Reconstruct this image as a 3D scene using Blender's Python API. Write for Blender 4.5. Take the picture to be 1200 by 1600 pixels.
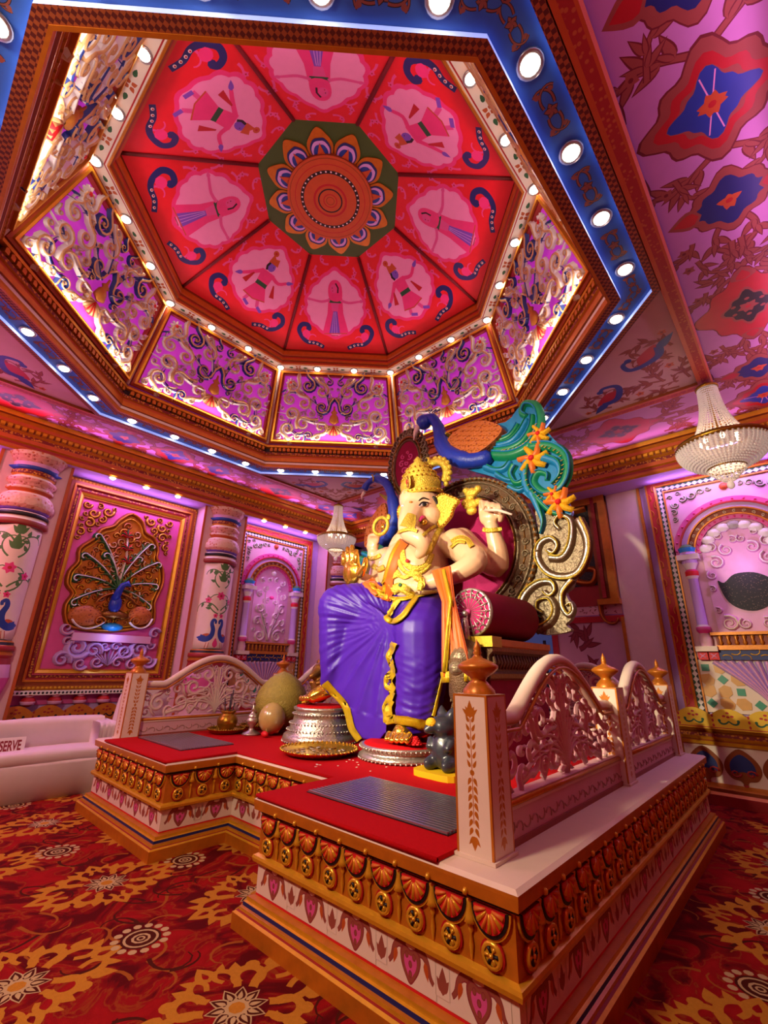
import bpy, bmesh, math, random, cmath
import numpy as np
from math import sin, cos, pi, radians as rad, hypot, atan2, sqrt
from mathutils import Vector as V, Matrix
from mathutils.geometry import delaunay_2d_cdt

for o in list(bpy.data.objects): bpy.data.objects.remove(o)
SC = bpy.context.scene
COL = SC.collection
rng = random.Random(7)

# ------------------------------------------------------------------ camera
F_PX = 694.19
CR = V((0.672, -0.740, 0.021)); CD = V((0.257, 0.206, -0.944)); CF = V((0.695, 0.640, 0.329))
CF.normalize(); CR = (CR - CF * CR.dot(CF)).normalized(); CD = CF.cross(CR)
EYE = V((0, 0, 1.5))
FLOOR = -0.10
cam_d = bpy.data.cameras.new('camera'); cam = bpy.data.objects.new('camera', cam_d); COL.objects.link(cam)
cam_d.sensor_fit = 'VERTICAL'; cam_d.sensor_height = 24.0; cam_d.lens = F_PX / 1600 * 24.0
cam_d.clip_start = 0.05; cam_d.clip_end = 100
cam.matrix_world = Matrix(((CR.x, -CD.x, -CF.x, EYE.x), (CR.y, -CD.y, -CF.y, EYE.y), (CR.z, -CD.z, -CF.z, EYE.z), (0, 0, 0, 1)))
SC.camera = cam

def px(x, y, ax, v):
    """photo pixel -> point of the room on the plane axis=v (0 X, 1 Y, 2 Z)"""
    d = CR * ((x - 600) / F_PX) + CD * ((y - 800) / F_PX) + CF
    return EYE + d * ((v - EYE[ax]) / d[ax])

# ------------------------------------------------------------------ world, exposure
w = bpy.data.worlds.new('world'); SC.world = w; w.use_nodes = True
w.node_tree.nodes['Background'].inputs[0].default_value = (0.9, 0.35, 0.5, 1)
w.node_tree.nodes['Background'].inputs[1].default_value = 0.05
SC.view_settings.view_transform = 'Standard'; SC.view_settings.look = 'None'
SC.view_settings.gamma = 1; SC.view_settings.use_curve_mapping = False
SC.view_settings.exposure = 0.08
SC.cycles.use_denoising = True
SC.cycles.max_bounces = 4; SC.cycles.diffuse_bounces = 2; SC.cycles.glossy_bounces = 2; SC.cycles.transmission_bounces = 3
SC.cycles.caustics_reflective = False; SC.cycles.caustics_refractive = False
SC.cycles.sample_clamp_indirect = 4.0
SC.cycles.use_light_tree = True; SC.cycles.use_adaptive_sampling = True; SC.cycles.adaptive_threshold = 0.06

def lamp(name, kind, loc, energy, color, target=None, along=None, **kw):
    d = bpy.data.lights.new(name, kind); d.energy = energy; d.color = color
    for k, v in kw.items(): setattr(d, k, v)
    o = bpy.data.objects.new(name, d); COL.objects.link(o); o.location = loc
    if target is not None:
        o.rotation_euler = (V(target) - V(loc)).to_track_quat('-Z', 'Y').to_euler()
        if along is not None:
            z = (V(loc) - V(target)).normalized(); x = V(along); x = (x - z * x.dot(z)).normalized(); y = z.cross(x)
            o.rotation_euler = Matrix((x, y, z)).transposed().to_euler()
    return o

# stage lamps of the hall (behind the viewer, under the ceiling)
lamp('stage_lamp', 'SPOT', (-1.2, 5.0, 3.9), 760, (1, 0.88, 0.62), target=(4.2, 3.9, 2.0), spot_size=rad(46), spot_blend=0.6, shadow_soft_size=0.12)
lamp('stage_lamp', 'SPOT', (-1.0, 3.1, 3.4), 1180, (1, 0.88, 0.60), target=(5.4, 2.5, 2.2), spot_size=rad(54), spot_blend=0.5, shadow_soft_size=0.10)
# unseen fill lamps added for pink ambient and a warm stage front
lamp('fill_lamp', 'AREA', (-1.6, 7.2, 4.4), 85, (1, 0.32, 0.40), target=(2.5, 6.5, 1.0), size=0.5)
lamp('fill_lamp', 'AREA', (1.0, -0.9, 4.3), 8, (1, 0.15, 0.30), target=(4.5, 0.5, 0.5), size=0.5)
lamp('fill_lamp', 'AREA', (-1.8, 2.2, 4.6), 150, (1, 0.78, 0.56), target=(1.5, 2.8, 0.0), size=0.5)

# ------------------------------------------------------------------ materials
MATS = {}
def srgb(h):
    if isinstance(h, str):
        h = h.lstrip('#'); c = [int(h[i:i + 2], 16) / 255 for i in (0, 2, 4)]
    else: c = h
    return tuple(x / 12.92 if x <= .04045 else ((x + .055) / 1.055) ** 2.4 for x in c)

def mat(name, col, rough=0.5, metal=0.0, var=0.12, scale=9.0, bump=0.0, bscale=60.0, emit=None, estr=0.0, spec=0.5, trans=0.0, coat=0.0, sheen=0.0):
    m = bpy.data.materials.new(name); m.use_nodes = True; nt = m.node_tree; b = nt.nodes['Principled BSDF']
    c = srgb(col)
    tc = nt.nodes.new('ShaderNodeTexCoord')
    if var > 0:
        n = nt.nodes.new('ShaderNodeTexNoise'); n.inputs['Scale'].default_value = scale; n.inputs['Detail'].default_value = 4
        nt.links.new(tc.outputs['Object'], n.inputs['Vector'])
        mx = nt.nodes.new('ShaderNodeMix'); mx.data_type = 'RGBA'
        mx.inputs[6].default_value = tuple(x * (1 - var) for x in c) + (1,)
        mx.inputs[7].default_value = tuple(min(1, x * (1 + var)) for x in c) + (1,)
        nt.links.new(n.outputs[0], mx.inputs[0]); nt.links.new(mx.outputs[2], b.inputs['Base Color'])
    else: b.inputs['Base Color'].default_value = c + (1,)
    b.inputs['Roughness'].default_value = rough; b.inputs['Metallic'].default_value = metal
    b.inputs['Specular IOR Level'].default_value = spec
    if trans: b.inputs['Transmission Weight'].default_value = trans
    if coat: b.inputs['Coat Weight'].default_value = coat; b.inputs['Coat Roughness'].default_value = 0.15
    if sheen: b.inputs['Sheen Weight'].default_value = sheen
    if emit is not None:
        b.inputs['Emission Color'].default_value = srgb(emit) + (1,); b.inputs['Emission Strength'].default_value = estr
    if bump > 0:
        n2 = nt.nodes.new('ShaderNodeTexNoise'); n2.inputs['Scale'].default_value = bscale; n2.inputs['Detail'].default_value = 3
        nt.links.new(tc.outputs['Object'], n2.inputs['Vector'])
        bp = nt.nodes.new('ShaderNodeBump'); bp.inputs['Strength'].default_value = bump; bp.inputs['Distance'].default_value = 0.02
        nt.links.new(n2.outputs[0], bp.inputs['Height']); nt.links.new(bp.outputs[0], b.inputs['Normal'])
    MATS[name] = m
    return m

def mat_checker(name, c1, c2, scale, rough=0.6):
    m = mat(name, c1, rough, var=0); nt = m.node_tree; b = nt.nodes['Principled BSDF']
    tc = nt.nodes['Texture Coordinate']; ck = nt.nodes.new('ShaderNodeTexChecker')
    ck.inputs['Scale'].default_value = scale
    ck.inputs['Color1'].default_value = srgb(c1) + (1,); ck.inputs['Color2'].default_value = srgb(c2) + (1,)
    mp = nt.nodes.new('ShaderNodeMapping'); mp.inputs['Location'].default_value = (0.013, 0.017, 0.31)
    nt.links.new(tc.outputs['Object'], mp.inputs[0]); nt.links.new(mp.outputs[0], ck.inputs['Vector'])
    nt.links.new(ck.outputs['Color'], b.inputs['Base Color'])

def mat_voro(name, c1, c2, scale, rough=0.6, thr=0.35, metal=0.0, bump=0.0):
    """small printed/hammered dots: voronoi distance"""
    m = mat(name, c1, rough, metal, var=0); nt = m.node_tree; b = nt.nodes['Principled BSDF']
    tc = nt.nodes['Texture Coordinate']; vo = nt.nodes.new('ShaderNodeTexVoronoi'); vo.inputs['Scale'].default_value = scale
    nt.links.new(tc.outputs['Object'], vo.inputs['Vector'])
    rp = nt.nodes.new('ShaderNodeValToRGB'); e = rp.color_ramp.elements
    e[0].position = thr - .06; e[0].color = srgb(c2) + (1,); e[1].position = thr + .06; e[1].color = srgb(c1) + (1,)
    nt.links.new(vo.outputs['Distance'], rp.inputs[0]); nt.links.new(rp.outputs[0], b.inputs['Base Color'])
    if bump:
        bp = nt.nodes.new('ShaderNodeBump'); bp.inputs['Strength'].default_value = bump; bp.inputs['Distance'].default_value = 0.02
        nt.links.new(vo.outputs['Distance'], bp.inputs['Height']); nt.links.new(bp.outputs[0], b.inputs['Normal'])

def mat_carpet():
    m = mat('carpet', 'A51410', 0.95, var=0); nt = m.node_tree; b = nt.nodes['Principled BSDF']; L = nt.links.new
    tc = nt.nodes['Texture Coordinate']
    n = nt.nodes.new('ShaderNodeTexNoise'); n.inputs['Scale'].default_value = 2.6; n.inputs['Detail'].default_value = 5; n.inputs['Distortion'].default_value = 2.2
    L(tc.outputs['Object'], n.inputs['Vector'])
    rp = nt.nodes.new('ShaderNodeValToRGB'); e = rp.color_ramp.elements
    e[0].position = .40; e[0].color = srgb('5E0A10') + (1,); e[1].position = .66; e[1].color = srgb('A61618') + (1,)
    x = e.new(.50); x.color = srgb('8E1014') + (1,)
    x = e.new(.525); x.color = srgb('9A4018') + (1,)
    x = e.new(.55); x.color = srgb('961216') + (1,)
    L(n.outputs[0], rp.inputs[0]); L(rp.outputs[0], b.inputs['Base Color'])
    f = nt.nodes.new('ShaderNodeTexNoise'); f.inputs['Scale'].default_value = 240
    L(tc.outputs['Object'], f.inputs['Vector'])
    bp = nt.nodes.new('ShaderNodeBump'); bp.inputs['Strength'].default_value = .5; bp.inputs['Distance'].default_value = .01
    L(f.outputs[0], bp.inputs['Height']); L(bp.outputs[0], b.inputs['Normal'])
    b.inputs['Specular IOR Level'].default_value = 0.1

mat('white', 'F4E8E0', .5, var=.05); mat('cream', 'F2DCC8', .55, var=.06); mat('pinkwall', 'E6B4B8', .6, var=.07)
mat('lilac', 'D4ACEC', .6, var=.05); mat('ceil', 'C98CC4', .7, var=.06); mat('ceilwhite', 'D2A4B0', .7, var=.06)
mat('gold', 'CC7A1E', .36, .3, var=.24, scale=14, bump=.05); mat('golddk', '8F4412', .45, .2, var=.2, scale=12)
mat('goldbr', 'EAB02C', .3, .4, var=.2, scale=16, bump=.05); mat('orange', 'C4561E', .5, var=.15); mat('redbeam', 'A01E1E', .55, var=.18, scale=20)
mat('red', 'B9121C', .5, var=.12); mat('redbr', 'E01822', .55, var=.1); mat('brown', '9A4A3A', .6, var=.12); mat('brownred', '8E2E34', .6, var=.12)
mat('dkred', '6E0F16', .6, var=.15); mat('black', '120D10', .5, var=.1); mat('green', '1E5A34', .6, var=.15); mat('leaf', '4E7A3C', .6, var=.15)
mat('olive', '3C5A1A', .6, var=.1); mat('blue', '1E3F9C', .5, var=.15); mat('bluedk', '16266E', .5, var=.15); mat('blueband', '3468C8', .45, var=.12, scale=4)
mat('pink', 'E0559C', .5, var=.1); mat('hotpink', 'E83A86', .5, var=.1); mat('palepink', 'F0A0CC', .55, var=.06); mat('purplepaint', '7A52C8', .55, var=.1)
mat('yellow', 'E8BC12', .5, var=.08); mat('magback', 'D060D0', .6, var=.15, scale=6, emit='E43CE0', estr=.34)
mat('scroll', 'DCB078', .38, .1, var=.25, scale=20); mat('scrollw', 'FFF6F2', .4, var=.1); mat('scrollb', '2A4496', .4, var=.2)
mat('scrollpink', 'E8A8D0', .45, var=.12); mat('vase', 'C07A2C', .4, .2, var=.2)
mat('skin', 'F2C49A', .32, var=.04, coat=.3); mat('goldleaf', 'F0CC48', .30, .45, var=.28, scale=60, bump=.8, bscale=55)
mat('goldpol', 'F0C24A', .16, .9, var=.1, scale=20); mat('silver', 'C6BEB2', .3, .8, var=.15, scale=30, bump=.35, bscale=45)
mat('antique', '8C7C62', .38, .5, var=.4, scale=30, bump=1.0, bscale=26); mat('antiqued', '6A4E34', .45, .4, var=.35, scale=25, bump=.6, bscale=80)
mat('bronze', '8A5A24', .35, .7, var=.3, scale=25, bump=.3, bscale=50)
mat('velvet', 'C01868', .75, var=.35, scale=160, bump=.4, bscale=180); mat('velvetdk', '860C38', .75, var=.15, spec=.2)
mat('purple', '4519A4', .42, var=.18, scale=5, spec=.45); mat('border', 'C7A418', .35, .35, var=.25, scale=60, bump=.3, bscale=120)
mat('shawl', 'F0640E', .5, var=.2, scale=30, sheen=.2)
mat('peablue', '1C3CB4', .35, var=.25, scale=20, bump=.25, bscale=60); mat('peagreen', '128A5C', .35, var=.25, scale=20); mat('teal', '1C86C0', .35, var=.25, scale=18)
mat('peaorange', 'D0762E', .45, var=.2, scale=20); mat('flame', 'F0782A', .45, var=.3, scale=14)
mat('redcloth', 'C80A14', .9, var=.12, scale=40, bump=.4, bscale=220, spec=.15); mat('whitecloth', 'EEDADC', .9, var=.05, spec=.1)
mat('dark', '18141A', .5, var=.1); mat('steel', 'B8B4BC', .3, .8, var=.1)
mat('lens', 'FFF4E0', .4, var=0, emit='FFEBD0', estr=22); mat('bulb', 'FFE8C0', .4, var=0, emit='FFE2B0', estr=30)
mat('crystal', 'FFF2EA', .12, var=0, trans=.25, spec=.9, emit='FFE6D8', estr=.12); mat('brass', 'B08A2E', .28, .85, var=.15, scale=30, bump=.2)
mat('jackfruit', '9E8A34', .55, var=.35, scale=20, bump=.8, bscale=60); mat('wrap', 'C0A060', .25, var=.2, scale=12, coat=.6, bump=.3, bscale=10)
mat('stone', '2E323C', .35, var=.2, coat=.3); mat('marigold', 'F0B40A', .7, var=.2, scale=50, bump=.6, bscale=60); mat('rose', 'C8101C', .6, var=.2, bump=.4)
mat('tileY', 'E0A85A', .35, var=.12); mat('tileG', '3E9A78', .35, var=.12); mat('ink', '8C1226', .6, var=0); mat('paper', 'F4E6E8', .7, var=.02)
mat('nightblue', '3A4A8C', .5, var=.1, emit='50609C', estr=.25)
mat('med', 'C8862A', .95, var=.16, scale=50, bump=.4, bscale=220, spec=.1); mat('cream_c', 'C4A878', .95, var=.1, spec=.1); mat('brown_c', '4E1A10', .95, var=.12, spec=.1); mat('vine', 'A0561E', .95, var=.15, spec=.1)
mat_checker('check', '5E1A10', 'A85426', 38); mat_voro('beamdots', 'A8201E', 'C0602C', 26, thr=.3)
mat_voro('jalidark', '0E0A0E', '6E5648', 40, thr=.22)
mat_voro('dotgold', '7A1414', 'D08820', 30, thr=.42); mat_voro('feather', 'C06A2A', '8A3A12', 22, thr=.28, bump=.4)
mat_carpet()
mat_voro('capvor', 'E0B49A', 'C46A34', 16, thr=.3, bump=.5); mat_voro('capvor2', 'D8927E', 'A84C3A', 20, thr=.3, bump=.5)
mat('railline', 'B48070', .6, var=.1)
mat('glowedge', 'C8D8FF', .5, var=0, emit='7FA8FF', estr=.6)  # pale blue emissive edge risers of the blue band
# ------------------------------------------------------------------ 2D art (complex numbers) printed into flat sheets
def clo(p, h, L, k0, k1, n=14):
    """clothoid: start point, heading, length, curvature from k0 to k1"""
    out = [p]; ds = L / n
    for i in range(n):
        h += (k0 + (k1 - k0) * (i + .5) / n) * ds
        p = p + cmath.rect(ds, h); out.append(p)
    return out
def spi(c, r, a0, turns, n=18, end=.18):
    return [c + cmath.rect(r * (1 - (1 - end) * (i / n)), a0 + turns * 2 * pi * i / n) for i in range(n + 1)]
def arcp(c, r, a0, a1, n=12): return [c + cmath.rect(r, a0 + (a1 - a0) * i / n) for i in range(n + 1)]
def bez(p0, p1, p2, p3, n=10):
    return [p0 * (1 - t) ** 3 + 3 * p1 * t * (1 - t) ** 2 + 3 * p2 * t * t * (1 - t) + p3 * t ** 3 for t in [i / n for i in range(n + 1)]]
def spline(pts, n=6, closed=False):
    """Catmull-Rom through points (complex or Vector)"""
    out = []; m = len(pts)
    for i in range(m if closed else m - 1):
        g = (lambda k: pts[k % m]) if closed else (lambda k: pts[max(0, min(m - 1, k))])
        a, b, c, d = g(i - 1), g(i), g(i + 1), g(i + 2)
        for j in range(n):
            t = j / n
            out.append((b * 2 + (c - a) * t + (a * 2 - b * 5 + c * 4 - d) * (t * t) + (b * 3 - a - c * 3 + d) * (t ** 3)) * .5)
    if not closed: out.append(pts[-1])
    return out
def edges_of(pts, w0, w1):
    n = len(pts); L = []; R = []
    for i, p in enumerate(pts):
        t = pts[min(i + 1, n - 1)] - pts[max(i - 1, 0)]
        t = t / (abs(t) or 1); w = (w0 + (w1 - w0) * i / max(1, n - 1)) / 2
        L.append(p + 1j * t * w); R.append(p - 1j * t * w)
    return L, R

class Art:
    def __init__(s): s.p = []
    def poly(s, pts, m): s.p.append((list(pts), m)); return s
    def circ(s, c, r, m, n=14, ry=None): return s.poly([c + complex(r * cos(2 * pi * i / n), (ry or r) * sin(2 * pi * i / n)) for i in range(n)], m)
    def ring(s, c, r, w, m, m2, n=16): s.circ(c, r, m, n); s.circ(c, r - w, m2, n); return s
    def rect(s, a, b, m): return s.poly([a, complex(b.real, a.imag), b, complex(a.real, b.imag)], m)
    def petal(s, c, ang, L, W, m, n=4, tip=.62):
        e = cmath.rect(1, ang); up = [complex(L * t, W / 2 * sin(pi * min(1, t) ** tip) ) for t in [i / (n + 1) for i in range(1, n + 1)]]
        return s.poly([c] + [c + e * u.conjugate() for u in up] + [c + e * L] + [c + e * u for u in reversed(up)], m)
    def stroke(s, pts, w0, m, w1=None):
        L, R = edges_of(pts, w0, w0 if w1 is None else w1)
        return s.poly(L + R[::-1], m)
    def flower(s, c, r, m, mc, n=5, a0=.3):
        for i in range(n): s.petal(c, a0 + i * 2 * pi / n, r, r * .8, m, 3)
        return s.circ(c, r * .28, mc, 8)
    def add(s, A, a=1, b=0, mir=False):
        for pts, m in A.p: s.p.append(([(q.conjugate() if mir else q) * a + b for q in pts], m))
        return s
    def addx(s, A, a=1, b=0):
        """mirror left-right (about the imaginary axis) then place"""
        for pts, m in A.p: s.p.append(([(-q.conjugate()) * a + b for q in pts], m))
        return s

# ------------------------------------------------------------------ mesh builder
def frame(o, u, v, n=None):
    u = V(u).normalized(); v = V(v); v = (v - u * v.dot(u)).normalized(); n = V(n).normalized() if n is not None else u.cross(v)
    return Matrix(((u.x, v.x, n.x, o[0]), (u.y, v.y, n.y, o[1]), (u.z, v.z, n.z, o[2]), (0, 0, 0, 1)))
I4 = Matrix.Identity(4)
def T(x, y, z): return Matrix.Translation((x, y, z))
def RZ(a): return Matrix.Rotation(a, 4, 'Z')
def RX(a): return Matrix.Rotation(a, 4, 'X')
def RY(a): return Matrix.Rotation(a, 4, 'Y')
def SCL(x, y=None, z=None):
    y = x if y is None else y; z = x if z is None else z
    return Matrix.Diagonal((x, y, z, 1))

class MB:
    def __init__(s): s.v = []; s.f = []; s.mi = []; s.mats = []; s.sm = []
    def m(s, name):
        if name not in s.mats: s.mats.append(name)
        return s.mats.index(name)
    def add(s, vs, fs, m, M=None, smooth=False):
        k = len(s.v)
        if M is not None: vs = [M @ V(p) for p in vs]
        s.v.extend([tuple(p) for p in vs])
        if isinstance(m, str): m = [m] * len(fs)
        for f, mm in zip(fs, m):
            s.f.append([i + k for i in f]); s.mi.append(s.m(mm)); s.sm.append(smooth)
        return s
    def box(s, a, b, m, M=None):
        x0, y0, z0 = a; x1, y1, z1 = b
        vs = [(x0, y0, z0), (x1, y0, z0), (x1, y1, z0), (x0, y1, z0), (x0, y0, z1), (x1, y0, z1), (x1, y1, z1), (x0, y1, z1)]
        return s.add(vs, [(0, 3, 2, 1), (4, 5, 6, 7), (0, 1, 5, 4), (1, 2, 6, 5), (2, 3, 7, 6), (3, 0, 4, 7)], m, M)
    def prism(s, pts, z0, z1, m, M=None, side=None, bev=0):
        pts = [complex(p) for p in pts]; n = len(pts)
        if sum((pts[i].real * pts[(i + 1) % n].imag - pts[(i + 1) % n].real * pts[i].imag) for i in range(n)) < 0: pts = pts[::-1]
        vs = [(p.real, p.imag, z0) for p in pts] + [(p.real, p.imag, z1) for p in pts]
        fs = [list(range(n - 1, -1, -1)), list(range(n, 2 * n))] + [(i, (i + 1) % n, n + (i + 1) % n, n + i) for i in range(n)]
        return s.add(vs, fs, [m, m] + [side or m] * n, M)
    def lathe(s, prof, n, m, M=None, a0=0, a1=2 * pi, k=1.0, ang=0, smooth=True, flute=None):
        """prof [(r,z)], material or list per segment; k scales the radius (1/cos(pi/8) for an octagon by apothem)"""
        full = abs(a1 - a0 - 2 * pi) < 1e-6; c = n if full else n + 1; vs = []
        for j, (r, z) in enumerate(prof):
            for i in range(c):
                a = ang + a0 + (a1 - a0) * i / n; q = r * k
                if flute and flute[0] <= j <= flute[1]: q *= 1 + flute[2] * (1 if i % 2 else -1)
                vs.append((q * cos(a), q * sin(a), z))
        fs = []; ms = []
        for j in range(len(prof) - 1):
            for i in range(n):
                i2 = (i + 1) % c
                fs.append((j * c + i, j * c + i2, (j + 1) * c + i2, (j + 1) * c + i)); ms.append(m if isinstance(m, str) else m[j])
        return s.add(vs, fs, ms, M, smooth)
    def tube(s, path, r, m, n=8, M=None, closed=False, cap=True, flat=1.0):
        path = [V(p) for p in path]; N = len(path)
        rr = r if isinstance(r, (list, tuple)) else [r] * N
        up = V((0, 0, 1)); vs = []; prev = None
        for i, p in enumerate(path):
            t = (path[(i + 1) % N] - path[i - 1]) if closed else (path[min(i + 1, N - 1)] - path[max(i - 1, 0)])
            t = t.normalized() if t.length > 1e-9 else V((0, 0, 1))
            if prev is None:
                a = up.cross(t)
                if a.length < .1: a = V((1, 0, 0)).cross(t)
                a.normalize()
            else:
                a = prev - t * prev.dot(t)
                if a.length < 1e-6: a = up.cross(t)
                a.normalize()
            prev = a; b = t.cross(a)
            for j in range(n): vs.append(p + (a * cos(2 * pi * j / n) + b * sin(2 * pi * j / n) * flat) * rr[i])
        fs = []
        for i in range(N if closed else N - 1):
            i2 = (i + 1) % N
            for j in range(n): fs.append((i * n + j, i * n + (j + 1) % n, i2 * n + (j + 1) % n, i2 * n + j))
        if cap and not closed: fs += [list(range(n - 1, -1, -1)), list(range((N - 1) * n, N * n))]
        return s.add(vs, fs, m, M, True)
    def relief(s, pts, w0, w1, h, m, M=None, taper_h=True, edge=None, z0=0.0):
        """half-round moulding along a flat path; edge = material of its two lower flanks"""
        L, R = edges_of(pts, w0, w1); n = len(pts); vs = []; f1 = .68 if edge else .8; f2 = 1 - f1
        for i, p in enumerate(pts):
            k = (w0 + (w1 - w0) * i / max(1, n - 1)) / max(w0, w1) if taper_h else 1
            hh = h * (.35 + .65 * k); l, r = L[i], R[i]
            for q, z in ((l, 0), (l * f1 + r * f2, hh * .75), ((l + r) / 2, hh), (l * f2 + r * f1, hh * .75), (r, 0)): vs.append((q.real, q.imag, z0 + z))
        fs = []; ms = []
        for i in range(n - 1):
            for j in range(4):
                fs.append((i * 5 + j + 1, i * 5 + j, i * 5 + 5 + j, i * 5 + 6 + j)); ms.append(edge if edge and j in (0, 3) else m)
        fs += [(0, 1, 2, 3, 4), tuple((n - 1) * 5 + j for j in (4, 3, 2, 1, 0))]; ms += [m, m]
        return s.add(vs, fs, ms, M, True)
    def blob(s, c, r, m, M=None, n=10, k=6):
        rx, ry, rz = (r, r, r) if not isinstance(r, (tuple, list)) else r
        prof = [(sin(pi * j / k), -cos(pi * j / k)) for j in range(k + 1)]; prof[0] = (1e-4, -1); prof[-1] = (1e-4, 1)
        MM = T(*c) @ SCL(rx, ry, rz)
        return s.lathe(prof, n, m, (M @ MM) if M is not None else MM)
    def extr(s, prof, path0, path1, m, up=V((0, 0, 1)), out=None, caps=True):
        """straight moulding: prof [(out,z)] swept from path0 to path1, out = direction of the first coordinate"""
        o = V(out); vs = [V(path0) + o * a + up * b for a, b in prof] + [V(path1) + o * a + up * b for a, b in prof]
        n = len(prof); fs = [(i, i + 1, n + i + 1, n + i) for i in range(n - 1)]
        ms = [m] * (n - 1) if isinstance(m, str) else list(m)
        if caps: fs += [list(range(n)), list(range(2 * n - 1, n - 1, -1))]; ms += [ms[0], ms[0]]
        return s.add(vs, fs, ms)
    def sheet(s, outline, art, base, M=None, holes=(), bend=None):
        """a flat sheet with the art printed in: one connected mesh, a material per face"""
        polys = [(list(outline), base)] + (art.p if art else []) + [(list(h), None) for h in holes]
        vs = []; fs = []; ms = []
        for pts, m in polys:
            if sum((pts[i - 1].conjugate() * pts[i]).imag for i in range(len(pts))) < 0: pts = pts[::-1]
            k = len(vs); vs += [(p.real, p.imag) for p in pts]; fs.append(list(range(k, k + len(pts)))); ms.append(m)
        rv, re, rf, ov, oe, of = delaunay_2d_cdt([V(p) for p in vs], [], fs, 1, 1e-5)
        keep = []; km = []
        for f, o in zip(rf, of):
            if not o or 0 not in o: continue
            mm = ms[max(o)]
            if mm is None: continue
            keep.append(f); km.append(mm)
        P = [(p.x, p.y, 0) for p in rv] if bend is None else [bend(p.x, p.y) for p in rv]
        if isinstance(M, list):
            for M_ in M: s.add(P, keep, km, M_)
            return s
        return s.add(P, keep, km, M)
    def obj(s, name, parent=None, label=None, cat=None, group=None, kind=None, M=None):
        me = bpy.data.meshes.new(name); me.from_pydata(s.v, [], s.f)
        for n in s.mats: me.materials.append(MATS[n])
        if s.f:
            me.polygons.foreach_set('material_index', s.mi); me.polygons.foreach_set('use_smooth', s.sm)
        me.update()
        return put(name, me, parent, label, cat, group, kind, M)

def tag(o, label=None, cat=None, group=None, kind=None):
    for k, v in (('label', label), ('category', cat), ('group', group), ('kind', kind)):
        if v: o[k] = v
    return o
def put(name, data, parent=None, label=None, cat=None, group=None, kind=None, M=None):
    o = bpy.data.objects.new(name, data); COL.objects.link(o)
    if parent is not None: o.parent = parent
    if M is not None: o.matrix_basis = M
    return tag(o, label, cat, group, kind)
def empty(name, M=None, label=None, cat=None, group=None, kind=None):
    o = put(name, None, None, label, cat, group, kind, M); o.empty_display_size = .1
    return o
def dup(o, M=None, parent=None, label=None, group=None, first=True):
    c = o.copy(); COL.objects.link(c)
    if parent is not None: c.parent = parent
    if M is not None: c.matrix_basis = M
    if label: c['label'] = label
    if group: c['group'] = group
    for ch in list(o.children): dup(ch, None, c)
    return c
def world_of(P0, M): return M

# packed curls: fill a shape (inside test) with spiral scrolls
def pack(inside, box, radii, tries=400, seed=1, gap=1.0):
    r_ = random.Random(seed); out = []
    for R in radii:
        for _ in range(tries):
            c = complex(r_.uniform(box[0], box[2]), r_.uniform(box[1], box[3]))
            if not all(inside(c + cmath.rect(R * .95, a * pi / 4)) for a in range(8)): continue
            if all(abs(c - d) > (R + q) * gap for d, q in out): out.append((c, R))
    return out
def inpoly(poly):
    P = [(p.real, p.imag) for p in poly]; n = len(P)
    def f(c):
        x, y = c.real, c.imag; r = False; j = n - 1
        for i in range(n):
            if (P[i][1] > y) != (P[j][1] > y) and x < (P[j][0] - P[i][0]) * (y - P[i][1]) / (P[j][1] - P[i][1]) + P[i][0]: r = not r
            j = i
        return r
    return f
def shrink(poly, d):
    """inset a convex polygon"""
    n = len(poly); c = sum(poly) / n; out = []
    for i in range(n):
        a, b, e = poly[i - 1], poly[i], poly[(i + 1) % n]
        t1 = (b - a) / abs(b - a); t2 = (e - b) / abs(e - b)
        n1 = 1j * t1; n2 = 1j * t2
        if ((c - b) * n1.conjugate()).real < 0: n1 = -n1
        if ((c - b) * n2.conjugate()).real < 0: n2 = -n2
        m = (n1 + n2); m /= abs(m); k = (m * n1.conjugate()).real
        out.append(b + m * d / max(k, .3))
    return out
# ================================================================== ROOM SHELL
CX, CY = 2.76, 3.72           # centre of the octagonal dome
T8 = math.tan(pi / 8); K8 = 1 / cos(pi / 8)
X0, X1, Y0, Y1 = -2.6, 8.1, -1.25, 8.65
CZ = 5.0

# ---------------------------------------------------------------- floor: printed carpet
def carpet_medallion():
    A = Art(); q = Art()
    q.petal(.40 + 0j, 0, .22, .17, 'med'); q.petal(.44 + 0j, 0, .1, .05, 'carpet')
    for s in (1, -1):
        h = lambda z: complex(z.real, z.imag * s)
        q.stroke([h(z) for z in spline([.12 + .05j, .26 + .16j, .40 + .17j, .47 + .09j, .40 + .04j, .32 + .07j], 4)], .062, 'med', .04)
        q.petal(h(.34 + .18j), .55 * s, .17, .11, 'med'); q.petal(h(.44 + .1j), .7 * s, .13, .07, 'med')
    for k in range(4):
        sc = 1.0 if k % 2 == 0 else .80
        A.add(q, a=cmath.rect(sc, k * pi / 2))
    for k in range(4):
        a = pi / 4 + k * pi / 2; A.stroke(arcp(cmath.rect(.29, a), .085, a - 2.6, a + 2.6, 14), .06, 'med'); A.circ(cmath.rect(.40, a), .05, 'med', 10)
    A.circ(0, .19, 'carpet', 14)
    for k in range(10):
        a = k * pi / 5 + .2; A.petal(cmath.rect(.05, a), a, .135, .085, 'cream_c'); A.petal(cmath.rect(.062, a), a, .11, .062, 'brown_c'); A.petal(cmath.rect(.07, a), a, .075, .03, 'cream_c')
    A.circ(0, .07, 'cream_c', 12); A.circ(0, .05, 'med', 8)
    return A
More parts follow.
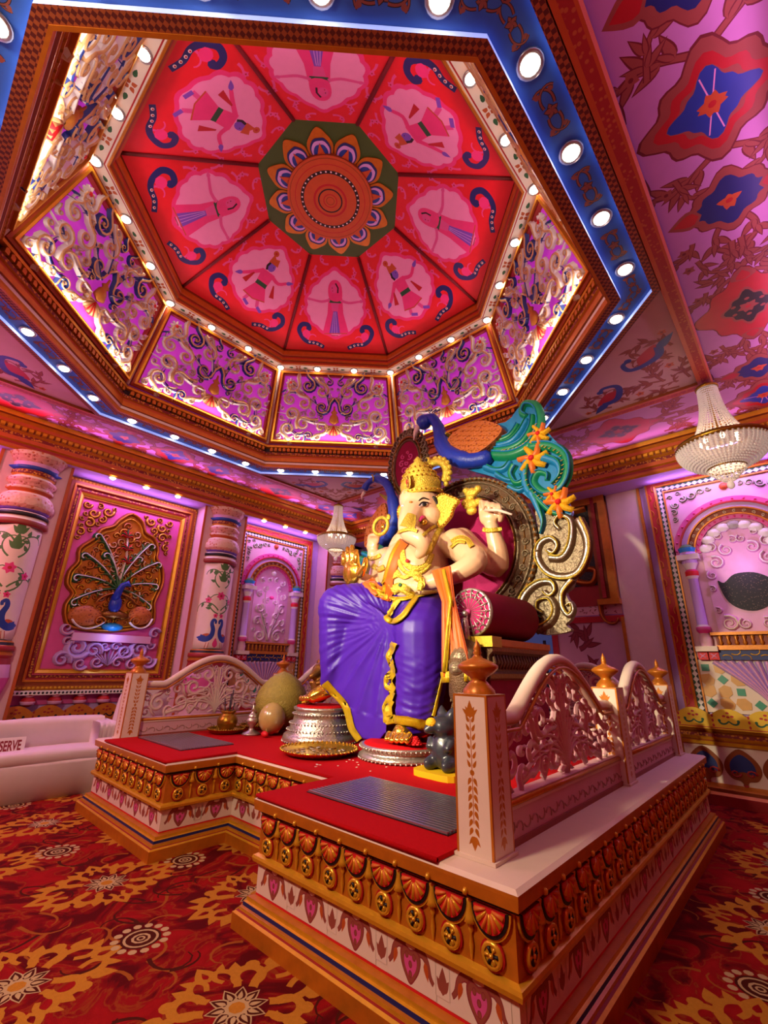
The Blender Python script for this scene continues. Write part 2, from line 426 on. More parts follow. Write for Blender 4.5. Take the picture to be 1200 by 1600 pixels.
def carpet_daisy():
    A = Art(); A.circ(0, .155, 'brown_c', 20)
    for k in range(14): A.circ(cmath.rect(.195, k * pi / 7), .034, 'cream_c', 8)
    A.circ(0, .135, 'cream_c', 20); A.circ(0, .115, 'brown_c', 18); A.circ(0, .075, 'cream_c', 10); A.circ(0, .055, 'brown_c', 8); A.circ(0, .035, 'cream_c', 8); A.circ(0, .02, 'brown_c', 6)
    return A
A = Art(); md, ds = carpet_medallion(), carpet_daisy(); r2 = random.Random(3)
CW, CH = 1.42, 1.88                                # one repeat of the carpet print
curls = []
for c in (0j, .71 + .94j):
    for e in range(18):
        p = c + complex(r2.uniform(-.35, .35), r2.uniform(.45, 1.4))
        curls.append((p, clo(p, r2.uniform(0, 6.28), r2.uniform(.25, .42), r2.choice((-3, 3)), r2.choice((-14, 14)), 8), r2.choice(('brown_c', 'vine', 'brown_c', 'vine'))))
for ox in (-1, 0, 1):
    for oy in (-1, 0, 1):
        o = complex(ox * CW, oy * CH)
        for p, z, m in curls:
            if all(-.3 < (q + o).real < CW + .3 and -.3 < (q + o).imag < CH + .3 for q in z): A.stroke([q + o for q in z], .026, m, .008)
for ox in (-1, 0, 1):
    for oy in (-1, 0, 1):
        for c in (0j, .71 + .94j):
            q = c + complex(ox * CW, oy * CH)
            for p, art, R in ((q, md, .62), (q + .94j - .1, ds, .24)):
                if -R < p.real < CW + R and -R < p.imag < CH + R: A.add(art, a=.84 if art is md else .74, b=p)
mb = MB(); tiles = []
for i in range(-3, 5):
    for j in range(-3, 3):
        tx, ty = 1.66 + CW * i, 4.32 + CH * j
        if tx > X1 or ty > Y1: continue
        if (tx > 2.2 and tx + CW < 6.4 and ty > 1.3 and ty + CH < 6.3) or tx + CW < -.5 or tx > 7.3: mb.add([(tx, ty, FLOOR), (tx + CW, ty, FLOOR), (tx + CW, ty + CH, FLOOR), (tx, ty + CH, FLOOR)], [(0, 1, 2, 3)], 'carpet')
        else: tiles.append(T(tx, ty, FLOOR))
mb.sheet([0, CW, complex(CW, CH), CH * 1j], A, 'carpet', M=tiles)
floor = mb.obj('floor', label='red carpeted floor printed with ochre medallions and cream daisies', kind='structure')

# ---------------------------------------------------------------- ceiling: painted flat border round the octagonal opening
def octo(ap, c=complex(CX, CY)): return [c + cmath.rect(ap * K8, pi / 8 + k * pi / 4) for k in range(8)]
def leafy(A, p, h, L, k0, k1, w, m, leaves=3, lw=.1, seed=0):
    pts = clo(p, h, L, k0, k1, 16); A.stroke(pts, w * 1.5, 'dkred', w * .9); A.stroke(pts, w, m, w * .5); r_ = random.Random(seed)
    for i in range(leaves):
        j = int(3 + i * 12 / max(1, leaves)); q = pts[j]; t = cmath.phase(pts[j + 1] - pts[j])
        s = 1 if i % 2 else -1
        A.petal(q, t + s * .8, lw * 1.75, lw * .62, 'dkred', 6); A.petal(q, t + s * .8, lw * 1.6, lw * .44, m, 6)
        A.petal(q, t + s * .25, lw * 1.35, lw * .42, 'dkred', 6); A.petal(q, t + s * .25, lw * 1.2, lw * .28, m, 6)
    return A
def band_medal(kind):
    A = Art()
    def lobes(r, m, n=8, k=.3, sx=1.0):
        A.poly([complex(sx * (r * (1 + k * abs(cos(2 * a)) ** 2 + .12 * cos(8 * a))) * cos(a), r * (1 + k * abs(cos(2 * a)) ** 2 + .12 * cos(8 * a)) * sin(a)) for a in [i * 2 * pi / 48 for i in range(48)]], m)
    if kind == 'blue':
        lobes(.315, 'dkred'); lobes(.30, 'brown'); lobes(.24, 'red'); lobes(.185, 'brown'); lobes(.15, 'blue', k=.6)
        for k in range(4): A.stroke([0, cmath.rect(.21, k * pi / 2 + .2)], .008, 'scrollpink')
        A.flower(0, .085, 'orange', 'red', 6)
    elif kind == 'purple':
        lobes(.26, 'dkred', sx=.9); lobes(.25, 'brown', sx=.9); lobes(.19, 'bluedk', sx=.9)
        for s in (1, -1): A.petal(.18 * s * 1j, s * pi / 2, .24, .2, 'brown'); A.petal(.2 * s * 1j, s * pi / 2, .18, .13, 'red')
        A.flower(0, .085, 'orange', 'red', 4)
    else:
        lobes(.33, 'dkred', sx=1.35); lobes(.32, 'red', sx=1.35); lobes(.16, 'brown', sx=1.4); lobes(.14, 'black', sx=1.4); A.flower(0, .09, 'brown', 'red', 6)
        for k in range(6): A.circ(cmath.rect(.13, k * pi / 3), .022, 'brown', 6)
        for s in (1, -1): A.petal(.42 * s, pi if s < 0 else 0, .2, .2, 'brown'); A.petal(.43 * s, pi if s < 0 else 0, .14, .11, 'red')
    return A
def band(mb, M_, half, length):
    """one painted border strip along u, mirrored from a quarter"""
    B = Art()
    for i, x0 in enumerate((.36, 1.05, 1.28, 1.75, 2.75, 2.95, 3.45, 3.6, 4.3)):
        if x0 > length - .4: continue
        leafy(B, complex(x0, .03 + .05 * (i % 2)), 1.1 - .5 * (i % 3), .62, -1.5, -9 if i % 2 else 8, .036, 'brown', 6, .115, i)
        leafy(B, complex(x0 + .05, half * .62), -.3 + .4 * (i % 2), .4, 3, 12 if i % 2 else -12, .03, 'brown', 4, .09, i + 20)
        B.flower(complex(x0 + .12, half * .78), .055, 'brown', 'dkred', 5)
    B.add(band_medal('blue')); B.add(band_medal('purple'), b=.84); B.add(band_medal('red'), b=2.27)
    if length > 3.45: B.add(band_medal('purple'), b=3.55); B.add(band_medal('blue'), b=4.3)
    mb.sheet([0, length, complex(length, half), half * 1j], B, 'ceil', M=[M_ @ SCL(a, b, 1) for a in (1, -1) for b in (1, -1)])
mb = MB()
band(mb, T(CX, -.28, CZ), .46, 5.34); band(mb, T(CX, 7.655, CZ), .46, 5.34)
band(mb, T(6.87, CY, CZ) @ RZ(pi / 2), .7, 3.475)
mb.sheet([complex(X0, .18), complex(6.17, .18), complex(6.17, 7.195), complex(X0, 7.195)], None, 'ceil', M=T(0, 0, CZ), holes=[octo(3.2)])
mb.box((7.57, .18, CZ), (X1, 7.195, CZ + .02), 'ceil')
ceiling = mb.obj('ceiling', label='painted ceiling with pink scroll border round an octagonal dome', kind='structure')
mb = MB(); mb.box((X0 - .3, Y0 - .3, 8.4), (X1 + .3, Y1 + .3, 8.5), 'dark'); mb.obj('roof_slab', ceiling)

# corner triangles with painted peacock pairs
def swan(A, c, a, s=1, mir=False):
    B = Art()
    B.poly(spline([0, .1 + .05j, .2 + .02j, .3 - .06j, .24 - .1j, .12 - .1j, .02 - .06j], 4, True), 'red')
    B.stroke(spline([.26 - .1j, .12 - .12j, 0, -.02 + .1j, .07 + .16j, .13 + .12j], 5), .075, 'blue', .035); B.petal(.22 - .1j, -.4, .22, .09, 'blue')
    B.circ(.13 + .125j, .032, 'blue', 8)
    A.add(B, a=cmath.rect(s, a), b=c, mir=mir)
tri_mesh = None
R45 = 3.43; SQ = 3.41
def tri_art():
    A = Art()   # local: corner of the square at 0, edges along +x and +y
    for q in (False, True):
        P = Art(); leafy(P, .3 + .32j, .25, .75, 1.2, -7, .026, 'brown', 7, .10, 1); leafy(P, 1.0 + .1j, .3, .7, 1, 9, .024, 'brown', 6, .09, 7); leafy(P, .2 + .06j, .1, .7, 2, -10, .024, 'brown', 6, .09, 8); leafy(P, .75 + .18j, .1, .6, 1.5, 9, .018, 'brown', 5, .06, 2); leafy(P, .95 + .42j, 2.4, .5, 3, 10, .016, 'brown', 4, .05, 3)
        leafy(P, .18 + .2j, .5, .4, -4, -12, .018, 'brown', 4, .05, 4); P.flower(.62 + .2j, .06, 'orange', 'dkred', 5); P.flower(1.3 + .14j, .05, 'orange', 'dkred', 5)
        swan(P, .80 + .46j, -.35, 1.3)
        for pts, m in P.p: A.p.append(([complex(z.imag, z.real) for z in pts] if q else pts, m))
    return A
ta = tri_art(); leg = 2 * SQ - (SQ * 2 - (2 * SQ - R45 * sqrt(2))) - .0
leg = 2 * SQ - R45 * sqrt(2)          # right-angle leg of the corner triangle
mbt = MB(); mbt.sheet([0, leg, leg * 1j], ta, 'ceilwhite')
for k, (sx, sy) in enumerate(((1, 1), (-1, 1), (-1, -1), (1, -1))):
    M_ = T(CX + sx * SQ, CY + sy * SQ, CZ - .012) @ RZ(pi + k * pi / 2)
    if k == 0: tri = mbt.obj('corner_panel', ceiling, M=M_)
    else: put('corner_panel', tri.data, ceiling, M=M_)

# red beam frame of the square, blue lamp band, checkered trims
mb = MB()
mb.lathe([(SQ + .14, CZ), (SQ + .14, CZ - .035), (SQ + .12, CZ - .05), (SQ + .10, CZ - .05), (SQ + .03, CZ - .05), (SQ - .012, CZ - .05), (SQ - .012, CZ)], 4, ['bluedk', 'orange', 'orange', 'beamdots', 'orange', 'golddk'], T(CX, CY, 0), k=sqrt(2), ang=pi / 4, smooth=False)
mb.obj('trim_1', label='red painted square beam frame on the ceiling', kind='structure')
mb = MB()
mb.lathe([(3.405, CZ - .01), (3.405, CZ - .05), (3.335, CZ - .05), (3.335, CZ - .012)], 8, ['golddk', 'check', 'glowedge'], T(CX, CY, 0), k=K8, ang=pi / 8, smooth=False)
mb.lathe([(3.085, CZ - .012), (3.085, CZ - .06), (3.0, CZ - .06), (3.0, CZ - .065), (2.975, CZ - .065), (2.975, CZ + .02)], 8, ['glowedge', 'check', 'gold', 'gold', 'gold'], T(CX, CY, 0), k=K8, ang=pi / 8, smooth=False)
mb.obj('trim_2', label='red checkered octagonal trims edging the blue lamp band', kind='structure')
def blue_motif(s=1.0):
    A = Art()
    for i in range(5): A.petal(0, i * 2 * pi / 5, .052, .045, 'black', 3); A.petal(0, i * 2 * pi / 5, .047, .034, 'brown', 3)
    for k in range(4):
        a = pi / 4 + k * pi / 2; p = clo(cmath.rect(.05, a), a + .5 * (1 if k % 2 else -1), .2, 4 * (1 if k % 2 else -1), 22 * (1 if k % 2 else -1), 10)
        A.stroke(p, .022, 'black', .018); A.stroke(p, .013, 'brown', .01); A.petal(p[4], a, .05, .035, 'brown')
    return A
side_half = 3.33 * T8
bm = blue_motif(); A = Art()
for x in (-.66, 0, .66): A.add(bm, b=complex(x, 3.21))
for x in (-1.22, 1.22): A.add(bm, a=.8, b=complex(x, 3.21))
mbt = MB(); mbt.sheet([complex(-3.08 * T8, 3.08), complex(3.08 * T8, 3.08), complex(3.34 * T8, 3.34), complex(-3.34 * T8, 3.34)], A, 'blueband')
blue_root = empty('trim_3', label='blue painted octagonal ceiling band with brown flowers and lamps', kind='structure')
for k in range(8):
    M_ = T(CX, CY, CZ - .01) @ RZ(k * pi / 4 - pi / 2)
    if k == 0: bb = mbt.obj('band_segment', blue_root, M=M_)
    else: put('band_segment', bb.data, blue_root, M=M_)

# gold lower cornice of the dome drum
mb = MB()
mb.lathe([(2.99, 4.95), (2.965, 4.99), (2.965, 5.03), (2.945, 5.04), (2.945, 5.11), (2.965, 5.12), (2.965, 5.16), (2.94, 5.17), (2.94, 5.215), (2.98, 5.23), (2.98, 5.31), (2.93, 5.32), (2.93, 5.36), (2.99, 5.41)], 8,
         ['gold', 'white', 'golddk', 'gold', 'golddk', 'orange', 'gold', 'dotgold', 'golddk', 'black', 'gold', 'goldbr', 'gold'], T(CX, CY, 0), k=K8, ang=pi / 8, smooth=False)
drum = mb.obj('trim_4', label='gold moulded cornice at the foot of the dome drum', kind='structure')
mb = MB()
for k in range(8):
    for i in range(30):
        x = (i - 14.5) * .078; mb.prism([complex(x - .026, -.03), complex(x + .026, -.03), complex(x + .026, .02), complex(x, .042), complex(x - .026, .02)], 2.925, 2.99, 'gold', T(CX, CY, 5.27) @ RZ(k * pi / 4 - pi / 2) @ Matrix(((1, 0, 0, 0), (0, 0, 1, 0), (0, 1, 0, 0), (0, 0, 0, 1))))
mb.obj('dentil_row', drum, kind='stuff')

# ---------------------------------------------------------------- carved drum panels (built once, used eight times)
pb, pt = 2.97, 2.59; ph = hypot(pb - pt, 6.76 - 5.41); hb, ht = pb * T8 - .045, pt * T8 - .04
trap = [complex(-hb, 0), complex(hb, 0), complex(ht, ph), complex(-ht, ph)]
inner = shrink(trap, .085)
def panel_scrolls(mb):
    half = inpoly([complex(.02, .06), complex(inner[1].real - .01, .06), complex(inner[2].real - .01, ph - .1), complex(.02, ph - .1)])
    cur = pack(half, (0, 0, 1.25, ph), (.15, .12, .095, .075, .058, .045, .035), 520, seed=11, gap=.92)
    r_ = random.Random(4)
    cur = [c for c in cur if not (c[0].real < .17 and c[0].imag < .66)]
    for c, R in cur:
        a0 = r_.uniform(0, 6.28); tr = r_.choice((1.25, -1.25, 1.5, -1.5)); p = spi(c, R * .9, a0, tr, 16, .16)
        t = p[0] - p[1]; tail = [p[0] + t / abs(t) * R * 1.1 + (c - p[0]) * -.4, p[0] + t / abs(t) * R * .5]
        q = tail + p; e = 'scrollb' if r_.random() < .13 else 'scrollw'
        for s in (1, -1):
            z = [complex(w.real * s, w.imag) for w in q]
            mb.relief(z, R * .56, R * .36, .06, 'scroll', edge=e)
            mb.blob((c.real * s, c.imag, .02), R * .17, 'scroll' if R > .06 else 'goldbr', n=6, k=4)
    for s in (1, -1):       # blue and white main stems, leaves, red rosettes
        for p, h, L, k0, k1, m in ((.12 + .62j, .5, 1.0, 1.2, -3.4, 'scrollb'), (.14 + .4j, -.2, .95, 2.0, -1.5, 'scrollw'), (.1 + .75j, 1.3, .62, 1.0, -7, 'scrollb'), (.5 + .2j, -.5, .6, 3.0, 6, 'scrollb'), (.6 + 1.0j, .8, .5, -2, -9, 'scrollw')):
            z = [complex(w.real * s, w.imag) for w in clo(p, h, L, k0, k1, 14)]; mb.relief(z, .055, .015, .06, m, edge='scrollw')
            for j in (4, 7, 10):
                d = (z[j + 1] - z[j]); d /= abs(d)
                mb.relief([z[j], z[j] + d * cmath.rect(.06, .7 * s), z[j] + d * cmath.rect(.13, .5 * s)], .045, .004, .05, 'scrollb' if j != 7 else 'scroll')
        c = complex(s * (ht - .2), ph - .24)
        for i in range(8): mb.relief([c + cmath.rect(.02, i * pi / 4), c + cmath.rect(.09, i * pi / 4)], .05, .03, .05, 'scrollw')
        mb.blob((c.real, c.imag, .03), (.035, .035, .03), 'redbr', n=8, k=4)
    # vase with fan of red petals
    mb.lathe([(.03, .0), (.13, .06), (.10, .2), (.05, .26), (.09, .3), (.03, .36), (.02, .46)], 10, 'vase', T(0, .40, .02) @ RX(-pi / 2) @ SCL(.75, .4, .75), a0=0)
    for i in range(9):
        a = -pi / 2 + (i - 4) * .34; mb.relief([.0 + .38j, .38j + cmath.rect(.08, a), .38j + cmath.rect(.19, a)], .025, .07, .05, 'redbr' if abs(i - 4) < 2 else 'scroll', edge='scroll')
mbs = MB(); panel_scrolls(mbs)
mbb = MB(); mbb.sheet(trap, None, 'magback', M=T(0, 0, -.05))
mbf = MB()
for i in range(4):
    a, b = trap[i], trap[(i + 1) % 4]; a2, b2 = inner[i], inner[(i + 1) % 4]; a1, b1 = shrink(trap, .03)[i], shrink(trap, .03)[(i + 1) % 4]; a3, b3 = shrink(trap, .06)[i], shrink(trap, .06)[(i + 1) % 4]
    P = [(a, -.05), (a, .0), (a1, .015), (a1, .05), (a3, .05), (a3, .02), (a2, .02), (a2, -.05)]; Q = [(b, -.05), (b, .0), (b1, .015), (b1, .05), (b3, .05), (b3, .02), (b2, .02), (b2, -.05)]
    n = len(P); mbf.add([(p.real, p.imag, z) for p, z in P] + [(p.real, p.imag, z) for p, z in Q], [(j, j + 1, n + j + 1, n + j) for j in range(n - 1)], ['orange', 'orange', 'gold', 'goldbr', 'gold', 'redbeam', 'gold'])
dome_root = empty('ceiling_dome', label='octagonal dome drum of eight gold scroll panels under the painted dome', kind='structure'); dome_root.name = 'trim_5'
def side_frame(k, ap, z, ap2, z2):
    a = k * pi / 4; d = V((cos(a), sin(a), 0)); o = V((CX, CY, 0)) + d * ap + V((0, 0, z)); v = d * (ap2 - ap) + V((0, 0, z2 - z))
    u = V((sin(a), -cos(a), 0)); n = u.cross(v)
    if n.dot(d) > 0: u = -u
    return frame(o, u, v)
pan = {}
for k in range(8):
    M_ = side_frame(k, pb, 5.41, pt, 6.76); M_ = M_ @ T(0, 0, .03)
    if k == 0:
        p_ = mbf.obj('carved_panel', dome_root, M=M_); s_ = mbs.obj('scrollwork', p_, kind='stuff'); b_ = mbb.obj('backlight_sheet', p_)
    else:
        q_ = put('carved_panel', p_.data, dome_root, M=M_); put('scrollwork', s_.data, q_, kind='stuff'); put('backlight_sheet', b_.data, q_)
mb = MB(); mb.lathe([(3.10, 5.38), (2.72, 6.77)], 8, 'white', T(CX, CY, 0), k=K8, ang=pi / 8, smooth=False)
for k in range(8):
    a = pi / 8 + k * pi / 4; A0 = V((CX + 2.955 * K8 * cos(a), CY + 2.955 * K8 * sin(a), 5.40)); A1 = V((CX + 2.585 * K8 * cos(a), CY + 2.585 * K8 * sin(a), 6.76))
    mb.tube([A0, A1], .03, 'white', 6)
    for s in (1, -1): mb.tube([A0 + V((-sin(a), cos(a), 0)) * .03 * s, A1 + V((-sin(a), cos(a), 0)) * .03 * s], .008, 'red', 4)
mb.obj('drum_wall', dome_root)

# upper soffit ring with painted sprigs, inner gold moulding
def sprig():
    A = Art()
    for k in range(4): A.petal(cmath.rect(.012, pi / 4 + k * pi / 2), pi / 4 + k * pi / 2, .06, .045, 'orange', 3)
    for s in (1, -1):
        A.circ(.125 * s, .03, 'green', 8, .022); A.petal(.125 * s, 0 if s > 0 else pi, .05, .035, 'green')
    return A
sg = sprig(); A = Art(); a_in, a_out = 2.385, 2.60
for x in (-.70, 0, .70): A.add(sg, b=complex(x, 2.485))
for r, m, wd in ((2.56, 'red', .014), (2.415, 'red', .014)): A.poly([complex(-r * T8, r - wd), complex(r * T8, r - wd), complex(r * T8, r), complex(-r * T8, r)], m)
mbt = MB(); mbt.sheet([complex(-a_in * T8, a_in), complex(a_in * T8, a_in), complex(a_out * T8, a_out), complex(-a_out * T8, a_out)], A, 'white')
for k in range(8):
    M_ = T(CX, CY, 6.77) @ RZ(k * pi / 4 - pi / 2)
    if k == 0: sf = mbt.obj('soffit_segment', dome_root, M=M_)
    else: put('soffit_segment', sf.data, dome_root, M=M_)
mb = MB()
mb.lathe([(2.385, 6.77), (2.38, 6.755), (2.36, 6.76), (2.36, 6.80), (2.34, 6.82), (2.34, 6.87), (2.33, 6.88), (2.33, 6.91), (2.31, 6.92), (2.31, 7.0), (2.32, 7.06)], 8, ['gold', 'gold', 'orange', 'golddk', 'gold', 'red', 'golddk', 'orange', 'gold', 'golddk'], T(CX, CY, 0), k=K8, ang=pi / 8, smooth=False)
mb.lathe([(2.62, 6.765), (2.58, 6.735), (2.56, 6.77)], 8, ['goldbr', 'white'], T(CX, CY, 0), k=K8, ang=pi / 8, smooth=False)
mb.obj('upper_moulding', dome_root)

# ---------------------------------------------------------------- painted dome leaves with dancers
fo, fi, zo, zi = 2.31, .95, 7.04, 7.84; fh = hypot(fo - fi, zi - zo); wo, wi = fo * T8, fi * T8
leafshape = [complex(-wo, 0), complex(wo, 0), complex(wi, fh), complex(-wi, fh)]
def leaf_bg():
    A = Art()
    def cusp(s, m):
        N = 72; pts = []
        for i in range(N):
            a = i * 2 * pi / N - pi / 2; r = 1 - .06 * (1 - abs(sin(7 * a)))
            x, y = .50 * r * cos(a), .46 * r * sin(a)
            y += (.10 * max(0, sin(a)) ** 14 - .06 * max(0, -sin(a)) ** 14)
            pts.append(complex(x * s * (1.0 + .10 * (-sin(a))), .80 + y * s))
        A.poly(pts, m)
    for s in (1, -1):
        for i, (p, h, L, k0, k1) in enumerate(((.5 + .12j, 1.2, .3, 3, 16), (.3 + 1.42j, -.8, .3, -4, -18), (.1 + 1.45j, -.3, .28, 5, 20), (.62 + .62j, 1.6, .3, 4, 15), (.52 + .95j, 1.9, .3, -3, -16), (.4 + 1.2j, 2.2, .26, 4, 18))):
            z = clo(p, h, L, k0, k1, 10); A.stroke([complex(w.real * s, w.imag) for w in z], .032, 'pink', .014)
            A.flower(complex(z[4].real * s, z[4].imag + .03), .04, 'pink', 'red', 5)
        # blue paisley at the foot corners
        z = spline([.22 + .07j, .36 + .14j, .50 + .15j, .60 + .22j, .66 + .36j, .60 + .46j, .50 + .46j, .47 + .39j], 5)
        A.stroke([complex(w.real * s, w.imag) for w in z], .07, 'bluedk', .085); A.circ(complex(s * .48, .40), .05, 'bluedk', 8); A.circ(complex(s * .53, .30), .075, 'hotpink', 10)
        for x, y in ((.27, .095), (.34, .125), (.41, .145), (.48, .155)): A.circ(complex(s * x, y), .02, 'scrollw', 8); A.circ(complex(s * x, y + .004), .012, 'red', 6)
    cusp(1.11, 'hotpink'); cusp(1.0, 'palepink')
    return A
def dancer_w():
    A = Art(); b = .42j + .0
    A.poly([b + p for p in (-.20 + .02j, -.16 + .0j, .17 + .02j, .20 + .04j, .12 + .32j, .11 + .52j, .05 + .66j, -.04 + .66j, -.10 + .5j, -.12 + .3j)], 'hotpink')
    A.poly([b + p for p in (-.10 + .01j, .07 + .0j, .03 + .34j, -.03 + .34j)], 'purplepaint')
    for i in (-.06, -.02, .02): A.stroke([b + complex(i, .01), b + complex(i * .4, .33)], .006, 'lilac')
    A.poly([b + p for p in (-.05 + .34j, .04 + .34j, .05 + .42j, .08 + .52j, -.08 + .52j, -.06 + .42j)], 'pink')
    A.poly([b + p for p in (-.085 + .46j, .09 + .46j, .1 + .52j, -.1 + .52j)], 'green')
    for s in (1, -1): A.stroke(spline([b + s * .08 + .5j, b + s * .2 + .47j, b + s * .33 + .49j, b + s * .38 + .5j], 3), .04, 'pink', .028); A.petal(b + s * .36 + .5j, 0 if s > 0 else pi, .07, .045, 'pink')
    A.poly(spline([b - .075 + .5j, b - .1 + .66j, b - .05 + .76j, b + .04 + .77j, b + .1 + .68j, b + .09 + .5j], 3, True), 'hotpink')
    A.circ(b - .02 + .655j, .05, 'pink', 12, .062); A.stroke([b + .01 + .73j, b + .045 + .67j, b + .04 + .6j], .02, 'black'); A.circ(b - .04 + .665j, .007, 'black', 6); A.circ(b - .035 + .625j, .008, 'red', 6)
    A.stroke([b - .18 + .0j, b + .18 + .02j], .014, 'orange'); A.stroke([b - .07 - .02j, b + .04 - .02j], .012, 'brown')
    return leaf_bg().add(A, a=1.16, b=-.17j)
def dancer_m():
    A = Art(); b = .42j
    for s, f in ((-1, -.1), (1, .12)): A.stroke([b + s * .05 + .2j, b + f + .04j], .05, 'pink'); A.stroke([b + f + .045j, b + f + complex(.09, .0)], .045, 'purplepaint')
    A.poly([b + p for p in (-.17 + .14j, .0 + .11j, .18 + .16j, .07 + .36j, -.07 + .36j)], 'hotpink'); A.stroke([b - .165 + .145j, b + .0 + .115j, b + .175 + .165j], .016, 'orange')
    A.poly([b + p for p in (-.08 + .34j, .08 + .34j, .1 + .56j, -.1 + .56j)], 'hotpink'); A.poly([b + p for p in (-.085 + .33j, .085 + .33j, .08 + .39j, -.08 + .39j)], 'green')
    for s in (1, -1):
        A.stroke(spline([b + s * .08 + .53j, b + s * .2 + (.5 if s > 0 else .42) * 1j, b + s * .3 + (.58 if s > 0 else .34) * 1j], 3), .055, 'hotpink', .04)
        A.petal(b + s * .29 + (.57 if s > 0 else .35) * 1j, .6 if s > 0 else pi + .6, .11, .055, 'purplepaint')
        A.poly([b + s * .15 + .44j, b + s * .17 + .44j, b + s * .26 + .28j, b + s * .19 + .26j], 'red')
    A.circ(b + .0 + .635j, .056, 'purplepaint', 12, .066); A.stroke([b - .045 + .68j, b - .06 + .62j, b - .04 + .57j], .03, 'black'); A.poly([b + p for p in (-.07 + .68j, .07 + .68j, .05 + .78j, .0 + .76j, -.05 + .8j)], 'orange'); A.circ(b - .04 + .82j, .04, 'orange', 10); A.circ(b - .04 + .82j, .016, 'red', 6)
    A.circ(b + .025 + .645j, .007, 'black', 6)
    return leaf_bg().add(A, a=1.14, b=-.16j)
mw, mm_ = MB(), MB(); mw.sheet(leafshape, dancer_w(), 'redbr'); mm_.sheet(leafshape, dancer_m(), 'redbr')
mk = [None, None]
for k in range(8):
    M_ = side_frame(k, fo, zo, fi, zi); i = k % 2
    if mk[i] is None: mk[i] = (mm_, mw)[i].obj('dome_leaf', dome_root, M=M_)
    else: put('dome_leaf', mk[i].data, dome_root, M=M_)
for k in range(8):
    a = pi / 8 + k * pi / 4; mb = MB(); mb.tube([(CX + fo * K8 * cos(a), CY + fo * K8 * sin(a), zo), (CX + fi * K8 * cos(a), CY + fi * K8 * sin(a), zi - .01)], .026, 'dkred', 6); mb.obj('dome_rib', dome_root)
# lotus medallion
A = Art()
for r, m in ((.60, 'orange'), (.575, 'golddk'), (.565, 'orange'), (.50, 'red'), (.49, 'orange'), (.42, 'black'), (.375, 'orange'), (.24, 'red'), (.21, 'orange'), (.175, 'black'), (.155, 'orange'), (.1, 'red'), (.085, 'orange'), (.06, 'golddk'), (.05, 'orange')): A.circ(0, r, m, 32)
for k in range(36): A.circ(cmath.rect(.398, k * pi / 18), .013, 'scrollw', 6)
mb = MB(); mb.sheet([cmath.rect(.97 * K8, pi / 8 + k * pi / 4) for k in range(8)], None, 'olive')
med = mb.obj('lotus_medallion', dome_root, M=T(CX, CY, zi))
mb = MB(); mb.sheet([cmath.rect(.605, k * pi / 24) for k in range(48)], A, 'orange'); mb.lathe([(.605, 0), (.61, .06)], 48, 'golddk'); mb.obj('lotus_disc', med, M=T(0, 0, -.06))
def lotus_petal(mb):
    def shp(s): return spline([.50 + 0j, .55 + .14j * s * .9, .70 + .17j * s, .82 + .10j * s, .84 + .02j * s if s < 1 else .90 + 0j, .82 - .10j * s, .70 - .17j * s, .55 - .14j * s * .9], 4, True)
    for s, m, z in ((1.0, 'gold', 0), (.80, 'bluedk', -.008), (.70, 'lilac', -.012), (.55, 'blue', -.016)): mb.prism([complex(.55 + (p.real - .55) * s, p.imag) for p in shp(s)], z - .012, 0, m)
    mb.prism([.55 - .07j, .55 + .07j, .73], -.036, 0, 'orange'); mb.prism([.6 + .012j, .62, .6 - .012j, .585], -.04, 0, 'red')
mbt = MB(); lotus_petal(mbt)
for k in range(12):
    M_ = T(0, 0, -.005) @ RZ(k * pi / 6 + .13)
    if k == 0: lp = mbt.obj('lotus_petal', med, M=M_)
    else: put('lotus_petal', lp.data, med, M=M_)
# pink cove lamps hidden behind the inner moulding
for k in range(8):
    a = k * pi / 4
    lamp('cove_lamp', 'AREA', (CX + 2.15 * cos(a), CY + 2.15 * sin(a), 6.9), 3.2, (1, .22, .46), target=(CX - 1.4 * cos(a), CY - 1.4 * sin(a), 7.6), size=1.6, shape='RECTANGLE', size_y=.12, along=(-sin(a), cos(a), 0))

for k in range(8):       # warm fill added above the lower drum cornice to brighten the carved panels
    a = k * pi / 4
    lamp('drum_fill', 'AREA', (CX + 2.84 * cos(a), CY + 2.84 * sin(a), 5.43), 6.5, (1, .80, .70), target=(CX + 2.78 * cos(a), CY + 2.78 * sin(a), 6.8), size=2.0, shape='RECTANGLE', size_y=.06, along=(-sin(a), cos(a), 0))
# ---------------------------------------------------------------- spotlights
mbr = MB(); mbr.lathe([(.062, .012), (.085, .012), (.09, 0), (.062, -.0)], 16, 'steel')
mbl = MB(); mbl.lathe([(.0005, .036), (.03, .032), (.054, .016), (.062, 0)], 14, 'lens')
sp = [None]
def spot(loc, label, group, s=1.0):
    M_ = T(*loc) @ SCL(s) @ RX(pi)
    if sp[0] is None:
        r = empty('ceiling_spotlight', M_, label, 'spotlight', group); a = mbr.obj('bezel', r); b = mbl.obj('lens', r, M=T(0, 0, .008)); sp[0] = (a.data, b.data)
    else:
        r = empty('ceiling_spotlight', M_, label, 'spotlight', group); put('bezel', sp[0][0], r); put('lens', sp[0][1], r, M=T(0, 0, .008))
ORD = ('first', 'second', 'third', 'fourth'); SIDE = ('lower right', 'bottom', 'lower left', 'left', 'upper left', 'top', 'upper right', 'right')
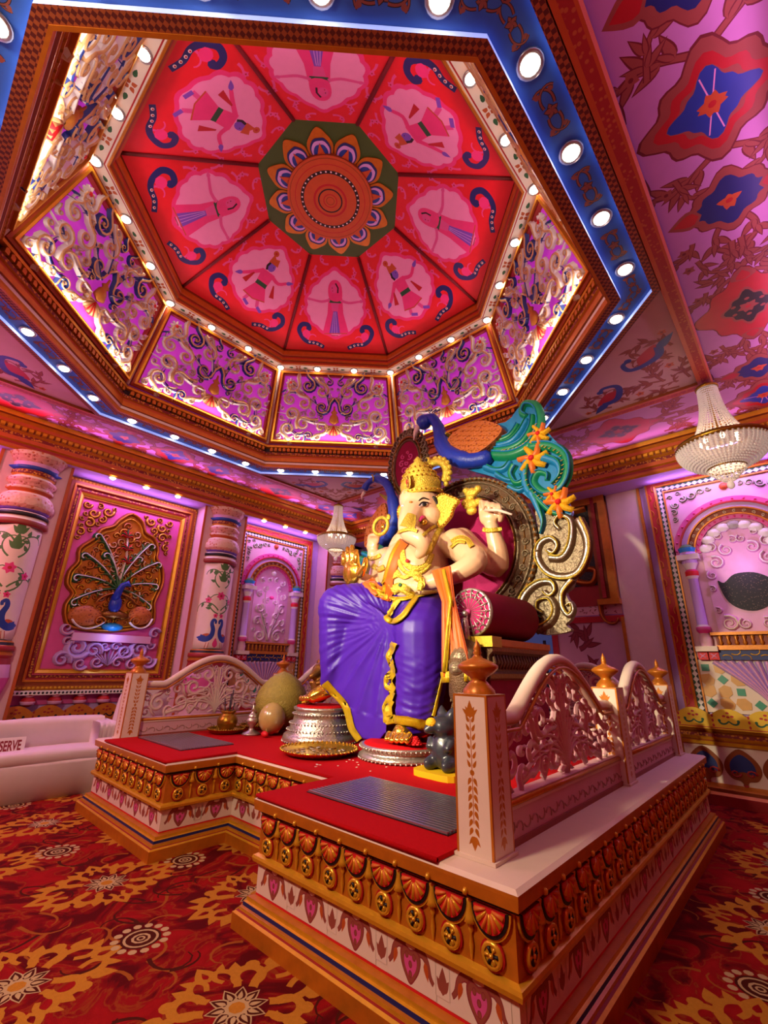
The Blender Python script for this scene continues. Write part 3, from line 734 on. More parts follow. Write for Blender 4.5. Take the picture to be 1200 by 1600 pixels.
for k in range(8):
    for x in (-.98, -.325, .325, .98):
        a = k * pi / 4; c = complex(CX, CY) + cmath.rect(1, a) * complex(3.21, x)
        i = round((x + .98) / .653); spot((c.real, c.imag, CZ - .012), ORD[i] + ' spotlight clockwise on the ' + SIDE[k] + ' side of the blue ceiling band', 'spotlights in the blue band', .95)
    for x in (-1.03, -.345, .345):
        c = complex(CX, CY) + cmath.rect(1, k * pi / 4) * complex(2.485, x)
        i = round((x + 1.03) / .685); spot((c.real, c.imag, 6.765), ORD[i] + ' small spotlight clockwise on the ' + SIDE[k] + ' side of the upper dome soffit', 'spotlights in the upper dome soffit', .85)
# ================================================================== WALLS
mb = MB(); mb.box((X0, Y1, FLOOR), (X1, Y1 + .1, 5.0), 'lilac'); wl = mb.obj('wall_left', label='lilac rear wall with peacock relief, pillars and arched niche', kind='structure')
mb = MB(); mb.box((X1, Y0, FLOOR), (X1 + .1, Y1, 5.0), 'lilac'); wr = mb.obj('wall_right', label='pink wall with arched niche and gold framed lattice window', kind='structure')
mb = MB(); mb.box((X0, Y0 - .1, FLOOR), (X1, Y0, 5.0), 'redbeam'); mb.obj('wall_near', label='red side wall beyond the right edge of the view', kind='structure')
mb = MB(); mb.box((X0 - .1, Y0, FLOOR), (X0, Y1, 5.0), 'redbeam'); mb.obj('wall_behind', label='red wall behind the viewer', kind='structure')

def cornice(name, p0, p1, out, label):
    """deep gold cornice; profile coordinates measured out from the wall line"""
    mb = MB(); prof = [(0, 4.46), (.50, 4.46), (.52, 4.49), (.52, 4.53), (.50, 4.54), (.50, 4.58), (.53, 4.60), (.53, 4.66), (.51, 4.67), (.51, 4.72), (.54, 4.75), (.54, 4.80), (.57, 4.83), (.57, 4.88), (.60, 4.92), (.64, 4.93), (.64, 5.0)]
    ms = ['lilac', 'gold', 'orange', 'golddk', 'redbeam', 'gold', 'orange', 'golddk', 'dotgold', 'gold', 'golddk', 'gold', 'orange', 'gold', 'golddk', 'goldbr']
    mb.extr(prof, p0, p1, ms, out=out)
    o = mb.obj(name, label=label, kind='structure')
    d = (V(p1) - V(p0)); L = d.length; d.normalize(); mb = MB(); n = int(L / .085)
    for i in range(n):
        q = V(p0) + d * ((i + .5) * L / n) + V(out) * .54; w_ = d * .028; u = V((0, 0, 1)); ou = V(out) * .035
        mb.add([q - w_ + u * 4.76, q + w_ + u * 4.76, q + w_ + u * 4.815, q - w_ + u * 4.815, q - w_ + u * 4.77 + ou, q + w_ + u * 4.77 + ou, q + w_ + u * 4.815 + ou, q - w_ + u * 4.815 + ou], [(0, 1, 5, 4), (1, 2, 6, 5), (2, 3, 7, 6), (3, 0, 4, 7), (4, 5, 6, 7)], 'goldbr')
    mb.obj('dentil_row', o, kind='stuff')
    return o
cornice('trim_6', (X0, Y1, 0), (X1, Y1, 0), (0, -1, 0), 'gold and red dentilled cornice above the peacock wall')
cornice('trim_7', (X1, Y1, 0), (X1, Y0, 0), (-1, 0, 0), 'gold and red dentilled cornice above the lattice window wall')
cornice('trim_8', (X1, Y0, 0), (X0, Y0, 0), (0, 1, 0), 'gold cornice along the near side wall')

# soffit lamps, cornice and niche strips, added soffit uplights
for x in (-.4, 2.76, 5.9): lamp('cornice_strip', 'AREA', (x, 7.86, 4.86), 7, (.95, .30, .90), target=(x, 7.3, 5.4), shape='RECTANGLE', size=3.0, size_y=.05, along=(1, 0, 0))
for x in (-.4, 2.76, 5.9): lamp('cornice_strip', 'AREA', (x, -.52, 4.80), 6, (.95, .40, .85), target=(x, .2, 5.3), shape='RECTANGLE', size=3.0, size_y=.05, along=(1, 0, 0))
for y in (1.4, 5.6): lamp('cornice_strip', 'AREA', (7.34, y, 4.84), 5, (.95, .35, .70), target=(6.7, y, 5.3), shape='RECTANGLE', size=3.0, size_y=.05, along=(0, 1, 0))
for i, x in enumerate((2.01, 2.56, 3.13)): spot((x, 8.17, 4.455), ('first', 'second', 'third')[i] + ' small soffit spotlight from the left above the peacock relief', 'soffit spotlights', .8)
for i, x in enumerate((5.02, 5.58, 6.15)): spot((x, 8.17, 4.455), ('first', 'second', 'third')[i] + ' small soffit spotlight from the left above the arched niche by the pillar', 'soffit spotlights', .8)
VIO = (.58, .30, 1.0)
for x in (-.6, 2.6, 5.7): lamp('soffit_fill', 'AREA', (x, 8.46, 4.30), 3.5, VIO, target=(x, 8.34, 4.6), shape='RECTANGLE', size=1.9, size_y=.04, along=(1, 0, 0))  # violet uplights added only to lighten the soffit, no fitting there
lamp('soffit_fill', 'AREA', (7.9, .4, 4.36), 3.5, VIO, target=(7.78, .4, 4.7), shape='RECTANGLE', size=1.9, size_y=.04, along=(0, 1, 0))
lamp('led_strip', 'AREA', (2.6, 8.32, 4.43), 22, VIO, target=(2.6, 8.4, 0), shape='RECTANGLE', size=1.9, size_y=.1, along=(1, 0, 0))
lamp('led_strip', 'AREA', (5.7, 8.32, 4.43), 22, VIO, target=(5.7, 8.4, 0), shape='RECTANGLE', size=1.9, size_y=.1, along=(1, 0, 0))
lamp('led_strip', 'AREA', (7.8, .4, 4.43), 22, VIO, target=(7.86, .4, 0), shape='RECTANGLE', size=1.9, size_y=.1, along=(0, 1, 0))
lamp('led_strip', 'AREA', (-.6, 8.32, 4.43), 18, VIO, target=(-.6, 8.4, 0), shape='RECTANGLE', size=1.9, size_y=.1, along=(1, 0, 0))

WL = frame((0, Y1, 0), (1, 0, 0), (0, 0, 1))           # local (x, z, out of the wall) on the left wall
WR = frame((X1, 0, 0), (0, -1, 0), (0, 0, 1))          # local (-y, z, out) on the right wall

def framing(mb, x0, x1, z0, z1, layers, M):
    """nested rectangular picture-frame mouldings: layers [(width, height0, height1, material)] from outside in"""
    for wd, h0, h1, m in layers:
        a = [(x0, z0), (x1, z0), (x1, z1), (x0, z1)]; x0 += wd; x1 -= wd; z0 += wd; z1 -= wd; b = [(x0, z0), (x1, z0), (x1, z1), (x0, z1)]
        vs = [(p[0], p[1], 0) for p in a] + [(p[0], p[1], h0) for p in a] + [(p[0], p[1], h1) for p in b] + [(p[0], p[1], 0) for p in b]
        fs = []
        for i in range(4):
            j = (i + 1) % 4; fs += [(i, j, 4 + j, 4 + i), (4 + i, 4 + j, 8 + j, 8 + i), (8 + i, 8 + j, 12 + j, 12 + i)]
        mb.add(vs, fs, m, M)
    return x0, x1, z0, z1
def beads(mb, a, b, step, r, m, M, sq=False):
    a, b = complex(*a), complex(*b); n = max(1, int(abs(b - a) / step))
    for i in range(n):
        c = a + (b - a) * (i + .5) / n
        if sq: mb.box((c.real - r, c.imag - r, 0), (c.real + r, c.imag + r, r * 1.4), m, M)
        else: mb.add([(c.real + r * cos(k * pi / 3), c.imag + r * sin(k * pi / 3), 0) for k in range(6)] + [(c.real, c.imag, r)], [(k, (k + 1) % 6, 6) for k in range(6)], m, M, True)

# ---------------------------------------------------------------- scalloped dado board with three-leaf motif
def dado_board(mb, x0, x1, z0, z1, n, m, mk, md_, M, dots='red'):
    L = x1 - x0; s = L / n; out = [complex(x0, z0), complex(x1, z0)]; A = Art()
    for i in range(n - 1, -1, -1):
        for t in (1, .86, .74, .62, .5, .38, .26, .14): out.append(complex(x0 + (i + t) * s, z1 - .09 * (1 - sin(pi * t)) ** 1.2))
    out.append(complex(x0, z1 - .09))
    for i in range(n):
        c = complex(x0 + (i + .5) * s, z0 + (z1 - z0) * .42)
        for q in (1, -1):
            z = [complex(w.real * q, w.imag) + c for w in clo(0j, -.9, s * .36, 2, 32, 9)]; A.stroke(z, .016, mk, .026); A.circ(z[-1], .018, mk, 8)
        for dx, dy in ((0, .10), (-.045, .06), (.045, .06), (0, .05)): A.circ(c + complex(dx, dy), .02, dots, 8, .014)
        for dy in (-.06, 0, .06): A.circ(complex(x0 + i * s + .02, c.imag + dy), .014, dots, 6, .022)
    A.stroke([complex(x0, z0 + .02), complex(x1, z0 + .02)], .01, md_)
    mb.prism(out, 0, .03, m, M); mb.sheet(shrink_any(out), A, m, M @ T(0, 0, .034))
def shrink_any(o): return [p for p in o]

# ---------------------------------------------------------------- peacock relief niche
def W(zx, zy, Y=8.6, k=4.0, ox=60, oy=720):      # traced position on the wall plane
    p = px(ox + zx / k, oy + zy / k, 1, Y); return complex(p.x, p.z)
pk = empty('peacock_relief', T(2.6, Y1, 0), 'tall gold framed wall relief of a displaying peacock on magenta', 'wall relief')
ML = frame((-2.6, 0, 0), (1, 0, 0), (0, 0, 1))
mb = MB(); r_ = framing(mb, 1.46, 3.74, 1.06, 4.44, [(.07, .05, .09, 'gold'), (.05, .11, .11, 'golddk'), (.03, .13, .13, 'gold'), (.03, .10, .08, 'redbeam'), (.035, .09, .09, 'dotgold'), (.03, .11, .09, 'redbeam'), (.04, .1, .07, 'goldbr'), (.02, .06, .06, 'gold')], ML)
mb.obj('frame', pk)
mb = MB()
for a, b in (((1.50, 1.10), (1.50, 4.40)), ((3.70, 1.10), (3.70, 4.40)), ((1.50, 4.40), (3.70, 4.40)), ((1.50, 1.1), (3.7, 1.1))): beads(mb, a, b, .055, .024, 'goldbr', ML @ T(0, 0, .07))
mb.obj('bead_row', pk, kind='stuff')
mb = MB(); mb.box((1.7, 1.3, 0), (3.5, 4.25, .03), 'pink', ML); mb.obj('field', pk)
arch = [(585, 335), (650, 385), (668, 450), (725, 490), (745, 560), (738, 610), (772, 670), (775, 760), (748, 830), (722, 890), (722, 960), (690, 1030), (450, 1062), (215, 1040), (168, 980), (170, 900), (215, 830), (178, 770), (195, 690), (248, 630), (258, 550), (340, 495), (395, 432), (470, 410), (510, 372)]
ap = [W(*q) for q in arch]; apc = spline(ap, 3, True)
mb = MB(); mb.prism(apc, .03, .045, 'gold', ML); fo_ = mb.obj('foil_ground', pk)
mb = MB(); mb.relief(apc + apc[:1], .075, .075, .07, 'gold', ML @ T(0, 0, .04), edge='golddk'); mb.relief([p * .93 + .07 * W(470, 800) for p in apc + apc[:1]], .03, .03, .05, 'goldbr', ML @ T(0, 0, .04)); mb.obj('foil_border', pk)
# leafy ground of small curls
mb = MB(); ins = inpoly([p * .9 + .1 * W(470, 800) for p in apc]); xs = [p.real for p in ap]; zs = [p.imag for p in ap]
rr = random.Random(9)
for c, R in pack(lambda c: ins(c) and c.imag > 2.05, (min(xs), min(zs), max(xs), max(zs)), (.075, .06, .048, .036), 800, 5, .9):
    mb.relief(spi(c, R, rr.uniform(0, 6), rr.choice((1.0, -1.0)), 10), R * .85, R * .4, .045, rr.choice(('goldbr', 'cream', 'peaorange', 'goldbr', 'scroll')), ML @ T(0, 0, .045), edge='golddk')
mb.obj('leaf_ground', pk, kind='stuff')
body = W(490, 800)
tips = [(388, 470, 1), (300, 585, 1), (240, 715, 1), (210, 870, 1), (440, 590, 1), (690, 530, -1), (735, 640, -1), (725, 775, -1), (690, 905, -1), (610, 610, -1)]
for x, y, s in tips:
    t = W(x, y); mb = MB(); mid = (body + t) / 2 + (t - body) * 1j * .12 * (-s)
    p = bez(body, (body + mid) / 2, mid, t, 9); d = p[-1] - p[-2]; R = .06
    p += spi(t + d / abs(d) * 1j * s * R, R, cmath.phase(-1j * s * d), .7 * s, 8, .3)
    mb.relief(p, .045, .085, .075, 'leaf', ML @ T(0, 0, .06), edge='green' if s > 0 else 'leaf')
    mb.relief(p[4:-2], .012, .02, .02, 'scrollw', ML @ T(0, 0, .125))
    for j in (4, 6, 8):
        d = p[j + 1] - p[j]; d /= abs(d)
        for q in (1, -1): mb.relief([p[j], p[j] + d * cmath.rect(.06, .6 * q), p[j] + d * cmath.rect(.13, .9 * q)], .055, .006, .06, 'leaf' if q > 0 else 'peaorange', ML @ T(0, 0, .06))
    mb.obj('tail_feather', pk)
mb = MB(); c = W(545, 640)
for y in (640, 560, 480):
    c = W(550, y)
    for i in range(7): mb.relief([c, c + cmath.rect(.08, pi / 2 + (i - 3) * .4), c + cmath.rect(.15 - abs(i - 3) * .015, pi / 2 + (i - 3) * .55)], .04, .006, .06, 'green' if i % 2 else 'redbr', ML @ T(0, 0, .07))
mb.relief([W(490, 830), W(520, 700), W(550, 600), W(555, 480)], .05, .03, .06, 'cream', ML @ T(0, 0, .05)); mb.obj('centre_plume', pk)
for s, x in ((1, 290), (-1, 628)):
    mb = MB(); c = W(x, 970); mb.blob((c.real, c.imag, .09), (.26 if s > 0 else .20, .17, .09), 'feather', ML, 16, 8)
    q = W(370 if s > 0 else 590, 1005); mb.relief(spi(q, .085, 0 if s > 0 else pi, 1.4 * s, 18), .05, .03, .07, 'gold', ML @ T(0, 0, .12), edge='golddk')
    mb.relief(bez(W(200 if s > 0 else 700, 990), W(240 if s > 0 else 670, 1070), W(330 if s > 0 else 590, 1060), W(400 if s > 0 else 560, 1010)), .03, .03, .05, 'scrollw', ML @ T(0, 0, .12)); mb.obj('wing', pk)
mb = MB(); c = W(470, 900); mb.blob((c.real, c.imag, .12), (.1, .16, .1), 'peablue', ML, 12, 8)
mb.tube([ML @ V((W(x, y).real, W(x, y).imag, h)) for x, y, h in ((465, 870, .14), (485, 820, .2), (505, 785, .24), (530, 775, .28), (545, 795, .3))], [.07, .055, .045, .045, .012], 'peablue', 10); mb.obj('peacock_body', pk)
mb = MB(); mb.relief(bez(W(345, 890), W(400, 820), W(540, 800), W(600, 900)), .045, .045, .07, 'gold', ML @ T(0, 0, .1), edge='golddk'); c = W(470, 960); mb.lathe([(.2, 0), (.25, .03), (.23, .08), (.12, .12), (.02, .16)], 16, 'bronze', ML @ T(c.real, c.imag - .06, .05) @ RX(-pi / 2) @ SCL(1, .6, 1)); mb.obj('perch', pk)
mb = MB(); c = W(455, 1040); mb.blob((c.real, c.imag, .1), (.17, .07, .08), 'teal', ML, 14, 6); mb.obj('bowl', pk)
lamp('niche_lamp', 'POINT', (W(455, 1075).real, Y1 - .34, W(455, 1100).imag), 3, (.35, .45, 1), shadow_soft_size=.05)
mb = MB(); x0_, x1_ = W(130, 1200).real, W(715, 1180).real; zc = W(420, 1180).imag
mb.box((x0_ + .1, zc + .12, .03), (x1_ - .1, zc + .24, .14), 'scrollpink', ML)
for s in (1, -1):
    xm = (x0_ + x1_) / 2; h = (x1_ - x0_) / 2
    for c, R, t in ((.68 + .02j, .18, 1.6), (.34 - .02j, .13, -1.4), (.22 - .2j, .09, 1.3), (.93 - .17j, .13, -1.4), (.55 - .23j, .1, 1.3), (.97 + .30j, .10, 1.2), (.9 + .1j, .08, -1.2), (.12 + .05j, .08, 1.2)):
        p = spi(complex(xm + s * c.real * h, zc + c.imag), R, .4 * s, t * s, 16); mb.relief(p, R * .62, R * .3, .09, 'scrollpink' if R < .12 else 'lilac', ML @ T(0, 0, .04), edge='lilac')
    for i in range(5): mb.relief([complex(xm, zc - .25), complex(xm + s * .05 * i, zc - .1), complex(xm + s * .085 * i, zc + .08 - .02 * i)], .05, .01, .07, 'lilac', ML @ T(0, 0, .04), edge='scrollpink')
mb.obj('carved_plinth', pk, kind='stuff')
for s in (1, -1):
    mb = MB(); xc = 2.545 + s * .5
    for c, R in pack(lambda c: -.02 < c.real and c.imag < .02 and c.real / .62 - c.imag / .80 < 1.0, (0, -.8, .62, 0), (.09, .07, .055, .04), 500, 3, .9):
        q = complex(xc + s * (.26 - c.real), 4.08 + c.imag); mb.relief(spi(q, R, rr.uniform(0, 6), 1.2 * s, 12), R * .8, R * .4, .045, 'goldbr', ML @ T(0, 0, .03), edge='golddk')
    mb.obj('corner_leafwork', pk, kind='stuff')
# ledge with little pots and brown scalloped board under it
mb = MB(); mb.box((1.46, 1.0, 0), (3.74, 1.06, .16), 'white', ML); beads(mb, (1.48, 1.03), (3.72, 1.03), .05, .018, 'black', ML @ T(0, 0, .16)); mb.obj('ledge', pk)
for i in range(6):
    mb = MB(); mb.lathe([(.03, .0), (.085, .03), (.1, .075), (.07, .12), (.045, .135), (.07, .15), (.075, .165), (.01, .165)], 14, ['redbeam', 'scrollpink', 'red', 'redbeam', 'scrollpink', 'redbeam', 'red'], ML @ T(1.72 + i * .33, .84, .09) @ RX(-pi / 2)); mb.obj('wall_pot', pk)
mb = MB(); mb.box((1.42, .86, 0), (3.78, 1.0, .02), 'pink', ML); mb.obj('pot_shelf_back', pk)
mb = MB(); dado_board(mb, 1.40, 3.74, .60, .86, 6, 'gold', 'black', 'red', ML @ T(0, 0, .14), 'redbeam'); mb.obj('scalloped_board', pk)
lamp('pot_lamp', 'AREA', (2.6, Y1 - .12, 1.02), 1.2, (1, .35, 1), target=(2.6, Y1 - .1, 0), shape='RECTANGLE', size=1.8, size_y=.05, along=(1, 0, 0))

# ---------------------------------------------------------------- pillars
def bendcyl(R, ang0=0):
    return lambda x, y: (R * sin(x / R + ang0), -R * cos(x / R + ang0), y)
def peacock_pair():
    A = Art()
    for s in (1, -1):
        h = lambda z: complex(z.real * s, z.imag)
        A.poly([h(z) for z in spline([.06 + .16j, .12 + .24j, .22 + .22j, .25 + .17j, .14 + .12j], 3, True)], 'orange')
        A.stroke([h(z) for z in spline([.035 + .40j, .03 + .44j, .07 + .46j, .09 + .40j, .06 + .30j, .08 + .2j, .16 + .15j, .26 + .18j], 4)], .03, 'blue', .1)
        A.petal(h(.14 + .16j), .1 if s > 0 else pi - .1, .18, .09, 'blue')
        for x in (.1, .14): A.stroke([h(x + .1j), h(x + .02 + .01j)], .01, 'orange')
        for p, hd, L, k0, k1 in ((.02 + .56j, .3, .5, 2, 10), (.02 + .62j, .9, .5, -1, -9), (.05 + 1.0j, .6, .4, 2, 12), (.03 + 1.2j, 1.0, .35, -2, -11)):
            z = [h(q) for q in clo(p, hd, L, k0, k1, 10)]; A.stroke(z, .022, 'leaf', .012)
            for j in (3, 6): A.petal(z[j], cmath.phase(z[j + 1] - z[j]) + .9, .09, .05, 'leaf')
        A.flower(h(.2 + .78j), .06, 'hotpink', 'red', 5); A.flower(h(.05 + .53j), .045, 'hotpink', 'red', 5)
    A.petal(.0 + .02j, pi / 2, .16, .09, 'hotpink'); A.flower(.86j, .08, 'hotpink', 'red', 6)
    for y in (1.1, 1.3): A.petal(1j * y, pi / 2, .22, .1, 'leaf'); A.petal(1j * y, pi / 2 + .7, .14, .06, 'leaf'); A.petal(1j * y, pi / 2 - .7, .14, .06, 'leaf')
    return A
PR = .31
mb_sh = MB(); mb_sh.sheet([-.48 + 0j, .48 + 0j, .48 + 1.62j, -.48 + 1.62j], Art().add(peacock_pair(), a=1.12, b=.02j), 'cream', bend=bendcyl(PR))
pillar_mesh = {}
def pillar(x, label):
    r = empty('pillar', T(x, Y1 - .32, 0), label, 'pillar', 'round wall pillars')
    def part(name, key, f, **kw):
        if key not in pillar_mesh: m_ = MB(); f(m_); o = m_.obj(name, r, **kw); pillar_mesh[key] = o.data
        else: o = put(name, pillar_mesh[key], r, **kw)
    part('pilaster', 'pil', lambda m: m.box((-.46, -.06, FLOOR), (.46, .32, 4.46), 'pinkwall').box((-.47, -.075, FLOOR), (-.43, -.06, 4.46), 'orange').box((.43, -.075, FLOOR), (.47, -.06, 4.46), 'orange'))
    part('shaft', 'sh', lambda m: (m.v.extend(mb_sh.v), m.f.extend(mb_sh.f), m.mi.extend(mb_sh.mi), m.mats.extend(mb_sh.mats), m.sm.extend([True] * len(mb_sh.f)), [m.v.__setitem__(i, (v[0], v[1], v[2] + 1.72)) for i, v in enumerate(m.v)]))
    def lath(prof, ms): return lambda m: m.lathe(prof, 24, ms, a0=-pi - .5, a1=.5)
    part('neck_ring', 'ring', lath([(.31, 3.33), (.345, 3.35), (.345, 3.41), (.32, 3.43), (.32, 3.46), (.335, 3.46), (.335, 3.52), (.31, 3.54)], ['redbeam', 'brown', 'white', 'white', 'gold', 'black', 'cream']))
    def bulb(m):
        m.lathe([(.27, 3.54), (.33, 3.58), (.355, 3.63), (.36, 3.68), (.35, 3.74), (.32, 3.80), (.27, 3.84), (.255, 3.88)], 28, ['purplepaint', 'capvor2', 'capvor', 'capvor', 'capvor', 'cream', 'orange'], a0=-pi - .5, a1=.5, flute=(1, 3, .03))
    part('capital_bulb', 'bulb', bulb)
    part('capital_rings', 'rings', lath([(.255, 3.86), (.305, 3.89), (.305, 3.93), (.26, 3.95), (.315, 4.0), (.32, 4.05), (.26, 4.1), (.29, 4.12), (.29, 4.18), (.26, 4.2)], ['orange', 'capvor', 'golddk', 'capvor2', 'capvor2', 'cream', 'gold', 'dotgold', 'orange']))
    def crown(m):
        m.lathe([(.26, 4.19), (.335, 4.23), (.28, 4.26)], 16, ['blue', 'blue'], a0=-pi - .5, a1=.5, flute=(1, 1, .06)); m.lathe([(.27, 4.24), (.30, 4.31), (.36, 4.41), (.38, 4.46)], 24, ['scrollpink', 'capvor2', 'capvor'], a0=-pi - .5, a1=.5, flute=(2, 2, .03))
    part('capital_crown', 'crown', crown)
    part('base_rings', 'bring', lath([(.34, 1.5), (.36, 1.54), (.34, 1.58), (.36, 1.6), (.36, 1.66), (.33, 1.67), (.33, 1.71), (.31, 1.73)], ['redbeam', 'gold', 'golddk', 'redbeam', 'gold', 'black', 'gold']))
    def lotus(m):
        m.lathe([(.36, .6), (.37, .85), (.33, 1.0), (.38, 1.25), (.36, 1.42), (.34, 1.5)], 20, ['pinkwall', 'golddk', 'pink', 'scrollpink', 'redbeam'], a0=-pi - .5, a1=.5, flute=(2, 3, .035)); m.box((-.4, -.26, FLOOR), (.4, .3, .6), 'pinkwall')
    part('pedestal', 'ped', lotus)
pillar(1.0, 'leftmost round pillar with painted blue peacocks, cut by the photo edge'); pillar(4.2, 'round pillar with painted peacocks between the peacock relief and arched niche'); pillar(7.42, 'round pillar mostly hidden behind the small far chandelier')

# ---------------------------------------------------------------- arched niche (local: u centred, v height in the room, n out)
def arched_niche(M, label, mesh_hole):
    root = empty('arched_niche', M, label, 'wall niche', 'arched wall niches')
    zt, zb = 4.44, .58
    def P(name, f, **kw): m_ = MB(); f(m_); return m_.obj(name, root, **kw)
    def fr(m):
        framing(m, -1.05, 1.05, zb, zt, [(.02, .05, .05, 'lilac'), (.025, .07, .07, 'gold'), (.10, .06, .06, 'red'), (.03, .08, .07, 'gold'), (.08, .04, .04, 'white'), (.02, .05, .05, 'gold')], I4)
    P('frame', fr)
    def frscroll(m):
        for (a, b) in ((complex(-.955, zb + .1), complex(-.955, zt - .1)), (complex(.955, zb + .1), complex(.955, zt - .1)), (complex(-.9, zt - .095), complex(.9, zt - .095))):
            n = int(abs(b - a) / .14); d = (b - a) / n
            for i in range(n):
                p = a + d * i; s = 1 if i % 2 else -1; m.relief(clo(p - d / abs(d) * 1j * .03 * s, cmath.phase(d) + .6 * s, .17, -5 * s, -20 * s, 6), .02, .01, .012, 'gold', T(0, 0, .06))
    P('frame_scroll', frscroll, kind='stuff')
    def teeth(m):
        for (a, b) in ((complex(-.835, zb + .2), complex(-.835, zt - .2)), (complex(.835, zb + .2), complex(.835, zt - .2)), (complex(-.8, zt - .215), complex(.8, zt - .215))):
            n = int(abs(b - a) / .075); d = (b - a) / n; e = d / abs(d)
            for i in range(n):
                p = a + d * i
                for s in (1, -1): m.prism([p + e * 1j * .036 * s, p + d * .96 + e * 1j * .036 * s, p + d * .5 + e * 1j * .006 * s], 0, .05, 'green' if s > 0 else 'black')
    P('tooth_strip', teeth, kind='stuff')
    sp_ = 3.10
    P('spandrel', lambda m: m.box((-.78, 1.6, 0), (.78, zt - .27, .02), 'pinkwall'))
    def leaves(m):
        r_ = random.Random(2)
        for s in (1, -1):
            for (c, R, t) in ((.30 + 4.06j, .055, 1.3), (.42 + 4.03j, .06, -1.3), (.55 + 4.0j, .06, 1.3), (.66 + 3.92j, .06, -1.3), (.69 + 3.80j, .05, 1.3), (.70 + 3.69j, .045, -1.2), (.2 + 4.09j, .04, 1.2), (.6 + 4.1j, .04, -1.2), (.71 + 4.06j, .04, 1.2)):
                m.relief(spi(complex(c.real * s, c.imag), R, r_.uniform(0, 6), t * s, 12), R * .55, R * .3, .03, 'cream', T(0, 0, .02), edge='leaf')
    P('spandrel_leaves', leaves, kind='stuff'); P('keystone_boss', lambda m: m.blob((0, 4.08, .03), (.06, .06, .04), 'orange', None, 10, 6))
    bands = [(.80, .72, .05, 'pink'), (.72, .695, .09, 'red'), (.695, .62, .07, 'lilac'), (.62, .60, .10, 'gold'), (.60, .53, .06, 'brown'), (.53, .51, .10, 'gold'), (.51, .45, .07, 'pink')]
    for ro, ri, h, mm in bands:
        def ab(m):
            pts = arcp(sp_ * 1j, ro, 0, pi, 26) + arcp(sp_ * 1j, ri, pi, 0, 26); m.prism(pts, .02, h, mm)
            if mm == 'pink':
                for i in range(18): c = sp_ * 1j + cmath.rect((ro + ri) / 2, pi * (i + .5) / 18); m.blob((c.real, c.imag, h), .018, 'hotpink', None, 6, 4)
            if mm == 'brown':
                for i in range(16): c = sp_ * 1j + cmath.rect((ro + ri) / 2, pi * (i + .5) / 16); m.relief(spi(c, .026, i, 1.2, 8), .014, .008, .02, 'cream', T(0, 0, h))
        P('arch_band', ab, kind='stuff' if mm in ('pink', 'brown') else None)
    P('back_panel', lambda m: m.prism([-.45 + 1.93j, .45 + 1.93j] + arcp(sp_ * 1j, .45, 0, pi, 20), .0, .03, 'scrollpink'))
    def carv(m):
        r_ = random.Random(8); cs = [(.0 + 3.42j, .0, 0)]
        if not mesh_hole:
            for s in (1, -1):
                for c, R, t in ((.22 + 2.08j, .13, 1.6), (.3 + 2.38j, .09, -1.4), (.14 + 2.5j, .07, 1.3), (.28 + 2.66j, .11, 1.5), (.1 + 2.82j, .07, -1.3), (.3 + 2.95j, .08, -1.4), (.18 + 3.08j, .08, 1.3), (.26 + 3.25j, .07, -1.3), (.09 + 3.3j, .06, 1.3), (.38 + 2.2j, .05, 1.2), (.07 + 2.3j, .06, -1.2)):
                    m.relief(spi(complex(c.real * s, c.imag), R, 1.0, t * s, 16), R * .55, R * .25, .06, 'scrollpink', T(0, 0, .03), edge='white')
                for i in range(4): m.relief(bez(complex(.0, 1.98), complex(.05 * s, 2.2), complex(.2 * s, 2.3 + .15 * i), complex((.30 - .05 * i) * s, 2.42 + .22 * i)), .05, .012, .06, 'leaf' if i == 1 else 'scrollpink', T(0, 0, .03), edge='white')
            m.blob((0, 3.45, .04), (.07, .06, .04), 'white', None, 10, 6); m.blob((0, 2.9, .05), (.06, .04, .04), 'hotpink', None, 10, 6)
        else:
            for s in (1, -1):
                for c, R, t in ((.30 + 2.06j, .11, 1.6), (.12 + 2.05j, .08, -1.5), (.40 + 2.24j, .05, 1.2), (.38 + 2.75j, .07, -1.3), (.30 + 2.93j, .1, 1.5), (.15 + 3.1j, .09, -1.4), (.32 + 3.16j, .07, 1.4), (.05 + 3.24j, .06, 1.3), (.2 + 3.32j, .06, -1.3), (.41 + 2.55j, .05, 1.2)):
                    m.relief(spi(complex(c.real * s, c.imag), R, 2.0, t * s, 16), R * .6, R * .25, .07, 'white' if c.imag > 2.5 else 'cream', T(0, 0, .03), edge='scrollpink')
                for i in range(5): a = pi / 2 - i * .33; m.blob((.40 * cos(a) * s, 3.06 + .40 * sin(a), .05), (.09, .07, .04), 'white', None, 10, 6)
    P('carving', carv, kind='stuff')
    if mesh_hole:
        P('mesh_opening', lambda m: m.prism(spline([-.33 + 2.66j, -.26 + 2.63j, -.12 + 2.74j, .1 + 2.74j, .27 + 2.63j, .3 + 2.5j, .22 + 2.32j, .03 + 2.22j, -.16 + 2.26j, -.28 + 2.4j], 4, True), .03, .05, 'jalidark'))
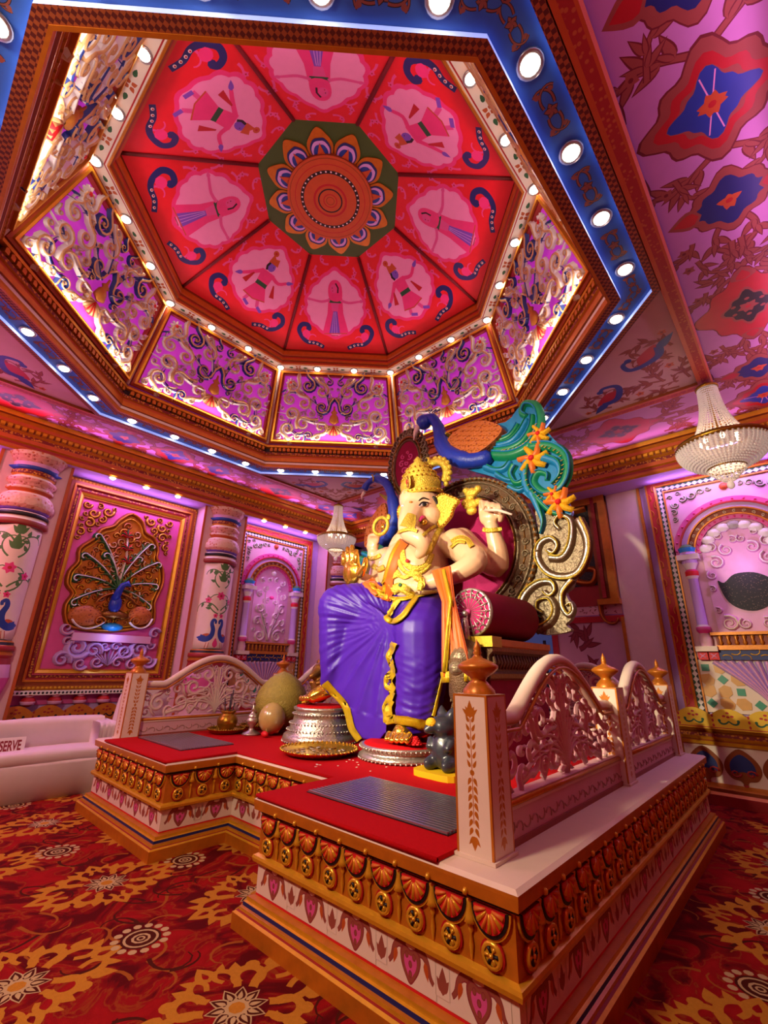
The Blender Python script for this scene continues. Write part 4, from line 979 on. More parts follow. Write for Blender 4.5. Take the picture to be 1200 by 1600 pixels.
    for s in (1, -1):
        def colm(m):
            Mc = T(.62 * s, 0, .07) @ RX(-pi / 2)
            m.lathe([(.075, 1.75), (.085, 1.85), (.06, 1.93), (.09, 1.97), (.09, 2.02), (.065, 2.05), (.06, 2.72), (.085, 2.76), (.085, 2.83), (.06, 2.86), (.1, 2.95), (.1, 3.0)], 16, ['pinkwall', 'pinkwall', 'hotpink', 'pink', 'white', 'lilac', 'white', 'redbr', 'hotpink', 'white', 'lilac'], Mc @ SCL(1, -1, 1), flute=(5, 6, .05))
        P('column', colm)
        P('column_cap', lambda m: m.box((.62 * s - .14, 3.0, 0), (.62 * s + .14, 3.08, .19), 'white').lathe([(.12, 3.08), (.10, 3.12), (.12, 3.18), (.05, 3.24), (.001, 3.25)], 12, ['lilac', 'teal', 'leaf', 'teal'], T(.62 * s, 0, .09) @ RX(-pi / 2) @ SCL(1, -1, 1)))
        P('column_base', lambda m: m.box((.62 * s - .13, 1.68, 0), (.62 * s + .13, 1.75, .19), 'cream'))
        def redt(m):
            for i in (-1, 1):
                x = .62 * s + i * .065; m.box((x - .058, 1.57, 0), (x + .058, 1.67, .12), 'redbr')
                for q in (1, -1): m.relief([complex(x - .035, 1.62 - .03 * q), complex(x + .035, 1.62 + .03 * q)], .016, .016, .01, 'palepink', T(0, 0, .12))
        P('red_tile_pair', redt)
    def sill(m):
        m.box((-.5, 1.76, 0), (.5, 1.93, .05), 'brown'); m.box((-.55, 1.90, 0), (.55, 1.94, .12), 'gold'); m.box((-.5, 1.70, 0), (.5, 1.76, .14), 'gold'); m.box((-.5, 1.57, 0), (.5, 1.70, .1), 'bluedk')
    P('sill', sill)
    for i in range(11):
        mb_ = MB(); mb_.lathe([(.012, 0), (.028, .03), (.014, .07), (.028, .11), (.012, .14)], 8, 'gold', T(-.45 + i * .09, 1.765, .07) @ RX(-pi / 2) @ SCL(1, -1, 1)); mb_.obj('baluster', root)
    def scr(m):
        for i in range(9): p = complex(-.46 + i * .104, 1.62); s = 1 if i % 2 else -1; m.relief(clo(p + (0 if s < 0 else .03j), .6 * -s, .15, 6 * s, 26 * s, 8), .018, .01, .015, 'goldbr', T(0, 0, .1))
    P('sill_scroll', scr, kind='stuff')
    # ribbed shell bracket
    for i in range(13):
        a = (i - 6) / 6; t_ = complex(a * .58, 1.55); b_ = complex(a * .05, .98)
        mb_ = MB(); mb_.relief(bez(t_, t_ * .8 + .2 * b_, b_ + .15j, b_, 10), .085, .02, .09 * (1 - .5 * abs(a)) + .02, 'scrollpink', T(0, 0, .03), edge='lilac'); mb_.obj('shell_rib', root)
    # mosaic tiles either side of the bracket
    def mosaic(m):
        pass
    tg = MB(); tg.prism([-.045 - .045j, .045 - .045j, .045 + .045j, -.045 + .045j], 0, .012, 'tileG'); ty = MB(); ty.prism([-.085 + .0j, -.03 - .075j, .075 - .06j, .085 + .02j, .03 + .078j, -.06 + .07j], 0, .01, 'tileY')
    P('mosaic_bed', lambda m: m.box((-.78, .88, 0), (.78, 1.57, .022), 'cream'))
    k = 0; dy = dg = None
    for i in range(9):
        for j in range(4):
            c = complex(-.70 + i * .175, 1.0 + j * .155)
            if abs(c.real) < .05 + max(0, (c.imag - 1.0)) * .88: continue
            if (i + j) % 3 == 0:
                M_ = T(c.real, c.imag, .022) @ RZ(.0 if j % 2 else pi / 4)
                if dg is None: dg = tg.obj('green_tile', root, M=M_)
                else: put('green_tile', dg.data, root, M=M_)
            else:
                M_ = T(c.real, c.imag, .022) @ RZ((i * 2 + j) * pi / 2)
                if dy is None: dy = ty.obj('yellow_tile', root, M=M_)
                else: put('yellow_tile', dy.data, root, M=M_)
    return root
arched_niche(WL @ T(5.70, 0, 0), 'arched niche with carved lilac panel between pillars on the peacock wall', False)
arched_niche(WR @ T(-.42, .12, .02), 'arched niche with black mesh opening and mosaic tiles at the right edge', True)
for M_, s in ((T(5.7, Y1 - .3, 2.9), 1), ):
    lamp('niche_lamp', 'POINT', (5.7, Y1 - .45, 2.9), 4, (.85, .4, 1), shadow_soft_size=.05)
lamp('niche_lamp', 'POINT', (X1 - .45, .42, 3.0), 5, (.75, .4, 1), shadow_soft_size=.05)

# dado under the right niche: yellow scalloped board, gold moulding, painted hearts, skirting
dd = empty('trim_9', WR, 'yellow scalloped dado with gold moulding and blue painted hearts', kind='structure')
mb = MB(); mb.box((-1.55, FLOOR, 0), (1.2, .8, .1), 'cream'); mb.obj('dado_face', dd)
mb = MB(); dado_board(mb, -1.55, 1.2, .80, 1.06, 7, 'yellow', 'green', 'red', T(0, 0, .16)); mb.obj('scalloped_board', dd)
mb = MB(); mb.extr([(0.1, .58), (.14, .6), (.15, .64), (.13, .66), (.17, .70), (.17, .74), (.13, .76), (.18, .80), (.1, .81)], (-1.55, 0, 0), (1.2, 0, 0), ['gold', 'goldbr', 'golddk', 'goldbr', 'dotgold', 'golddk', 'goldbr', 'gold'], up=V((0, 1, 0)), out=(0, 0, 1)); mb.obj('gold_moulding', dd)
mb = MB(); mb.extr([(.1, FLOOR), (.24, FLOOR), (.24, .02), (.2, .05), (.2, .09), (.14, .12), (.1, .14)], (-1.55, 0, 0), (1.2, 0, 0), ['golddk', 'redbeam', 'gold', 'golddk', 'gold', 'gold'], up=V((0, 1, 0)), out=(0, 0, 1)); mb.obj('skirting', dd)
mb = MB()
mb.prism(spline([.0 + .17j, .1 + .08j, .13 - .02j, .09 - .11j, .03 - .13j, 0 - .18j, -.03 - .13j, -.09 - .11j, -.13 - .02j, -.1 + .08j], 4, True), 0, .012, 'golddk'); mb.prism(spline([.0 + .12j, .08 + .04j, .08 - .06j, 0 - .04j, -.08 - .06j, -.08 + .04j], 4, True), 0, .016, 'bluedk')
for s in (1, -1): mb.relief(spi(complex(.055 * s, -.06), .04, 0, 1.2 * s, 10), .022, .012, .015, 'redbeam', T(0, 0, .012))
mb.prism([-.02 - .16j, .02 - .16j, .0 - .2j], 0, .015, 'redbeam')
for i in range(7):
    M_ = T(-1.33 + i * .40, .36, .1) @ SCL(1.5, 1.25, 1)
    if i == 0: hm = mb.obj('painted_heart', dd, M=M_)
    else: put('painted_heart', hm.data, dd, M=M_)

# ---------------------------------------------------------------- white pier, gold lattice window and painted panel on the right wall
mb = MB(); mb.box((-2.08, FLOOR, 0), (-1.56, 4.5, .03), 'cream', WR); mb.box((-1.59, FLOOR, 0), (-1.55, 4.5, .05), 'gold', WR); mb.obj('pier_face', wr)
win = empty('window_1', WR, 'black lattice window in a heavy gold scalloped frame behind the throne', kind='structure')
mb = MB(); mb.box((-4.4, 2.55, 0), (-2.1, 4.5, .02), 'redbeam'); mb.box((-4.3, 2.9, .02), (-2.4, 4.35, .03), 'jalidark'); mb.obj('lattice', win)
mb = MB(); mb.box((-2.22, 2.60, 0), (-2.10, 4.5, .12), 'gold'); mb.box((-2.40, 2.62, 0), (-2.22, 4.5, .07), 'golddk'); beads(mb, (-2.31, 2.66), (-2.31, 4.45), .06, .03, 'redbeam', T(0, 0, .07), True); mb.box((-4.4, 4.34, 0), (-2.10, 4.5, .10), 'gold'); mb.box((-2.42, 2.55, 0), (-2.08, 2.64, .16), 'gold'); mb.obj('window_frame', win)
mb = MB(); mb.relief(spline([-2.45 + 4.3j, -2.75 + 4.25j, -2.62 + 4.0j, -2.9 + 3.85j, -2.7 + 3.6j, -2.55 + 3.4j, -2.85 + 3.2j, -2.75 + 3.0j, -2.5 + 2.95j, -2.42 + 3.15j, -2.6 + 3.2j], 6), .13, .10, .1, 'gold', T(0, 0, .03), edge='golddk'); mb.obj('scalloped_scroll', win)
mb = MB(); mb.relief(clo(-2.42 + 2.62j, -1.4, .6, -3, 12, 12), .1, .03, .1, 'gold', T(0, 0, .03), edge='golddk'); mb.obj('bracket', win)
def brown_panel():
    A = Art()
    for p, h, L, k0, k1 in ((.3 + .1j, 1.5, 1.1, 1.2, -4.5), (.5 + .5j, .8, .8, 2, 8), (.25 + .9j, 1.0, .8, -3, -9), (.7 + .2j, 1.2, .8, 3, -9), (.15 + .3j, 2.0, .6, -4, -11), (.75 + .9j, 2.2, .7, 3, 10), (.4 + 1.3j, .2, .6, 4, 11)):
        leafy(A, p, h, L, k0, k1, .06, 'brownred', 6, .16, 3)
    return A
mb = MB(); mb.sheet([0, 1.15, 1.15 + 1.75j, 1.75j], brown_panel(), 'ceilwhite', WR @ T(-3.25, .55, .02)); mb.box((-3.3, .5, 0), (-3.2, 2.35, .04), 'red', WR); mb.box((-3.3, 2.28, 0), (-2.08, 2.38, .04), 'red', WR); mb.box((-2.13, .5, 0), (-2.08, 2.35, .05), 'gold', WR); mb.obj('painted_panel', wr)
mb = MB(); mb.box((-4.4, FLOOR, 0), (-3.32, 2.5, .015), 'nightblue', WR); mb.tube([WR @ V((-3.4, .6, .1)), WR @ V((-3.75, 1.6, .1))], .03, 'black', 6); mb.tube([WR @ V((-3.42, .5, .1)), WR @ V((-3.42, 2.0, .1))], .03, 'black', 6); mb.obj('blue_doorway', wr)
mb = MB(); mb.box((-3.3, 2.4, 0), (-2.1, 2.9, .012), 'pinkwall', WR); rr = random.Random(6)
for i in range(70):
    c = complex(-3.2 + rr.random() * 1.05, 2.42 + rr.random() * .42); a = rr.uniform(0, 6.28); mb.prism([c, c + cmath.rect(.03, a + .3), c + cmath.rect(.06, a), c + cmath.rect(.03, a - .3)], .012, .014, 'brown', WR)
mb.obj('stencil_leaf_strip', wr, kind='stuff')
# ================================================================== STAGE PLATFORM
PX0, PX1, PY0, PY1 = 2.10, 6.60, 1.14, 6.40
PT = .63
plan = [complex(PX0, PY0), complex(PX1, PY0), complex(PX1, PY1), complex(PX0, PY1), complex(PX0, 4.54), complex(2.80, 4.54), complex(2.80, 3.0), complex(PX0, 3.0)]
def offs(poly, d):
    out = []; n = len(poly)
    for i in range(n):
        a, b, c = poly[i - 1], poly[i], poly[(i + 1) % n]
        n1 = -1j * (b - a) / abs(b - a); n2 = -1j * (c - b) / abs(c - b); out.append(b + (n1 + n2) * d)
    return out
def poly_moulding(mb, poly, prof, ms):
    rings = [[(p.real, p.imag, z) for p in offs(poly, o)] for o, z in prof]; n = len(poly)
    vs = [p for r in rings for p in r]; fs = []; mm = []
    for j in range(len(rings) - 1):
        for i in range(n): fs.append((j * n + i, j * n + (i + 1) % n, (j + 1) * n + (i + 1) % n, (j + 1) * n + i)); mm.append(ms[j])
    mb.add(vs, fs, mm)
stage = empty('stage_platform', I4, 'white and gold ornamented stage platform with two forward wings', 'stage')
mb = MB(); poly_moulding(mb, plan, [(.10, FLOOR), (.10, -.015), (.085, -.005), (.07, -.003), (.07, .015), (.055, .02), (.055, .042), (.04, .046), (.04, .068), (.0, .076), (.0, .088), (.0, .25)], ['gold', 'goldbr', 'redbeam', 'goldbr', 'gold', 'bluedk', 'goldbr', 'goldbr', 'gold', 'redbr', 'cream']); mb.obj('plinth', stage)
mb = MB(); poly_moulding(mb, plan, [(.0, .25), (.03, .26), (.035, .28), (.03, .295), (.005, .305), (.005, .535)], ['gold', 'goldbr', 'goldbr', 'goldbr', 'gold']); mb.obj('frieze_ground', stage)
mb = MB(); poly_moulding(mb, plan, [(.005, .53), (.012, .535), (.012, .55), (.045, .555), (.05, .60), (.05, .615), (.03, PT)], ['black', 'black', 'golddk', 'gold', 'gold', 'cream']); mb.sheet(offs(plan, .03), None, 'cream', T(0, 0, PT)); mb.obj('deck', stage)
# ornament pieces shared along the edges
def fan(mb):
    E_ = lambda r: [complex(z.real, z.imag * 1.18) for z in arcp(0, r, pi, 2 * pi, 16)]
    mb.prism(E_(.098), 0, .014, 'goldbr'); mb.prism(E_(.089), 0, .02, 'black'); mb.prism(E_(.076), 0, .024, 'redbr')
    for i in range(7): a = pi + (i + .5) * pi / 7; q = cmath.rect(1, a); q = complex(q.real, q.imag * 1.18); mb.relief([q * .016, q * .07], .008, .025, .014, 'goldbr' if i % 2 else 'flame', T(0, 0, .022))
def bell(mb):
    mb.lathe([(.004, .02), (.018, .012), (.014, -.01), (.024, -.05), (.03, -.07), (.012, -.075)], 8, 'goldbr', RX(-pi / 2) @ SCL(1, -1, 1) @ T(0, 0, 0)); mb.lathe([(.006, -.075), (.014, -.095), (.005, -.11), (.012, -.15), (.004, -.2)], 6, 'goldbr', RX(-pi / 2) @ SCL(1, -1, 1))
def rosette(mb):
    mb.prism([cmath.rect(.058, k * pi / 9) for k in range(18)], 0, .01, 'red'); mb.lathe([(.050, .01), (.046, .024), (.034, .02)], 16, 'goldbr'); mb.prism([cmath.rect(.036, k * pi / 8) for k in range(16)], 0, .014, 'goldbr')
    for i in range(6): mb.relief([cmath.rect(.008, i * pi / 3), cmath.rect(.032, i * pi / 3)], .012, .018, .012, 'goldbr' if i % 2 else 'black', T(0, 0, .012))
    mb.blob((0, 0, .02), .011, 'goldbr', None, 6, 4)
def motif(mb):
    A = Art(); sh_ = lambda k: [complex(p.real * k, -.005 + (p.imag + .005) * k) for p in spline([0 - .056j, .03 - .035j, .055 - .005j, .062 + .03j, .04 + .052j, 0 + .045j, -.04 + .052j, -.062 + .03j, -.055 - .005j, -.03 - .035j], 3, True)]
    for s in (1, -1):
        h = lambda z: complex(z.real * s, z.imag)
        for k, m in ((1.0, 'brownred'), (.7, 'brown')): A.stroke([h(z) for z in spline([.03 + .045j, .07 + .05j, .10 + .03j, .115 - .002j, .135 - .02j], 4)], .034 * k, m, .016 * k)
        A.petal(h(.085 + .03j), -1.2 if s > 0 else pi + 1.2, .055, .026, 'orange')
    A.poly(sh_(1.0), 'brownred'); A.poly(sh_(.88), 'brown'); A.poly(sh_(.62), 'pink')
    for x, y in ((-.022, .026), (.022, .026), (0, .002), (0, -.026)): A.circ(complex(x, y), .0115, 'brownred', 8); A.circ(complex(x, y), .008, 'brown', 8)
    mb.sheet([-.15 - .06j, .15 - .06j, .15 + .062j, -.15 + .062j], A, 'cream')
def budm(mb):
    A = Art(); A.petal(-.05j, pi / 2, .1, .05, 'brown'); A.petal(-.04j, pi / 2 + .6, .06, .03, 'brown'); A.petal(-.04j, pi / 2 - .6, .06, .03, 'brown')
    mb.sheet([-.04 - .06j, .04 - .06j, .04 + .06j, -.04 + .06j], A, 'cream')
orn = {}
def orna(name, f, M):
    if name not in orn: m_ = MB(); f(m_); orn[name] = m_.obj(name, stage, M=M).data
    else: put(name, orn[name], stage, M=M)
def dress(a, b, zoff=0, dens=1.0):
    L = abs(b - a); d = (b - a) / L; out = -1j * d
    n = max(2, round(L / .205)); s = L / n
    def Fr(t, z, h): o = a + d * t + out * h; return frame((o.real, o.imag, z), (d.real, d.imag, 0), (0, 0, 1))
    for i in range(n):
        orna('shell_fan', fan, Fr((i + .5) * s, .525, .006)); orna('rosette', rosette, Fr((i + .5) * s, .363, .006))
        if i: orna('bell_drop', bell, Fr(i * s, .515, .012)); orna('bead_knob', lambda m: m.blob((0, 0, 0), (.014, .016, .014), 'goldbr', None, 6, 4), Fr(i * s, .565, .05))
    n = max(1, round(L / .41)); s = L / n
    for i in range(n):
        orna('painted_crest', motif, Fr((i + .5) * s, .168, .002) @ SCL(1, 1.3, 1))
        if i: orna('painted_bud', budm, Fr(i * s, .175, .002))
dress(plan[0], plan[1]); dress(plan[7], plan[0]); dress(plan[3], plan[4]); dress(plan[4], plan[5]); dress(plan[5], plan[6])

# red cloth laid on the stage
rc = offs([complex(PX0 - .02, 1.527), complex(6.28, 1.527), complex(6.28, 6.09), complex(PX0 - .02, 6.10), complex(PX0 - .02, 4.54), complex(2.80, 4.54), complex(2.80, 3.0), complex(PX0 - .02, 3.0)], .028)
mb = MB(); mb.prism(rc, PT + .002, PT + .022, 'redcloth')
for i in range(3, 8):
    a, b = rc[i], rc[(i + 1) % 8]; mb.tube([(a.real, a.imag, PT + .0105), (b.real, b.imag, PT + .0105)], .0115, 'redcloth', 6)
mb.obj('stage_cloth', label='bright red cloth covering the top of the stage', cat='carpet')
CT = PT + .022

# slatted grilles let into the wings
def grille(x0, x1, y0, y1, label):
    r = empty('slat_grille', T((x0 + x1) / 2, (y0 + y1) / 2, CT + .0008), label, 'floor grille', 'stage grilles'); L, W_ = (x1 - x0) / 2, (y1 - y0) / 2
    mb = MB(); mb.box((-L, -W_, .0), (L, W_, .004), 'black'); mb.obj('tray', r)
    s = MB(); s.box((-.0105, -W_ + .01, .004), (.0105, W_ - .01, .014), 'steel'); o = None; n = 18
    for i in range(n):
        M_ = T(-L + (i + .5) * 2 * L / n, 0, 0)
        if o is None: o = s.obj('slat', r, M=M_)
        else: put('slat', o.data, r, M=M_)
grille(2.32, 2.96, 1.62, 2.82, 'silver slatted grille on the near wing of the stage'); grille(2.36, 2.96, 4.90, 6.02, 'dark slatted grille on the far left wing of the stage')

# ---------------------------------------------------------------- carved balustrades
def post_art(wd, h):
    A = Art(); c = wd / 2
    A.poly([.012 + .012j, wd - .012 + .012j, complex(wd - .012, h - .012), complex(.012, h - .012)], 'cream')
    x = c
    A.petal(complex(x, h * .88 - .03), pi / 2, .09, .04, 'gold'); A.petal(complex(x, h * .88 - .02), pi / 2 + .9, .06, .025, 'gold'); A.petal(complex(x, h * .88 - .02), pi / 2 - .9, .06, .025, 'gold')
    for k in range(7):
        for s in (1, -1):
            A.petal(complex(x + s * .008, h * .53 + k * .042), pi / 2 - s * .5, .042, .018, 'gold'); A.petal(complex(x + s * .008, h * .47 - k * .036), -pi / 2 + s * .5, .042, .02, 'gold')
    A.stroke([complex(x, h * .2), complex(x, h * .84)], .005, 'gold'); A.circ(complex(x, h * .5), .014, 'gold', 8)
    A.petal(complex(x, h * .13), -pi / 2, .06, .035, 'gold'); A.petal(complex(x, h * .13), -pi / 2 + .7, .05, .02, 'gold'); A.petal(complex(x, h * .13), -pi / 2 - .7, .05, .02, 'gold')
    return A
PW, PH = .205, .74
post_m = MB()
for k in range(4):
    a = k * pi / 2; d = V((cos(a), sin(a), 0)); o = RZ(a) @ V((-PW / 2, -PW / 2, 0)); post_m.sheet([0, PW, complex(PW, PH), PH * 1j], post_art(PW, PH), 'gold', frame(o, RZ(a) @ V((1, 0, 0)), (0, 0, 1)))
post_m.box((-PW / 2, -PW / 2, PH - .001), (PW / 2, PW / 2, PH), 'cream'); post_m.box((-PW / 2 - .012, -PW / 2 - .012, 0), (PW / 2 + .012, PW / 2 + .012, .015), 'cream')
fin_m = MB(); fin_m.lathe([(.088, .0), (.085, .02), (.06, .05), (.04, .07), (.05, .085), (.085, .11), (.108, .132), (.110, .145), (.085, .165), (.03, .188), (.018, .205), (.026, .215), (.018, .225), (.022, .235), (.010, .265), (.001, .29)], 28, 'gold', flute=(5, 8, .025))
posts_d = [None, None]
def rail(y, label, face, name='carved_balustrade', xs=(2.31, 4.49, 6.44), M0=None):
    r = empty(name, M0 or T(0, y, PT), label, 'balustrade', 'carved stage balustrades')
    for x in xs:
        M_ = T(x, 0, .001)
        if posts_d[0] is None: p = post_m.obj('post', r, M=M_); posts_d[0] = p.data; f = fin_m.obj('finial', p, M=T(0, 0, PH)); posts_d[1] = f.data
        else: p = put('post', posts_d[0], r, M=M_); put('finial', posts_d[1], p, M=T(0, 0, PH))
    for x0, x1 in [(a + .104, b - .104) for a, b in zip(xs[:-1], xs[1:])] if face else [(xs[0] - 1.44, xs[0] - .104)]:
        L = x1 - x0; c = (x0 + x1) / 2
        def top(t):   # top edge height over the deck at t in 0..1
            q = abs(t - .5) * 2
            if q > .74: return .60
            s = q / .74; return .60 + .345 * (cos(s * pi / 2) ** 1.1)
        N = 40; tp = [complex(x0 + L * i / N, top(i / N)) for i in range(N + 1)]
        MF = frame((0, 0, 0), (1, 0, 0), (0, 0, 1))
        mb = MB(); mb.tube([(p.real, 0, p.imag) for p in tp], .052, 'cream', 10, flat=.8); mb.obj('top_rail', r)
        mb = MB()
        for s in (1, -1): mb.tube([(p.real, s * .05, p.imag - .055) for p in tp], .012, 'gold', 6); 
        mb.obj('gilt_line', r, kind='stuff')
        mb = MB(); mb.box((x0, -.05, 0), (x1, .05, .17), 'pinkwall'); mb.box((x0, -.058, .165), (x1, .058, .18), 'cream'); mb.box((x0, -.06, .0), (x1, .06, .03), 'brown')
        for s in (1, -1): mb.tube([(x0, s * .052, .195), (x1, s * .052, .195)], .016, 'gold', 8)
        mb.box((x0, -.045, .178), (x1, .045, .215), 'pinkwall'); mb.obj('base_rail', r)
        mb = MB(); n = int(L / .09)
        for s in (1, -1):
            for i in range(n): mb.relief(clo(complex(x0 + .03 + i * L / n, .08), .9 * (1 if i % 2 else -1), .12, -8 * (1 if i % 2 else -1), -40 * (1 if i % 2 else -1), 7), .010, .007, .008, 'railline', frame((0, s * -.05, 0), (1, 0, 0), (0, 0, 1)) if s > 0 else frame((0, .05, 0), (1, 0, 0), (0, 0, 1), (0, 1, 0)))
        mb.obj('base_scroll', r, kind='stuff')
        # openwork: mirrored vine scrolls, carved through
        mb = MB(); ins = lambda z: 0.0 <= z.real <= L / 2 - .01 and .22 < z.imag < top(.5 + z.real / L) - .06
        cu = pack(ins, (0, .2, L / 2, .95), (.105, .08, .062, .05, .04, .032), 420, 21, .92); r_ = random.Random(2)
        for z, R in cu:
            t = r_.choice((1.2, -1.2)); a0 = r_.uniform(0, 6.28); p = spi(z, R * 1.0, a0, t, 14, .2); d = p[0] - p[1]; p = [p[0] + d / abs(d) * R * .9 - (z - p[0]) * .5] + p
            for s in (1, -1):
                q = [complex(c + s * w_.real, w_.imag) for w_ in p]
                for f in (1, -1): mb.relief(q, R * .6, R * .34, .022, 'cream', MF if f > 0 else frame((0, 0, 0), (1, 0, 0), (0, 0, 1), (0, 1, 0)), edge='pinkwall')
        for s in (1, -1):
            for i in range(7):
                a = .15 + i * .22; e = complex(c + s * cos(a) * (.15 + .085 * (6 - i)) * L / 2, .24 + sin(a) * (.28 + .05 * i))
                q = bez(complex(c, .22), complex(c + s * .02, .4), (complex(c, .4) + e) / 2 + .1j, e, 10)
                for f in (1, -1): mb.relief(q, .055, .024, .028, 'cream', MF if f > 0 else frame((0, 0, 0), (1, 0, 0), (0, 0, 1), (0, 1, 0)), edge='pinkwall')
        mb.obj('openwork', r, kind='stuff')
    return r
rail(1.385, 'carved pale balustrade with gold finials along the near right edge of the stage', 1)
rail(6.25, 'carved cream balustrade with gold finials along the far left edge of the stage', -1)

rail(0, 'short carved balustrade across the back of the stage beside the throne', 0, xs=(3.0,), M0=T(6.44, 0, PT) @ RZ(pi / 2))

# ================================================================== SOFA BENCH at the left wall, with its paper sign
sofa = empty('sofa_bench', T(.6, 7.6, FLOOR), 'long bench covered in pale pink cloth against the peacock wall', 'bench')
def soft(mb, a, b, m, r=.05):
    x0, y0, z0 = a; x1, y1, z1 = b; pr = []
    for cx_, cz_, a0 in ((y1 - r, z1 - r, 0), (y0 + r, z1 - r, pi / 2)):
        for k in range(5): pr.append((cx_ + r * cos(a0 + k * pi / 8), cz_ + r * sin(a0 + k * pi / 8)))
    pr += [(y0, z0), (y1, z0)]; n = len(pr); N = 12; vs = []
    for i in range(N + 1):
        x = x0 + (x1 - x0) * i / N
        for j, (y, z) in enumerate(pr): vs.append((x, y + .012 * sin(i * 2.1 + j), z + (.01 * sin(i * 1.7 + j * .6) if z > z0 + .05 else 0)))
    fs = [(i * n + j, i * n + (j + 1) % n, (i + 1) * n + (j + 1) % n, (i + 1) * n + j) for i in range(N) for j in range(n)] + [list(range(n)), list(range((N + 1) * n - 1, N * n - 1, -1))]
    mb.add(vs, fs, m, None, True)
mb = MB(); soft(mb, (-2.6, -.42, 0), (1.95, .27, .40), 'whitecloth', .03); mb.obj('skirt', sofa)
mb = MB(); soft(mb, (-2.6, -.40, .40), (1.95, .2, .53), 'whitecloth', .06); mb.obj('seat_cushion', sofa)
mb = MB(); soft(mb, (-2.6, .04, .45), (1.9, .28, .86), 'whitecloth', .07); mb.obj('backrest', sofa)
mb = MB(); soft(mb, (1.75, -.3, .45), (1.98, .27, .80), 'whitecloth', .08); mb.obj('armrest', sofa)
# rounded end of another seat beyond the bench
mb = MB(); mb.prism(spline([2.62 + .2j, 2.62 + .9j, 2.7 + 1.1j, 2.85 + 1.15j, 3.05 + 1.1j, 3.1 + .9j, 3.1 + .2j], 5, True), -.3, .3, 'whitecloth', frame((0, 7.35, 0), (1, 0, 0), (0, 0, 1))); mb.box((2.60, 7.04, .62), (3.12, 7.66, .70), 'red')
mb.obj('covered_chair', label='pale cloth covered chair with red band behind the far left post', cat='chair')
sg_ = empty('reserve_sign', T(.6, 7.6, FLOOR), 'white paper sign reading RESERVE leaning on the pale bench', 'sign')
a0 = px(38, 1150, 1, 7.52); a1 = px(36, 1172, 1, 7.52); sw, shh = px(38, 1150, 1, 7.52).x - px(-25, 1160, 1, 7.52).x, abs(a0.z - a1.z)
MS = frame((a1.x, 7.52, a1.z), (-1, 0, 0), (0, 0.25, 1), None); MS = frame((a1.x - sw, 7.47, a1.z - .02), (1, 0, 0), (0, .25, 1))
MSl = sg_.matrix_basis.inverted() @ MS
mb = MB(); mb.box((0, 0, -.006), (sw, shh + .02, 0), 'paper', MSl); mb.obj('board', sg_)
tc = bpy.data.curves.new('lettering', 'FONT'); tc.body = 'RESERVE'; tc.size = shh * .98; tc.extrude = .001; tc.space_character = 1.0; tc.offset = .004
to = bpy.data.objects.new('lettering', tc); COL.objects.link(to); to.parent = sg_; to.matrix_basis = MSl @ T(.05, shh * .2, .002)
bpy.context.view_layer.update()
me = bpy.data.meshes.new_from_object(to.evaluated_get(bpy.context.evaluated_depsgraph_get())); wtxt = max(v.co.x for v in me.vertices)
bpy.data.objects.remove(to); me.materials.clear(); me.materials.append(MATS['ink'])
o = put('lettering', me, sg_, M=MSl @ T(.04, shh * .22, .002) @ SCL((sw - .08) / wtxt, 1, 1))
# ================================================================== THRONE
XB = 5.0
MT = frame((XB, 0, 0), (0, -1, 0), (0, 0, 1))          # local (-y, z, towards the hall)
def Q(x, y): p = px(x, y, 0, XB); return complex(-p.y, p.z)
def Qs(l): return [Q(*q) for q in l]
def pxm(x, y, X): p = px(x, y, 0, X); return (p - EYE).dot(CF) / F_PX       # metres per pixel there
U = pxm(740, 850, XB)
thr = empty('throne', T(4.5, 3.7, PT), 'huge ornate throne with crimson oval back, silver scrolls and peacock crest', 'throne')
TI = thr.matrix_basis.inverted()
def tpart(name, mb, parent=None, **kw):
    o = mb.obj(name, parent or thr, **kw)
    if parent is None: o.matrix_basis = TI
    return o
